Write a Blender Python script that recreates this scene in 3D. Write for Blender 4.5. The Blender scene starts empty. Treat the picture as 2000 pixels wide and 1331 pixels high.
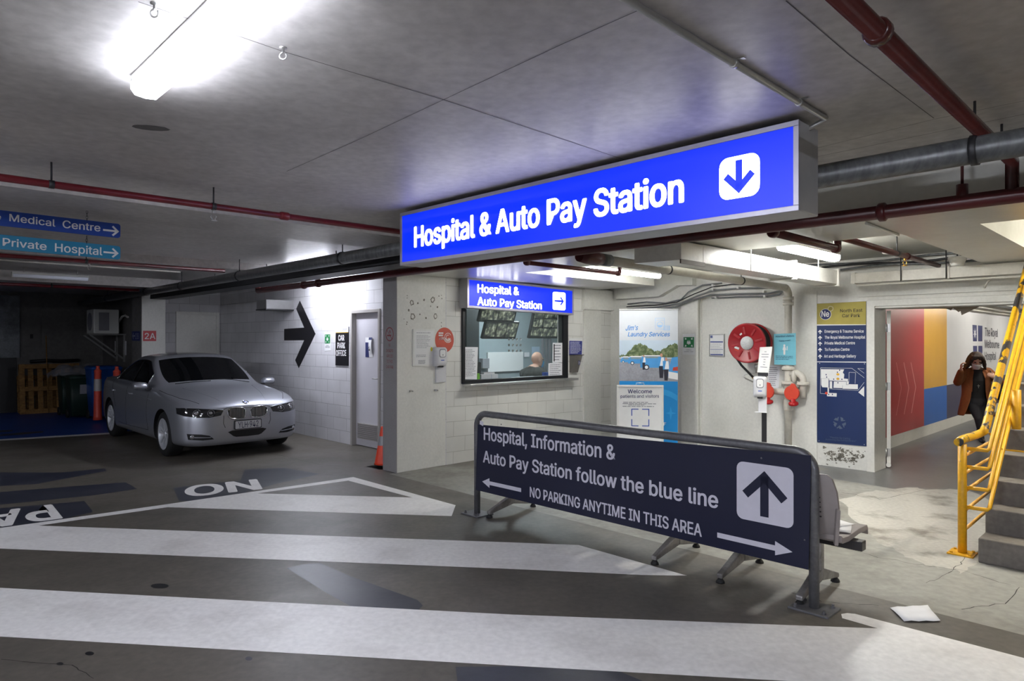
import bpy, bmesh, math, random
from mathutils import Vector, Matrix

# ------------------------------------------------------------------ camera, world, exposure
scene = bpy.context.scene
COL = scene.collection
CAM_H, FPX = 1.64, 1305.0
cam_data = bpy.data.cameras.new('camera')
cam_data.sensor_width = 36.0
cam_data.lens = FPX / 2000.0 * 36.0
cam_data.clip_start = 0.05
cam_data.clip_end = 200
camera = bpy.data.objects.new('camera', cam_data)
camera.location = (0, 0, CAM_H)
camera.rotation_euler = (math.radians(90), 0, 0)
COL.objects.link(camera)
scene.camera = camera

world = bpy.data.worlds.new('world')
scene.world = world
world.use_nodes = True
bgn = world.node_tree.nodes['Background']
bgn.inputs['Color'].default_value = (0.74, 0.76, 0.80, 1)
bgn.inputs['Strength'].default_value = 0.085

scene.view_settings.view_transform = 'Standard'
scene.view_settings.look = 'None'
scene.view_settings.gamma = 1.0
scene.view_settings.use_curve_mapping = False
scene.view_settings.exposure = 1.0

# lamp strengths (tubes and backlit signs of the place, battens added behind the camera)
E_ADDED = 180.0
E_TUBE = 25.0
E_CORNER = 60.0
E_LOBBY = 66.0
E_CORRIDOR = 36.0
E_SIGN = 1.0

# ------------------------------------------------------------------ geometry helpers
D1 = Vector((-0.6974, 0.7166, 0))     # along the barrier, away to the left
D2 = Vector((0.7166, 0.6974, 0))      # along the pay window wall, away to the right
UP = Vector((0, 0, 1))


def lin(r, g, b):
    def f(c):
        c /= 255.0
        return c / 12.92 if c <= 0.04045 else ((c + 0.055) / 1.055) ** 2.4
    return (f(r), f(g), f(b))


def ray(px, py):
    return Vector(((px - 1000.0) / FPX, 1.0, (665.0 - py) / FPX))


def F(px, py, z=0.0):
    """point of the horizontal plane at height z"""
    d = ray(px, py)
    t = (z - CAM_H) / d.z
    return Vector((d.x * t, t, z))


def A(px, py, Y):
    d = ray(px, py)
    return Vector((d.x * Y, Y, CAM_H + d.z * Y))


class Frame:
    """a vertical plane: origin on the floor, u runs to the viewer's right, n faces the viewer"""
    def __init__(self, o, u):
        self.o = Vector((o[0], o[1], 0))
        self.u = Vector((u[0], u[1], 0)).normalized()
        self.n = Vector((self.u.y, -self.u.x, 0))
        self.rot = math.atan2(self.u.y, self.u.x)

    def hit(self, px, py, off=0.0):
        d = ray(px, py)
        o = self.o + self.n * off
        t = self.n.dot(o) / self.n.dot(d)
        return Vector((d.x * t, t, CAM_H + d.z * t))

    def uv(self, px, py, off=0.0):
        p = self.hit(px, py, off)
        return (p - self.o).dot(self.u), p.z

    def at(self, s, z, off=0.0):
        p = self.o + self.u * s + self.n * off
        return Vector((p.x, p.y, z))


# ------------------------------------------------------------------ materials
MATS = {}


def nodes_of(name):
    m = bpy.data.materials.new(name)
    m.use_nodes = True
    nt = m.node_tree
    b = nt.nodes['Principled BSDF']
    return m, nt, b


def mat(name, rgb, rough=0.5, metal=0.0, var=0.06, scale=14.0, bump=0.0, bscale=60.0, coat=0.0, spec=0.5, emit=0.0, alpha=None):
    """plain surface with a little procedural variation"""
    if name in MATS:
        return MATS[name]
    m, nt, b = nodes_of(name)
    c = lin(*rgb)
    N, L = nt.nodes, nt.links
    tc = N.new('ShaderNodeTexCoord')
    if var > 0:
        no = N.new('ShaderNodeTexNoise')
        no.inputs['Scale'].default_value = scale
        no.inputs['Detail'].default_value = 5
        L.new(tc.outputs['Object'], no.inputs['Vector'])
        ra = N.new('ShaderNodeValToRGB')
        ra.color_ramp.elements[0].position = 0.3
        ra.color_ramp.elements[1].position = 0.7
        ra.color_ramp.elements[0].color = tuple(max(0, x * (1 - var)) for x in c) + (1,)
        ra.color_ramp.elements[1].color = tuple(min(1, x * (1 + var)) for x in c) + (1,)
        L.new(no.outputs['Fac'], ra.inputs['Fac'])
        L.new(ra.outputs['Color'], b.inputs['Base Color'])
        if emit:
            L.new(ra.outputs['Color'], b.inputs['Emission Color'])
    else:
        b.inputs['Base Color'].default_value = c + (1,)
        if emit:
            b.inputs['Emission Color'].default_value = c + (1,)
    if emit:
        b.inputs['Emission Strength'].default_value = emit
    b.inputs['Roughness'].default_value = rough
    b.inputs['Metallic'].default_value = metal
    b.inputs['Coat Weight'].default_value = coat
    b.inputs['Coat Roughness'].default_value = 0.085
    b.inputs['Specular IOR Level'].default_value = spec
    if bump > 0:
        n2 = N.new('ShaderNodeTexNoise')
        n2.inputs['Scale'].default_value = bscale
        n2.inputs['Detail'].default_value = 4
        L.new(tc.outputs['Object'], n2.inputs['Vector'])
        bu = N.new('ShaderNodeBump')
        bu.inputs['Strength'].default_value = bump
        bu.inputs['Distance'].default_value = 0.01
        L.new(n2.outputs['Fac'], bu.inputs['Height'])
        L.new(bu.outputs['Normal'], b.inputs['Normal'])
    if alpha is not None:
        b.inputs['Alpha'].default_value = alpha
    MATS[name] = m
    return m


def glow(name, rgb, strength, body=1.0):
    if name in MATS:
        return MATS[name]
    m, nt, b = nodes_of(name)
    c = lin(*rgb)
    b.inputs['Base Color'].default_value = tuple(x * body for x in c) + (1,)
    b.inputs['Emission Color'].default_value = c + (1,)
    b.inputs['Emission Strength'].default_value = strength
    b.inputs['Roughness'].default_value = 0.4
    MATS[name] = m
    return m


def worn(name, base, other, scale=3.0, lo=0.45, hi=0.6, rough=0.6, detail=8, fine=40, finev=0.12, bump=0.1, spec=0.5, rough2=None, metal=0.0, stretch=(1, 1, 1)):
    """two colours mixed by a large noise, with fine grain: concrete, worn paint, chipped steel"""
    if name in MATS:
        return MATS[name]
    m, nt, b = nodes_of(name)
    N, L = nt.nodes, nt.links
    tc = N.new('ShaderNodeTexCoord')
    mp = N.new('ShaderNodeMapping')
    mp.inputs['Scale'].default_value = stretch
    L.new(tc.outputs['Object'], mp.inputs['Vector'])
    n1 = N.new('ShaderNodeTexNoise')
    n1.inputs['Scale'].default_value = scale
    n1.inputs['Detail'].default_value = detail
    n1.inputs['Roughness'].default_value = 0.62
    L.new(mp.outputs['Vector'], n1.inputs['Vector'])
    ra = N.new('ShaderNodeValToRGB')
    ra.color_ramp.elements[0].position = lo
    ra.color_ramp.elements[1].position = hi
    ra.color_ramp.elements[0].color = lin(*base) + (1,)
    ra.color_ramp.elements[1].color = lin(*other) + (1,)
    L.new(n1.outputs['Fac'], ra.inputs['Fac'])
    n2 = N.new('ShaderNodeTexNoise')
    n2.inputs['Scale'].default_value = fine
    n2.inputs['Detail'].default_value = 6
    L.new(tc.outputs['Object'], n2.inputs['Vector'])
    mr = N.new('ShaderNodeMapRange')
    mr.inputs['From Min'].default_value = 0.3
    mr.inputs['From Max'].default_value = 0.7
    mr.inputs['To Min'].default_value = 1 - finev
    mr.inputs['To Max'].default_value = 1 + finev
    L.new(n2.outputs['Fac'], mr.inputs['Value'])
    mx = N.new('ShaderNodeMix')
    mx.data_type = 'RGBA'
    mx.blend_type = 'MULTIPLY'
    mx.inputs['Factor'].default_value = 1
    L.new(ra.outputs['Color'], mx.inputs[6])
    L.new(mr.outputs['Result'], mx.inputs[7])
    L.new(mx.outputs[2], b.inputs['Base Color'])
    b.inputs['Metallic'].default_value = metal
    b.inputs['Specular IOR Level'].default_value = spec
    if rough2 is None:
        b.inputs['Roughness'].default_value = rough
    else:
        r2 = N.new('ShaderNodeMapRange')
        r2.inputs['From Min'].default_value = lo
        r2.inputs['From Max'].default_value = hi
        r2.inputs['To Min'].default_value = rough
        r2.inputs['To Max'].default_value = rough2
        L.new(n1.outputs['Fac'], r2.inputs['Value'])
        L.new(r2.outputs['Result'], b.inputs['Roughness'])
    if bump > 0:
        bu = N.new('ShaderNodeBump')
        bu.inputs['Strength'].default_value = bump
        bu.inputs['Distance'].default_value = 0.01
        L.new(n2.outputs['Fac'], bu.inputs['Height'])
        L.new(bu.outputs['Normal'], b.inputs['Normal'])
    MATS[name] = m
    return m


def blockwall(name, rgb, mortar, tilt=0.0, shift=(0, 0)):
    """painted concrete blocks, 400 x 200 mm, laid in running bond along the wall's own x and z"""
    if name in MATS:
        return MATS[name]
    m, nt, b = nodes_of(name)
    N, L = nt.nodes, nt.links
    tc = N.new('ShaderNodeTexCoord')
    sp = N.new('ShaderNodeSeparateXYZ')
    cb = N.new('ShaderNodeCombineXYZ')
    L.new(tc.outputs['Object'], sp.inputs[0])
    L.new(sp.outputs['X'], cb.inputs['X'])
    L.new(sp.outputs['Z'], cb.inputs['Y'])
    mp = N.new('ShaderNodeMapping')
    mp.inputs['Rotation'].default_value = (0, 0, tilt)
    mp.inputs['Location'].default_value = (shift[0], shift[1], 0)
    L.new(cb.outputs[0], mp.inputs['Vector'])
    br = N.new('ShaderNodeTexBrick')
    br.offset = 0.5
    c, d = lin(*rgb), lin(*mortar)
    br.inputs['Color1'].default_value = c + (1,)
    br.inputs['Color2'].default_value = tuple(x * 0.95 for x in c) + (1,)
    br.inputs['Mortar'].default_value = d + (1,)
    br.inputs['Scale'].default_value = 1.0
    br.inputs['Mortar Size'].default_value = 0.0032
    br.inputs['Mortar Smooth'].default_value = 0.4
    br.inputs['Brick Width'].default_value = 0.4
    br.inputs['Row Height'].default_value = 0.2
    L.new(mp.outputs[0], br.inputs['Vector'])
    no = N.new('ShaderNodeTexNoise')
    no.inputs['Scale'].default_value = 2.2
    no.inputs['Detail'].default_value = 8
    L.new(tc.outputs['Object'], no.inputs['Vector'])
    mr = N.new('ShaderNodeMapRange')
    mr.inputs['From Min'].default_value = 0.3
    mr.inputs['From Max'].default_value = 0.75
    mr.inputs['To Min'].default_value = 1.03
    mr.inputs['To Max'].default_value = 0.86
    L.new(no.outputs['Fac'], mr.inputs['Value'])
    mx = N.new('ShaderNodeMix')
    mx.data_type = 'RGBA'
    mx.blend_type = 'MULTIPLY'
    mx.inputs['Factor'].default_value = 1
    L.new(br.outputs['Color'], mx.inputs[6])
    L.new(mr.outputs['Result'], mx.inputs[7])
    L.new(mx.outputs[2], b.inputs['Base Color'])
    b.inputs['Roughness'].default_value = 0.62
    bu = N.new('ShaderNodeBump')
    bu.inputs['Strength'].default_value = 0.5
    bu.inputs['Distance'].default_value = 0.006
    inv = N.new('ShaderNodeMath')
    inv.operation = 'SUBTRACT'
    inv.inputs[0].default_value = 1.0
    L.new(br.outputs['Fac'], inv.inputs[1])
    L.new(inv.outputs[0], bu.inputs['Height'])
    L.new(bu.outputs['Normal'], b.inputs['Normal'])
    MATS[name] = m
    return m


# ------------------------------------------------------------------ mesh builder
def rr(x0, z0, x1, z1, r, n=5):
    pts = []
    for cx, cz, a0 in ((x1 - r, z0 + r, -90), (x1 - r, z1 - r, 0), (x0 + r, z1 - r, 90), (x0 + r, z0 + r, 180)):
        for i in range(n + 1):
            a = math.radians(a0 + 90 * i / n)
            pts.append((cx + r * math.cos(a), cz + r * math.sin(a)))
    return pts


def ell(cx, cz, rx, rz=None, n=32, a0=0, a1=360):
    rz = rx if rz is None else rz
    k = n if abs(a1 - a0) >= 360 else n + 1
    return [(cx + rx * math.cos(math.radians(a0 + (a1 - a0) * i / n)), cz + rz * math.sin(math.radians(a0 + (a1 - a0) * i / n))) for i in range(k)]


class MB:
    def __init__(self):
        self.v, self.f, self.m, self.s = [], [], [], []

    def add(self, vs, fs, m=0, smooth=False):
        k = len(self.v)
        self.v += [Vector(p) for p in vs]
        for f in fs:
            self.f.append([k + i for i in f])
            self.m.append(m)
            self.s.append(smooth)
        return self

    def box(self, x0, x1, y0, y1, z0, z1, m=0, M=None):
        vs = [Vector((x, y, z)) for z in (z0, z1) for y in (y0, y1) for x in (x0, x1)]
        if M is not None:
            vs = [M @ v for v in vs]
        return self.add(vs, [(0, 2, 3, 1), (4, 5, 7, 6), (0, 1, 5, 4), (2, 6, 7, 3), (0, 4, 6, 2), (1, 3, 7, 5)], m)

    def bar(self, p0, p1, w, h, m=0, up=UP):
        """rectangular bar from p0 to p1, w across and h along up"""
        p0, p1 = Vector(p0), Vector(p1)
        d = (p1 - p0).normalized()
        a = d.cross(up)
        a = a.normalized() if a.length > 1e-6 else Vector((1, 0, 0))
        c = a.cross(d).normalized()
        vs = []
        for p in (p0, p1):
            for sa, sc in ((-1, -1), (1, -1), (1, 1), (-1, 1)):
                vs.append(p + a * (sa * w / 2) + c * (sc * h / 2))
        return self.add(vs, [(3, 2, 1, 0), (4, 5, 6, 7), (0, 1, 5, 4), (1, 2, 6, 5), (2, 3, 7, 6), (3, 0, 4, 7)], m)

    def prism(self, poly, y0, y1, m=0, M=None, smooth=False):
        """polygon in x, z (counter-clockwise seen from -y) pushed from y0 (front) to y1 (back)"""
        n = len(poly)
        vs = [Vector((x, y0, z)) for x, z in poly] + [Vector((x, y1, z)) for x, z in poly]
        if M is not None:
            vs = [M @ v for v in vs]
        fs = [tuple(range(n)), tuple(range(2 * n - 1, n - 1, -1))]
        self.add(vs, fs, m)
        k = len(self.v) - 2 * n
        for i in range(n):
            j = (i + 1) % n
            self.f.append([k + i, k + n + i, k + n + j, k + j])
            self.m.append(m)
            self.s.append(smooth)
        return self

    def slab(self, poly, z0, z1, m=0):
        """polygon in x, y pushed from z0 to z1"""
        n = len(poly)
        vs = [(p[0], p[1], z0) for p in poly] + [(p[0], p[1], z1) for p in poly]
        fs = [tuple(range(n - 1, -1, -1)), tuple(range(n, 2 * n))]
        for i in range(n):
            j = (i + 1) % n
            fs.append((i, j, n + j, n + i))
        return self.add(vs, fs, m)

    def tube(self, pts, r, n=12, m=0, caps=True, closed=False, smooth=True):
        pts = [Vector(p) for p in pts]
        rs = r if isinstance(r, (list, tuple)) else [r] * len(pts)
        k = len(pts)
        tang = []
        for i in range(k):
            a = pts[(i - 1) % k] if (i > 0 or closed) else pts[i]
            b = pts[(i + 1) % k] if (i < k - 1 or closed) else pts[i]
            t = b - a
            tang.append(t.normalized() if t.length > 1e-9 else Vector((0, 0, 1)))
        t0 = tang[0]
        ref = Vector((0, 0, 1)) if abs(t0.z) < 0.9 else Vector((1, 0, 0))
        nx = t0.cross(ref).normalized()
        vs = []
        for i in range(k):
            t = tang[i]
            nx = (nx - t * nx.dot(t))
            nx = nx.normalized() if nx.length > 1e-6 else t.orthogonal().normalized()
            ny = t.cross(nx)
            for j in range(n):
                a = 2 * math.pi * j / n
                vs.append(pts[i] + (nx * math.cos(a) + ny * math.sin(a)) * rs[i])
        fs = []
        for i in range(k if closed else k - 1):
            i2 = (i + 1) % k
            for j in range(n):
                j2 = (j + 1) % n
                fs.append((i * n + j, i * n + j2, i2 * n + j2, i2 * n + j))
        self.add(vs, fs, m, smooth)
        if caps and not closed:
            b = len(self.v) - k * n
            self.f.append([b + j for j in range(n - 1, -1, -1)])
            self.m.append(m)
            self.s.append(False)
            self.f.append([b + (k - 1) * n + j for j in range(n)])
            self.m.append(m)
            self.s.append(False)
        return self

    def cyl(self, p0, p1, r, n=20, m=0, r2=None):
        return self.tube([p0, p1], [r, r if r2 is None else r2], n, m)

    def lathe(self, prof, n=24, m=0, M=None, smooth=True, sx=1.0, sy=1.0, caps=True):
        """profile of (radius, z) turned about z"""
        vs, fs = [], []
        for r, z in prof:
            for j in range(n):
                a = 2 * math.pi * j / n
                vs.append(Vector((r * sx * math.cos(a), r * sy * math.sin(a), z)))
        if M is not None:
            vs = [M @ v for v in vs]
        k = len(prof)
        for i in range(k - 1):
            for j in range(n):
                j2 = (j + 1) % n
                fs.append((i * n + j, i * n + j2, (i + 1) * n + j2, (i + 1) * n + j))
        self.add(vs, fs, m, smooth)
        b = len(self.v) - k * n
        if caps and prof[0][0] > 1e-5:
            self.f.append([b + j for j in range(n - 1, -1, -1)]); self.m.append(m); self.s.append(False)
        if caps and prof[-1][0] > 1e-5:
            self.f.append([b + (k - 1) * n + j for j in range(n)]); self.m.append(m); self.s.append(False)
        return self

    def ball(self, c, rx, ry=None, rz=None, m=0, nu=16, nv=10, M=None):
        ry = rx if ry is None else ry
        rz = rx if rz is None else rz
        vs, fs = [], []
        c = Vector(c)
        for i in range(nv + 1):
            th = math.pi * i / nv
            for j in range(nu):
                a = 2 * math.pi * j / nu
                v = Vector((rx * math.sin(th) * math.cos(a), ry * math.sin(th) * math.sin(a), -rz * math.cos(th)))
                if M is not None:
                    v = M @ v
                vs.append(c + v)
        for i in range(nv):
            for j in range(nu):
                j2 = (j + 1) % nu
                fs.append((i * nu + j, i * nu + j2, (i + 1) * nu + j2, (i + 1) * nu + j))
        return self.add(vs, fs, m, True)

    def loft(self, rings, m=0, smooth=True, caps=True, closed=True):
        """rings: lists of equally many points"""
        n = len(rings[0])
        vs = [Vector(p) for r in rings for p in r]
        fs = []
        for i in range(len(rings) - 1):
            for j in range(n if closed else n - 1):
                j2 = (j + 1) % n
                fs.append((i * n + j, i * n + j2, (i + 1) * n + j2, (i + 1) * n + j))
        self.add(vs, fs, m, smooth)
        if caps and closed:
            b = len(self.v) - len(rings) * n
            self.f.append([b + j for j in range(n - 1, -1, -1)]); self.m.append(m); self.s.append(False)
            self.f.append([b + (len(rings) - 1) * n + j for j in range(n)]); self.m.append(m); self.s.append(False)
        return self

    def build(self, name, mats, parent=None, loc=None, rot=None, bevel=0.0, seg=2, subsurf=0, weld=False):
        me = bpy.data.meshes.new(name)
        me.from_pydata([tuple(v) for v in self.v], [], self.f)
        if not isinstance(mats, (list, tuple)):
            mats = [mats]
        for mm in mats:
            me.materials.append(mm)
        me.polygons.foreach_set('material_index', self.m)
        me.polygons.foreach_set('use_smooth', self.s)
        bm = bmesh.new()
        bm.from_mesh(me)
        if weld:
            bmesh.ops.remove_doubles(bm, verts=bm.verts[:], dist=1e-5)
        bmesh.ops.recalc_face_normals(bm, faces=bm.faces[:])
        bm.to_mesh(me)
        bm.free()
        me.update()
        o = bpy.data.objects.new(name, me)
        COL.objects.link(o)
        if parent is not None:
            o.parent = parent
        if loc is not None:
            o.location = loc
        if rot is not None:
            o.rotation_euler = rot if isinstance(rot, (tuple, list)) else (0, 0, rot)
        if bevel > 0:
            b = o.modifiers.new('bevel', 'BEVEL')
            b.width = bevel
            b.segments = seg
            b.limit_method = 'ANGLE'
            b.angle_limit = math.radians(40)
        if subsurf:
            s = o.modifiers.new('subsurf', 'SUBSURF')
            s.levels = subsurf
            s.render_levels = subsurf
        return o


def tag(o, label, cat, group=None):
    o['label'] = label
    o['category'] = cat
    if group:
        o['group'] = group
    return o


def thing(name, label, cat, loc=(0, 0, 0), rot=0.0, group=None):
    o = bpy.data.objects.new(name, None)
    o.empty_display_size = 0.1
    COL.objects.link(o)
    o.location = loc
    o.rotation_euler = rot if isinstance(rot, (tuple, list)) else (0, 0, rot)
    return tag(o, label, cat, group)


def struct(o, label=None):
    o['kind'] = 'structure'
    if label:
        o['label'] = label
    return o


def dup(root, loc, rot=None, label=None, group=None):
    """copy of a thing with its parts and sub-parts"""
    r = root.copy()
    COL.objects.link(r)
    r.location = loc
    if rot is not None:
        r.rotation_euler = rot if isinstance(rot, (tuple, list)) else (0, 0, rot)
    if label:
        r['label'] = label
    if group:
        r['group'] = group
    for ch in list(root.children):
        c = ch.copy()
        COL.objects.link(c)
        c.parent = r
        for g in list(ch.children):
            d = g.copy()
            COL.objects.link(d)
            d.parent = c
    return r


# ------------------------------------------------------------------ lettering
TEXT = {}
import os
try:      # Blender's own interface typeface, else its built-in one
    FONT = bpy.data.fonts.load(os.path.join(bpy.utils.resource_path('LOCAL'), 'datafiles', 'fonts', 'Inter.woff2'))
except Exception:
    FONT = None


def text_data(s, bold=0.0, res=3):
    key = (s, bold)
    if key in TEXT:
        return TEXT[key]
    cu = bpy.data.curves.new('lettering', 'FONT')
    cu.body = s
    cu.size = 1.0
    if FONT:
        cu.font = FONT
    cu.resolution_u = res
    ob = bpy.data.objects.new('lettering', cu)
    COL.objects.link(ob)
    bpy.context.view_layer.update()
    dg = bpy.context.evaluated_depsgraph_get()
    me = bpy.data.meshes.new_from_object(ob.evaluated_get(dg))
    vs = [v.co.copy() for v in me.vertices]
    fs = [tuple(p.vertices) for p in me.polygons]
    bpy.data.objects.remove(ob)
    bpy.data.meshes.remove(me)
    bpy.data.curves.remove(cu)
    if bold > 0:        # heavier strokes: the outline laid again a little to each side
        base, bf = vs, fs
        vs, fs = [], []
        for ci, (dx, dy) in enumerate(((0, 0), (-bold, 0), (bold, 0), (-bold * 0.6, bold * 0.5), (bold * 0.6, bold * 0.5), (-bold * 0.6, -bold * 0.5), (bold * 0.6, -bold * 0.5))):
            k = len(vs)
            vs += [v + Vector((dx, dy, 0.00018 * ci)) for v in base]
            fs += [tuple(i + k for i in f) for f in bf]
    x0 = min(v.x for v in vs)
    x1 = max(v.x for v in vs)
    TEXT[key] = (vs, fs, x0, x1)
    return TEXT[key]


CAP = 0.729     # height of a capital at size 1 (measured below)
_v = text_data('H')
CAP = max(v.y for v in _v[0])


class Panel:
    """a flat face of a thing: lettering and marks are laid on it in the thing's own x, z"""
    def __init__(self, frame, root, s0, z0, off, face_y):
        self.fr, self.root, self.s0, self.z0, self.off, self.y = frame, root, s0, z0, off, face_y

    def q(self, px, py):
        s, z = self.fr.uv(px, py, self.off)
        return s - self.s0, z - self.z0

    def text(self, mb, s, p0, p1, top, bold=0.012, m=0, lift=0.0015):
        """baseline from p0 to p1 (photo pixels), top = pixel height of the first capital"""
        a, b = Vector(self.q(*p0)), Vector(self.q(*p1))
        t = Vector(self.q(p0[0], top))
        return self.text_l(mb, s, a, b, t.y - a.y, bold, m, lift)

    def text_l(self, mb, s, a, b, cap, bold=0.012, m=0, lift=0.0015):
        vs, fs, x0, x1 = text_data(s, bold)
        a, b = Vector(a), Vector(b)
        e = (b - a) / (x1 - x0)
        out = []
        for v in vs:
            p = a + e * (v.x - x0)
            out.append((p.x, self.y - lift - v.z, p.y + v.y / CAP * cap))
        mb.add(out, fs, m)
        return mb

    def text_c(self, mb, s, cx, z, cap, width=None, bold=0.01, m=0, lift=0.0015, asp=0.9):
        vs, fs, x0, x1 = text_data(s, bold)
        w = width if width else (x1 - x0) * cap / CAP * asp
        return self.text_l(mb, s, (cx - w / 2, z), (cx + w / 2, z), cap, bold, m, lift)

    def poly(self, mb, pts, m=0, lift=0.001):
        """filled outline given in local x, z"""
        mb.add([(x, self.y - lift, z) for x, z in pts], [tuple(range(len(pts)))], m)
        return mb

    def ppoly(self, mb, pxs, m=0, lift=0.001):
        return self.poly(mb, [self.q(*p) for p in pxs], m, lift)

    def strips(self, mb, x0, x1, z0, z1, n, h, m=0, lift=0.0012, seed=1):
        """lines of small print"""
        r = random.Random(seed)
        for i in range(n):
            z = z1 - (i + 0.5) * (z1 - z0) / n
            x = x0
            end = x1 - r.random() * (x1 - x0) * 0.3
            while x < end:
                w = (0.05 + 0.13 * r.random()) * (x1 - x0)
                xe = min(x + w, end)
                self.poly(mb, [(x, z - h / 2), (xe, z - h / 2), (xe, z + h / 2), (x, z + h / 2)], m, lift)
                x = xe + 0.02 * (x1 - x0)
        return mb


def plate(frame, pxs, th, mats, name, label, cat, off=0.0, group=None, bevel=0.0, loc_px=None):
    """thin plate on a frame; pxs = outline in photo pixels (counter-clockwise from bottom left). Returns thing Empty-less mesh and its Panel"""
    face = off + th
    uv = [frame.uv(px, py, face) for px, py in pxs]
    s0 = sum(p[0] for p in uv) / len(uv)
    z0 = min(p[1] for p in uv)
    mb = MB()
    mb.prism([(s - s0, z - z0) for s, z in uv], -th, 0)
    o = mb.build(name, mats, None, frame.at(s0, z0, off), frame.rot, bevel)
    tag(o, label, cat, group)
    return o, Panel(frame, o, s0, z0, face, -th)


def arrow_poly(cx, cz, L, w, head, ang, t=None):
    """arrow with chevron head as separate convex pieces, pointing along ang (degrees); L total length, w stroke, head = arm length"""
    M = Matrix.Rotation(math.radians(ang), 2)
    tip = Vector((L / 2, 0))
    pieces = []
    pieces.append([Vector((-L / 2, -w / 2)), Vector((L / 2 - w * 0.6, -w / 2)), Vector((L / 2 - w * 0.6, w / 2)), Vector((-L / 2, w / 2))])
    k = w * 0.7071
    for s in (1, -1):
        a = Vector((L / 2, 0))
        b = a + Vector((-head * 0.7071, s * head * 0.7071))
        i = Vector((L / 2 - k * 2, 0))
        c = b + Vector((-k, -s * k))
        p = [a, b, c, i]
        if s < 0:
            p.reverse()
        pieces.append(p)
    out = []
    for p in pieces:
        out.append([((M @ v).x + cx, (M @ v).y + cz) for v in p])
    return out
# ------------------------------------------------------------------ planes of the place
def QR(q, r, z=0.0):
    p = D2 * q + D1 * r
    return Vector((p.x, p.y, z))


C0 = F(774, 924.5)
WIN = Frame(C0, D2)                       # pay window wall and pillar front
J = F(1694.9, 920.5)
HOSE = Frame(J, -D1)                      # wall with the hose reel, directory and corridor opening
ARR = Frame(F(684.3, 868.9), -D1)         # block wall with the black arrow
MUR = Frame(F(1740, 875.6), D2)           # mural wall of the corridor
Q_SOF, Z_SOF, Z_CEIL, Z_LOB = 4.62, 2.47, 2.76, 2.67
R_WIN = C0.dot(D1)
Q_HOSE = J.dot(D2)
Q_ARR = ARR.o.dot(D2)
TILT = math.radians(1.2)

m_floor = worn('park_concrete', (82, 78, 71), (104, 98, 90), scale=0.9, lo=0.35, hi=0.68, rough=0.5, rough2=0.36, fine=22, finev=0.16, bump=0.06)
m_walk = worn('walkway_concrete', (150, 149, 142), (112, 108, 100), scale=0.75, lo=0.44, hi=0.62, rough=0.5, fine=16, finev=0.14, bump=0.08)
m_corr = worn('corridor_floor', (92, 93, 94), (116, 116, 114), scale=1.2, lo=0.35, hi=0.7, rough=0.28, rough2=0.42, fine=30, finev=0.1, bump=0.03)
m_white = worn('road_paint', (240, 238, 236), (212, 209, 206), scale=1.6, lo=0.5, hi=0.78, rough=0.42, fine=26, finev=0.07, bump=0.04)
m_wornwhite = worn('worn_road_paint', (176, 173, 165), (124, 119, 110), scale=2.2, lo=0.52, hi=0.66, rough=0.5, fine=30, finev=0.1, bump=0.04)
m_patch = worn('blue_grey_patch', (44, 47, 60), (58, 60, 70), scale=2.0, lo=0.45, hi=0.65, rough=0.38, fine=24, finev=0.1, bump=0.05)
m_bluebay = worn('blue_bay_paint', (22, 66, 150), (32, 78, 160), scale=1.5, lo=0.4, hi=0.7, rough=0.45, fine=20, finev=0.12)
m_slab = worn('ceiling_concrete', (176, 172, 169), (204, 200, 197), scale=0.8, lo=0.35, hi=0.7, rough=0.42, fine=18, finev=0.12, bump=0.1, stretch=(1, 1, 1))
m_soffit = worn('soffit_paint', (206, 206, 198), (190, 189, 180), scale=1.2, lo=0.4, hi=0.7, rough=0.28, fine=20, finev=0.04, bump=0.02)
m_wallpaint = worn('lobby_wall_paint', (220, 219, 213), (204, 203, 196), scale=1.3, lo=0.5, hi=0.75, rough=0.5, fine=30, finev=0.05, bump=0.07)
m_wallgrey = worn('back_wall_concrete', (112, 110, 108), (92, 90, 88), scale=0.9, lo=0.4, hi=0.7, rough=0.8, fine=14, finev=0.12, bump=0.1)
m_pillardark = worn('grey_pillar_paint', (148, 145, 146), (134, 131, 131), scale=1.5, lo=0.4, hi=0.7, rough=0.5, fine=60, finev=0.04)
m_block_win = blockwall('pay_wall_blocks', (221, 220, 215), (172, 170, 162), tilt=TILT, shift=(0.1, 0.02))
m_block_arr = blockwall('arrow_wall_blocks', (206, 205, 208), (138, 136, 138), tilt=-0.0, shift=(0.12, 0.0))
m_steel = mat('brushed_aluminium', (188, 188, 186), 0.32, 0.85, 0.05, 30)
m_black = mat('black_paint', (24, 24, 27), 0.45, 0, 0.1)
m_whitemetal = mat('white_enamel', (222, 222, 218), 0.35, 0, 0.03)
m_offwhite = worn('offwhite_pipe_paint', (206, 202, 192), (188, 183, 172), scale=4, lo=0.45, hi=0.75, rough=0.4, fine=40, finev=0.05)

# ------------------------------------------------------------------ floor
mb = MB()
mb.slab([(-26, -8), (22, -8), (22, 34), (-26, 34)], -0.3, 0.0)
floor = struct(mb.build('floor', m_floor))


def decal(name, pxs, m, lift, world=None):
    mb = MB()
    pts = [F(*p) for p in pxs] if world is None else world
    mb.add([(p[0], p[1], lift) for p in pts], [tuple(range(len(pts)))])
    o = mb.build(name, m, floor)
    return o


walk = decal('walkway_paint', None, m_walk, 0.0006,
             [QR(4.64, 6.93), QR(4.62, -6), QR(9.4, -6), QR(9.4, 6.93)])
walk2 = decal('corridor_surface', None, m_corr, 0.0012, [QR(8.75, 3.2), QR(8.75, -2.5), QR(24, -2.5), QR(24, 4.0), QR(9.3, 4.0)])
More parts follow.
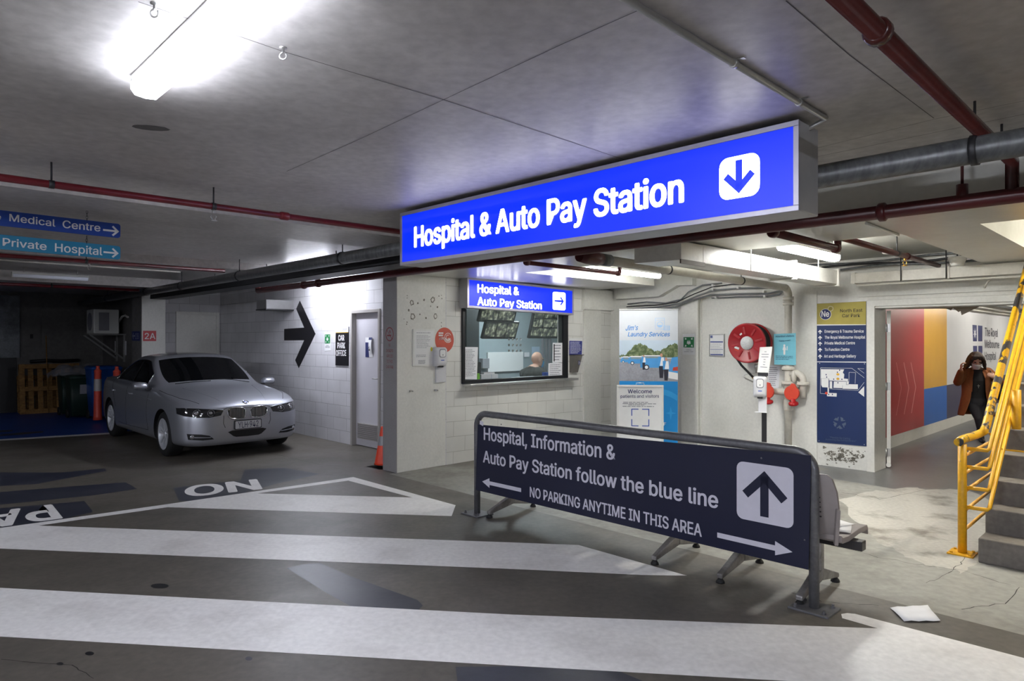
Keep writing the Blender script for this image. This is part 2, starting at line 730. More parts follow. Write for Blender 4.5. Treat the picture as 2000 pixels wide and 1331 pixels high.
# grey band of bare concrete in front of the opening
decal('bare_band', [(1560, 925), (1640, 915), (1760, 930), (1905, 948), (2080, 990), (2080, 1040), (1905, 978), (1790, 962)], m_corr, 0.0011)
P = m_white
decal('border_stripe', [(75, 1027), (-150, 1059), (-420, 1099), (-420, 1092), (-150, 1053), (75, 1021), (327, 985), (690, 932), (680, 939), (502, 964), (327, 991)], P, 0.0010)
decal('border_stripe', [(690, 932), (680, 939), (805, 972), (890, 987)], P, 0.0010)
decal('hatch_stripe', [(327, 991), (882, 1008.5), (890, 987), (805, 972), (502, 964)], P, 0.0013)
decal('hatch_stripe', [(-420, 1099), (-150, 1059), (75, 1027), (1000, 1060), (1130, 1065), (1342, 1125), (1260, 1124), (1000, 1112), (0, 1072), (-420, 1058)][3:9] + [(-420, 1059), (-150, 1059), (75, 1027)], P, 0.0016)
decal('hatch_stripe', [(-300, 1133), (1000, 1201), (1550, 1222), (1714, 1228), (1645, 1208), (1643, 1200), (1655, 1198), (1670, 1199.5), (2000, 1286), (2300, 1372), (2300, 1560), (1700, 1340), (1000, 1301), (0, 1244), (-300, 1228)], P, 0.0013)
decal('repair_patch', [(560, 1110), (590, 1103), (625, 1100), (690, 1128), (815, 1172), (826, 1183), (818, 1191), (690, 1187), (640, 1160)], m_patch, 0.0008)
decal('repair_patch', [(890, 1303), (1000, 1302), (1210, 1312), (1290, 1345), (1000, 1370), (895, 1345)], m_patch, 0.0008)
decal('repair_patch', [(-60, 923), (120, 923), (205, 915), (208, 920), (70, 946), (-60, 952)], m_patch, 0.0008)
decal('repair_patch', [(-60, 966), (245, 942), (268, 955), (180, 968), (-60, 992)], m_patch, 0.0008)
decal('repair_patch', [(338, 953), (470, 938), (478, 917), (555, 914), (625, 926), (540, 945), (430, 976), (350, 979)], m_patch, 0.0008)
decal('repair_patch', [(-60, 998), (165, 979), (182, 1000), (90, 1022), (-60, 1042)], m_patch, 0.0008)
decal('blue_bay', [(-420, 862), (-420, 800), (240, 800), (300, 842), (215, 846), (0, 859)], m_bluebay, 0.0007)
decal('bay_line', [(-420, 887), (-420, 884), (0, 858), (215, 845), (260, 842), (262, 843.5), (215, 848), (0, 861)], P, 0.0011)
random.seed(21)
_o = [(1640, 975), (1700, 962), (1800, 952), (1905, 963), (1985, 1000), (1950, 1045), (1920, 1085), (1880, 1120), (1820, 1105), (1760, 1085), (1690, 1040)]
_p = []
for _a, _b in zip(_o, _o[1:] + _o[:1]):
    for _k in range(7):
        _t = _k / 7
        _p.append((_a[0] + (_b[0] - _a[0]) * _t + random.uniform(-7, 7), _a[1] + (_b[1] - _a[1]) * _t + random.uniform(-3.5, 3.5)))
decal('worn_white_area', _p, m_wornwhite, 0.0013)
decal('oil_stain', [(312 + 18 * math.cos(a), 1145 + 5 * math.sin(a)) for a in [-i * 0.5 for i in range(12)]], m_black, 0.0009)
decal('oil_stain', [(175 + 9 * math.cos(a), 1277 + 4 * math.sin(a)) for a in [-i * 0.5 for i in range(12)]], m_black, 0.0009)
decal('oil_stain', [(117 + 7 * math.cos(a), 1297 + 3 * math.sin(a)) for a in [-i * 0.5 for i in range(12)]], m_black, 0.0009)
decal('oil_stain', [(486 + 7 * math.cos(a), 1287 + 4 * math.sin(a)) for a in [-i * 0.5 for i in range(12)]], m_patch, 0.0009)


def floor_text(s, bl, br, tl, name, m, bold=0.03, lift=0.0015):
    a, b, c = F(*bl), F(*br), F(*tl)
    vs, fs, x0, x1 = text_data(s, bold)
    out = []
    for v in vs:
        p = a + (b - a) * ((v.x - x0) / (x1 - x0)) + (c - a) * (v.y / CAP)
        out.append((p.x, p.y, lift + v.z))
    mb = MB()
    mb.add(out, fs)
    return mb.build(name, m, floor)


floor_text('NO', (502, 936.5), (360, 951), (513, 955), 'painted_word', m_white)
floor_text('PA', (102, 986), (-42, 1004), (123, 1012), 'painted_word', m_white)
# wheelchair mark on the blue bay, half worn away
mb = MB()
for pl in ([(0, 852), (0, 849), (40, 845), (85, 842), (84, 845), (45, 849)], [(-30, 846), (-30, 842), (25, 840), (24, 843)]):
    mb.add([(F(*p).x, F(*p).y, 0.0014) for p in pl], [tuple(range(len(pl)))])
mb.build('bay_symbol', m_patch, floor)

# hairline cracks in the concrete
m_crack = mat('crack_dark', (52, 50, 47), 0.9, 0, 0.1)
random.seed(4)
mb = MB()
for path in ([(1600, 1060), (1700, 1085), (1800, 1105), (1880, 1115), (1990, 1150)], [(1810, 1140), (1850, 1120), (1880, 1100), (1895, 1075)], [(1880, 1190), (1960, 1180), (2000, 1140)],
             [(1640, 960), (1720, 975), (1830, 952)], [(1550, 1160), (1620, 1178), (1740, 1185)], [(0, 1290), (140, 1300), (190, 1331)], [(500, 880), (610, 905), (700, 915)]):
    pts = []
    for a, b in zip(path[:-1], path[1:]):
        for k in range(6):
            t = k / 6
            pts.append(F(a[0] + (b[0] - a[0]) * t + random.uniform(-4, 4), a[1] + (b[1] - a[1]) * t + random.uniform(-1.5, 1.5)))
    for a, b in zip(pts[:-1], pts[1:]):
        n = (b - a).cross(UP).normalized() * random.uniform(0.001, 0.003)
        mb.add([(p.x, p.y, 0.002) for p in (a - n, b - n, b + n, a + n)], [(0, 1, 2, 3)])
mb.build('floor_cracks', m_crack, floor)

# ------------------------------------------------------------------ ceilings
def qr_slab(mb, q0, q1, r0, r1, z0, z1, m=0):
    return mb.slab([tuple(QR(q0, r0))[:2], tuple(QR(q1, r0))[:2], tuple(QR(q1, r1))[:2], tuple(QR(q0, r1))[:2]], z0, z1, m)


mb = MB()
qr_slab(mb, -14, Q_SOF, -14, 21, Z_CEIL, 3.0)
qr_slab(mb, Q_SOF, Q_ARR + 0.3, R_WIN + 0.2, 21, Z_CEIL, 3.0)
ceiling = struct(mb.build('ceiling', m_slab))
mb = MB()
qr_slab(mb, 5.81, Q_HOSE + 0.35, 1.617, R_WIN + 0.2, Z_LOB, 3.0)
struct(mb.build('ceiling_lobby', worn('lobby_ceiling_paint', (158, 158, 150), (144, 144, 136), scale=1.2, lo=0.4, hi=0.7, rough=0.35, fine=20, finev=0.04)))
# lowered soffits: strip behind the red main, strip beside the stair opening, bulkhead over the pay window
mb = MB()
qr_slab(mb, Q_SOF, 5.7, -14, R_WIN - 0.001, Z_SOF, Z_CEIL + 0.24)
qr_slab(mb, 5.7, 5.81, 1.084, R_WIN - 0.001, Z_SOF, Z_CEIL + 0.24)
struct(mb.build('ceiling_soffit', m_soffit))
mb = MB()
qr_slab(mb, 5.81, Q_HOSE + 0.33, 1.084, 1.617, Z_SOF, Z_CEIL + 0.24)
struct(mb.build('ceiling_stair_edge', m_soffit))
mb = MB()
qr_slab(mb, 5.81, 8.6, 5.75, R_WIN - 0.001, Z_SOF, Z_LOB - 0.001)
struct(mb.build('ceiling_bulkhead', m_soffit))
# stair opening above the steps
mb = MB()
qr_slab(mb, 5.62, 5.7, -6, 1.084, 3.0, 4.6)
qr_slab(mb, 5.7, 12.5, 1.084, 1.16, Z_CEIL + 0.241, 4.6)
qr_slab(mb, 12.5, 12.6, -6, 1.16, Z_SOF, 4.6)
qr_slab(mb, 5.62, 12.6, -6.0, -5.9, Z_SOF, 4.6)
qr_slab(mb, 5.62, 12.6, -6, 1.16, 4.6, 4.7)
struct(mb.build('wall_stairwell', m_wallpaint))

# joints and marks on the slab
m_joint = mat('ceiling_joint', (104, 101, 99), 0.9, 0, 0.1)


def ceil_line(mb, pts, w=0.008, z=Z_CEIL - 0.0015):
    P = [F(px, py, Z_CEIL) for px, py in pts]
    for a, b in zip(P[:-1], P[1:]):
        n = (b - a).cross(UP).normalized() * (w / 2)
        mb.add([(p.x, p.y, z) for p in (a - n, b - n, b + n, a + n)], [(0, 1, 2, 3)])


mb = MB()
ceil_line(mb, [(270, 2), (555, 100), (870, 195), (1240, 318)], 0.005)
ceil_line(mb, [(1262, 12), (1100, 84), (870, 192), (700, 272), (560, 334)], 0.004)
ceil_line(mb, [(1535, 0), (1660, 107), (1824, 230)], 0.004)
ceil_line(mb, [(1597, 288), (1824, 232), (2000, 196)], 0.004)
ceil_line(mb, [(1597, 305), (2000, 222)], 0.005)
mb.build('slab_joints', m_joint, ceiling)
mb = MB()
for (px, py, rx, ry) in ((295, 249, 38, 5), (303, 133, 2, 2)):
    pts = [F(px + rx * math.cos(a), py + ry * math.sin(a) + (px + rx * math.cos(a) - 295) * 0.09, Z_CEIL) for a in [i * 0.5 for i in range(12)]]
    mb.add([(p.x, p.y, Z_CEIL - 0.0015) for p in pts], [tuple(range(12))])
mb.build('ceiling_stains', m_joint, ceiling)
m_rub = worn('pale_rub_marks', (150, 148, 148), (205, 206, 208), scale=5, lo=0.5, hi=0.62, rough=0.5, fine=60, finev=0.2, stretch=(1, 3, 1))

# shallow downstand beams in the dark part
mb = MB()
for q0, q1, r0, r1, z0 in ((-14, 4.3, 5.6, 6.5, 2.68), (-14, 4.3, 9.6, 10.2, 2.66), (-14, 4.3, 13.2, 14.2, 2.6)):
    qr_slab(mb, q0, q1, r0, r1, z0, Z_CEIL)
struct(mb.build('ceiling_beams', m_slab))

# ------------------------------------------------------------------ walls
def frame_wall(name, fr, pieces, th, m, y0=0.0, bevel=0.0):
    """pieces: (s0, s1, z0, z1) in the plane's own coordinates; th runs away from the viewer"""
    mb = MB()
    for s0, s1, z0, z1 in pieces:
        mb.box(s0, s1, y0, y0 + th, z0, z1)
    return struct(mb.build(name, m, None, fr.o, fr.rot, bevel))


# pay window opening
wl, wb = WIN.uv(901, 746)
wr, wt = WIN.uv(1107, 594)
wz0 = WIN.uv(1000, 744)[1]
wz1 = 2.16
S_PIL = WIN.uv(871.5, 905)[0]
S_COR = (J - C0).dot(D2)
SB = S_PIL + 0.001
frame_wall('wall_pay', WIN, [(SB, wl, 0, Z_CEIL), (wr, S_COR + 0.3, 0, Z_CEIL), (wl, wr, 0, wz0), (wl, wr, wz1, Z_CEIL)], 0.2, m_block_win)
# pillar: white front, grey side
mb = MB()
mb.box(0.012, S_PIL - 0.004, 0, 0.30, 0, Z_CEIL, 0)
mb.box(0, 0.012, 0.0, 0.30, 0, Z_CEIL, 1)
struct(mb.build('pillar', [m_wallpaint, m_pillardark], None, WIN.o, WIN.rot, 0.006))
# smooth strip with a cap beam right of the blocks
sA, sB2 = WIN.uv(1138, 800)[0], WIN.uv(1171, 800)[0]
sC = S_COR
frame_wall('trim_1', WIN, [(sA, sB2, 0, 2.14)], 0.03, m_wallpaint, y0=-0.03)
frame_wall('trim_2', WIN, [(sA - 0.02, sC - 0.0, 2.14, Z_SOF)], 0.06, m_wallpaint, y0=-0.06)

s_corner = -(QR(Q_HOSE, R_WIN) - J).length
frame_wall('wall_hose', HOSE, [(s_corner, -0.005, 0, Z_CEIL), (-0.005, 2.6, HOSE.uv(1740, 596)[1], Z_CEIL), (2.6, 8, 0, Z_CEIL)], 0.33, m_wallpaint)
# pilaster beside the banner
p0, p1 = HOSE.uv(1330, 800, 0.09)[0], HOSE.uv(1363, 800, 0.09)[0]
frame_wall('trim_3', HOSE, [(p0, p1, 0, 2.3)], 0.09, m_wallpaint, y0=-0.09, bevel=0.006)
# thin upright joint strip left of the directory
a0, a1 = HOSE.uv(1588, 800)[0], HOSE.uv(1596, 800)[0]
frame_wall('trim_4', HOSE, [(a0, a1, 0, 2.3)], 0.012, m_wallpaint, y0=-0.012)
a0, a1 = HOSE.uv(1366, 800)[0], HOSE.uv(1371, 800)[0]
frame_wall('trim_5', HOSE, [(a0, a1, 0, 2.3)], 0.012, m_wallpaint, y0=-0.012)
# door frame of the corridor opening
f0, f1 = HOSE.uv(1692.5, 800, 0.03)[0], HOSE.uv(1708, 800, 0.03)[0]
zt = HOSE.uv(1720, 597, 0.03)[1]
mb = MB()
mb.box(f0, f1, -0.03, 0.4, 0, zt, 0)
mb.box(f0, 2.7, -0.03, 0.0, zt - 0.004, zt + 0.075, 0)
mb.box(f1 - 0.002, 2.6, -0.0, 0.36, zt - 0.03, zt, 0)
mb.box(2.6, 2.72, -0.03, 0.4, 0, zt, 0)
struct(mb.build('door_frame_1', m_wallpaint, None, HOSE.o, HOSE.rot, 0.004))
# ledge above the opening
frame_wall('trim_6', HOSE, [(f0 - 0.1, 7, zt + 0.12, zt + 0.135)], 0.03, m_wallpaint, y0=-0.03)

# arrow wall: corner .. door .. pillar
d0, dz = ARR.uv(690.5, 607)
d0 = ARR.uv(686, 800)[0]
d1s = ARR.uv(743.5, 800)[0]
dtop = ARR.uv(690, 606)[1]
s_back = -(14.62 - ARR.o.dot(D1))
frame_wall('wall_arrow', ARR, [(s_back, d0, 0, Z_CEIL), (d1s, ARR.o.dot(D1) - R_WIN + 0.0, 0, Z_CEIL), (d0, d1s, dtop, Z_CEIL)], 0.2, m_block_arr)

# dark rear walls
BACK = Frame(QR(0, 14.62), D2)
frame_wall('wall_rear', BACK, [(4.262, Q_ARR + 0.2, 0, Z_CEIL)], 0.2, m_block_arr)
FARW = Frame(QR(0, 18.84), D2)
frame_wall('wall_far', FARW, [(-14, 4.4, 0, Z_CEIL)], 0.2, m_wallgrey)
SIDEW = Frame(QR(4.26, 0), -D1)
frame_wall('wall_side', SIDEW, [(-18.84, -14.65, 0, Z_CEIL)], 0.2, m_wallgrey)
mb = MB()
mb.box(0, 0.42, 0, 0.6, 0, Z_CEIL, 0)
mb.box(-0.012, 0, 0, 0.6, 0, Z_CEIL, 1)  # left side in a darker grey than the front
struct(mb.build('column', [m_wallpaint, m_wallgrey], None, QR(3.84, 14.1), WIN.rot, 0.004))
# flush door in the rear wall
mb = MB()
x0, z0 = BACK.uv(343, 612)
x1, z1 = BACK.uv(430, 620)
mb.box(x0, x0 + 0.06, -0.04, 0.0, 0, z0 - 0.02)
mb.box(x1 - 0.09, x1 - 0.03, -0.04, 0.0, 0, z0 - 0.02)
mb.box(x0, x1 - 0.03, -0.04, 0.0, z0 - 0.02, z0 + 0.04)
mb.box(x0 + 0.06, x1 - 0.09, -0.015, 0.0, 0.01, z0 - 0.02)
struct(mb.build('door_2', m_wallpaint, None, BACK.o, BACK.rot))
# panels of the far wall
mb = MB()
xa, _ = FARW.uv(38, 700)
mb.box(-14, xa, -0.05, 0, 1.25, Z_CEIL - 0.1)
struct(mb.build('trim_7', worn('galvanised_sheet', (118, 122, 126), (92, 96, 100), scale=3, rough=0.5, metal=0.3, fine=30), None, FARW.o, FARW.rot))

# corridor shell
mb = MB()
so = -((MUR.o - QR(Q_HOSE + 0.33, 0)).dot(D2))
mb.box(so, 11.2, 0, 0.2, 0, 2.75)
struct(mb.build('wall_mural', m_wallpaint, None, MUR.o, MUR.rot))
mb = MB()
q0 = Q_HOSE + 0.33
qr_slab(mb, MUR.o.dot(D2) + 11.0, MUR.o.dot(D2) + 11.2, -3, 4, 0, 2.75)
qr_slab(mb, 12.6, MUR.o.dot(D2) + 11.2, 0.1, 0.2, 0, 2.75)
struct(mb.build('wall_corridor', m_wallpaint))
mb = MB()
qr_slab(mb, q0, MUR.o.dot(D2) + 11.2, 1.16, 4, 2.6, 2.75)
qr_slab(mb, 12.5, MUR.o.dot(D2) + 11.2, -3, 1.16, 2.6, 2.75)
struct(mb.build('ceiling_corridor', m_wallgrey))

# ------------------------------------------------------------------ stairs
m_step = worn('stair_concrete', (116, 110, 103), (92, 87, 82), scale=2.5, lo=0.4, hi=0.7, rough=0.65, fine=26, finev=0.15, bump=0.12)
STAIR = Frame(F(1910.4, 1098.6), -D1)     # foot of the first riser, its left corner
mb = MB()
for i in range(12):
    x0 = 0.0 if i == 0 else 0.0
    mb.box(0.0, 3.2, 0.235 * i, 0.235 * (i + 1) + (0.0 if i < 11 else 0.4), 0 if i < 1 else 0.18 * i - 0.1, 0.18 * (i + 1))
    if i:
        mb.box(0.06, 3.2, 0.235 * i, 0.235 * (i + 1), max(0, 0.18 * (i - 2)), 0.18 * i - 0.1)
stairs = struct(mb.build('floor_stairs', m_step, None, STAIR.o, STAIR.rot, 0.008))
# ------------------------------------------------------------------ big hanging lightbox sign
m_bluelit = glow('lit_blue_face', (0, 46, 255), 0.5, 0.25)
m_whitelit = glow('lit_white_lettering', (255, 255, 255), 3.0)
m_signframe = mat('sign_frame_aluminium', (176, 174, 186), 0.4, 0.6, 0.04)
sx, sy = 560.0 / FPX * 3.28, 3.28
SIGN = Frame((sx, sy), -D1)
s_l, z_lt = SIGN.uv(781, 418)
_, z_lb = SIGN.uv(784, 519.5)
s_r, z_rt = SIGN.uv(1560.5, 229.5)
_, z_rb = SIGN.uv(1562, 408.3)
s_r = 0.0
ZB, ZT = (z_lb + z_rb) / 2, (z_lt + z_rt) / 2
t = thing('hanging_sign', 'large blue lightbox hung from the slab with a white down arrow', 'sign', SIGN.at(0, ZB), SIGN.rot)
W, H, D = -s_l, ZT - ZB, 0.24
mb = MB()
fw = 0.028
m_house = mat('sign_housing', (172, 172, 174), 0.4, 0.25, 0.04)
mb.prism(rr(-W, 0, 0, H, 0.004, 1), 0.012, D)
mb.build('housing', m_house, t, bevel=0.003)
mb = MB()
mb.box(-W, 0, 0, 0.02, 0, fw); mb.box(-W, 0, 0, 0.02, H - fw, H)
mb.box(-W, -W + fw, 0, 0.02, fw, H - fw); mb.box(-fw, 0, 0, 0.02, fw, H - fw)
mb.build('face_frame', m_signframe, t, bevel=0.002)
mb = MB()
mb.box(-W + fw, -fw, 0.006, 0.011, fw, H - fw)
mb.build('lit_face', m_bluelit, t)
pn = Panel(SIGN, t, 0, ZB, 0, 0.006)
mb = MB()
pn.text(mb, 'Hospital & Auto Pay Station', (808, 482.5), (1335, 393), 444, bold=0.028)
mb.build('lettering', m_whitelit, t)
mb = MB()
c = [pn.q(*p) for p in ((1404, 391), (1483, 380.5), (1483.5, 297), (1404, 309))]
x0, x1 = c[0][0], c[1][0]
z0, z1 = (c[0][1] + c[1][1]) / 2, (c[2][1] + c[3][1]) / 2
pn.poly(mb, rr(x0, z0, x1, z1, 0.05), 0, 0.001)
for p in arrow_poly((x0 + x1) / 2, (z0 + z1) / 2, (z1 - z0) * 0.8, 0.038, 0.125, -90):
    pn.poly(mb, p, 1, 0.003)
mb.build('arrow_pictogram', [m_whitelit, m_bluelit], t)
for x in (-0.4, -W / 2, -W + 0.4):
    mb = MB()
    mb.cyl((x, D / 2, H), (x, D / 2, Z_CEIL - ZB), 0.012)
    mb.build('hanger_rod', m_steel, t)

# ------------------------------------------------------------------ small lightbox above the pay window
S2F = Frame(WIN.at(0, 0, 0.17), D2)
pts = [(913, 600.8), (1120.5, 615.5), (1121, 564.5), (914, 541.8)]
uv = [S2F.uv(*p) for p in pts]
ang = math.atan2(uv[1][1] - uv[0][1], uv[1][0] - uv[0][0])
W2 = uv[1][0] - uv[0][0]
H2 = ((uv[3][1] - uv[0][1]) + (uv[2][1] - uv[1][1])) / 2
t = thing('window_sign', 'smaller blue lightbox above the pay window with a right arrow', 'sign', S2F.at(uv[0][0], uv[0][1]), S2F.rot)
sk = math.tan(ang)


def shear(pts):
    return [(x, z + x * sk) for x, z in pts]


fw = 0.03
mb = MB()
mb.prism(shear([(0, 0), (W2, 0), (W2, H2), (0, H2)]), 0.012, 0.165)
mb.build('housing', m_house, t)
mb = MB()
for r4 in ((0, W2, 0, fw), (0, W2, H2 - fw, H2), (0, fw, fw, H2 - fw), (W2 - fw, W2, fw, H2 - fw)):
    mb.prism(shear([(r4[0], r4[2]), (r4[1], r4[2]), (r4[1], r4[3]), (r4[0], r4[3])]), 0, 0.02)
mb.build('face_frame', m_signframe, t)
mb = MB()
mb.prism(shear([(fw, fw), (W2 - fw, fw), (W2 - fw, H2 - fw), (fw, H2 - fw)]), 0.006, 0.011)
mb.build('lit_face', m_bluelit, t)
pn = Panel(S2F, t, uv[0][0], uv[0][1], 0, 0.006)
mb = MB()
pn.text(mb, 'Hospital &', (933, 571), (1014, 576.3), 555, bold=0.018)
mb.build('lettering', m_whitelit, t)
mb = MB()
pn.text(mb, 'Auto Pay Station', (933, 595.5), (1058.5, 604), 580, bold=0.018)
mb.build('lettering', m_whitelit, t)
mb = MB()
c = [pn.q(*p) for p in ((1080, 604), (1105, 606.5), (1105, 571.5), (1080, 570))]
x0, x1, z0, z1 = c[0][0], c[1][0], (c[0][1] + c[1][1]) / 2, (c[2][1] + c[3][1]) / 2
pn.poly(mb, rr(x0, z0, x1, z1, 0.035), 0, 0.001)
for p in arrow_poly((x0 + x1) / 2, (z0 + z1) / 2, (x1 - x0) * 0.75, 0.03, 0.10, 0):
    pn.poly(mb, p, 1, 0.003)
mb.build('arrow_pictogram', [m_whitelit, m_bluelit], t)

# ------------------------------------------------------------------ barrier with the navy panel
m_galv = worn('galvanised_tube', (112, 112, 115), (90, 90, 94), scale=7, lo=0.4, hi=0.7, rough=0.42, metal=0.35, fine=60, finev=0.12, bump=0.05)
m_navy = mat('navy_panel', (15, 19, 47), 0.42, 0, 0.06, 3)
m_greylet = mat('pale_grey_vinyl', (202, 200, 212), 0.5, 0, 0.03)
p_r = F(1590, 1190)
BARR = Frame(p_r, -D1)
BARR.o = Vector((p_r.x, p_r.y, 0))
sl = BARR.uv(932, 900)[0]
t = thing('barrier', 'low tubular steel barrier carrying a long navy direction panel', 'barrier', BARR.at(0, 0), BARR.rot)
zr = BARR.uv(1560, 888)[1]
zr = 0.955
R = 0.03
L = sl - 0.0
ins = 0.12
pts = [(0, 0, 0.01), (0, 0, zr - ins)]
for k in range(1, 9):
    a = math.radians(90 * k / 8)
    pts.append((-ins + ins * math.cos(a), 0, zr - ins + ins * math.sin(a)))
for k in range(0, 9):
    a = math.radians(90 + 90 * k / 8)
    pts.append((L + ins + ins * math.cos(a), 0, zr - ins + ins * math.sin(a)))
pts += [(L, 0, 0.01)]
mb = MB()
mb.tube(pts, R, 16)
mb.build('tube_frame', m_galv, t)
for x in (0, L):
    mb = MB()
    M = Matrix.Rotation(0.0, 4, 'Z')
    mb.box(x - 0.12, x + 0.12, -0.10, 0.10, 0, 0.012)
    o = mb.build('base_plate', m_galv, t, bevel=0.002)
    for sx2 in (-0.085, 0.085):
        for sy2 in (-0.07, 0.07):
            mb = MB()
            mb.lathe([(0.013, 0.012), (0.013, 0.022), (0.008, 0.022), (0.008, 0.034), (0.0, 0.034)], 6, M=Matrix.Translation((x + sx2, sy2, 0)), smooth=False)
            mb.build('anchor_bolt', m_galv, o)
y_f = -0.036
pn = Panel(BARR, t, 0, 0, 0.036, y_f - 0.004)
q = [BARR.uv(px, py, 0.04) for px, py in ((929, 957), (1579, 1113.5), (1584, 893), (933, 829))]
mb = MB()
mb.prism([(q[0][0], q[0][1]), (q[1][0], q[1][1]), (q[2][0], q[2][1] + 0.01), (q[3][0], q[3][1])], y_f - 0.004, y_f)
mb.build('sign_panel', m_navy, t)
pn = Panel(BARR, t, 0, 0, 0.04, y_f - 0.004)
for ln in (('Hospital, Information &', (945, 858.5), (1202.5, 898.5), 835), ('Auto Pay Station follow the blue line', (943.5, 902.5), (1403, 993), 880), ('NO PARKING ANYTIME IN THIS AREA', (1035, 970), (1371, 1048.5), 951)):
    mb = MB()
    pn.text(mb, *ln, bold=0.02)
    mb.build('lettering', m_greylet, t)
mb = MB()
mb2 = MB()
# long arrows at the foot of the panel


def long_arrow(pn, mb, tail, tip, hw, hl, sw):
    a, b = Vector(pn.q(*tail)), Vector(pn.q(*tip))
    d = (b - a).normalized()
    n = Vector((-d.y, d.x))
    k = b - d * hl
    pn.poly(mb, [tuple(a - n * sw), tuple(k - n * sw), tuple(k + n * sw), tuple(a + n * sw)], 0)
    pn.poly(mb, [tuple(k - n * hw), tuple(b), tuple(k + n * hw)], 0)


long_arrow(pn, mb, (1018, 957.5), (942, 940.5), 0.045, 0.10, 0.017)
mb.build('arrow', m_greylet, t)
mb = MB()
long_arrow(pn, mb, (1401, 1045), (1548, 1078.5), 0.045, 0.11, 0.017)
mb.build('arrow', m_greylet, t)
mb = MB()
c = [pn.q(*p) for p in ((1439, 1015), (1550, 1030), (1551, 914.5), (1440, 901))]
cx = [sum(p[0] for p in c) / 4, sum(p[1] for p in c) / 4]
wd, hd = c[1][0] - c[0][0], ((c[3][1] - c[0][1]) + (c[2][1] - c[1][1])) / 2
mid0 = (c[0][1] + c[1][1]) / 2
x0, x1 = c[0][0], c[1][0]
pn.poly(mb, rr(x0, cx[1] - hd / 2, x1, cx[1] + hd / 2, 0.045), 0, 0.001)
for p in arrow_poly(cx[0], cx[1], hd * 0.78, 0.055, 0.21, 90):
    pn.poly(mb, p, 1, 0.003)
mb.build('arrow_pictogram', [m_greylet, m_navy], t)
# sticker at the top left corner
mb = MB()
a = pn.q(937, 822)
mb.add([(a[0] + dx, y_f - 0.0065, a[1] + dz) for dx, dz in ((0, -0.03), (0.05, -0.045), (0.055, -0.005), (0.005, 0.005))], [(0, 1, 2, 3)])
mb.build('sticker', m_greylet, t)
# rivets
for px, py in ((979, 829), (1487, 895), (1571.5, 1055)):
    a = pn.q(px, py)
    mb = MB()
    mb.lathe([(0.006, 0), (0.005, 0.003), (0, 0.004)], 10, M=Matrix.Translation((a[0], y_f - 0.004, a[1])) @ Matrix.Rotation(math.radians(90), 4, 'X'))
    mb.build('rivet', m_galv, t)

# ------------------------------------------------------------------ beam seating behind the barrier
m_castalu = worn('cast_aluminium', (150, 147, 146), (120, 117, 116), scale=6, rough=0.42, metal=0.5, fine=50, finev=0.1)
m_seat = mat('taupe_plastic_seat', (140, 132, 130), 0.5, 0, 0.05)
m_beam = mat('dark_beam', (62, 60, 60), 0.4, 0.4, 0.05)
m_rubber = mat('black_rubber', (26, 26, 28), 0.7, 0, 0.1)


def seat_shell():
    """local: x across, -y is the backrest side (toward the barrier), seat faces +y; z up"""
    w = 0.235
    rows = []
    prof = [(0.40, 0.405), (0.37, 0.43), (0.25, 0.435), (0.10, 0.425), (0.02, 0.43), (-0.03, 0.47), (-0.055, 0.56), (-0.075, 0.70), (-0.10, 0.80), (-0.105, 0.815)]
    return prof, w


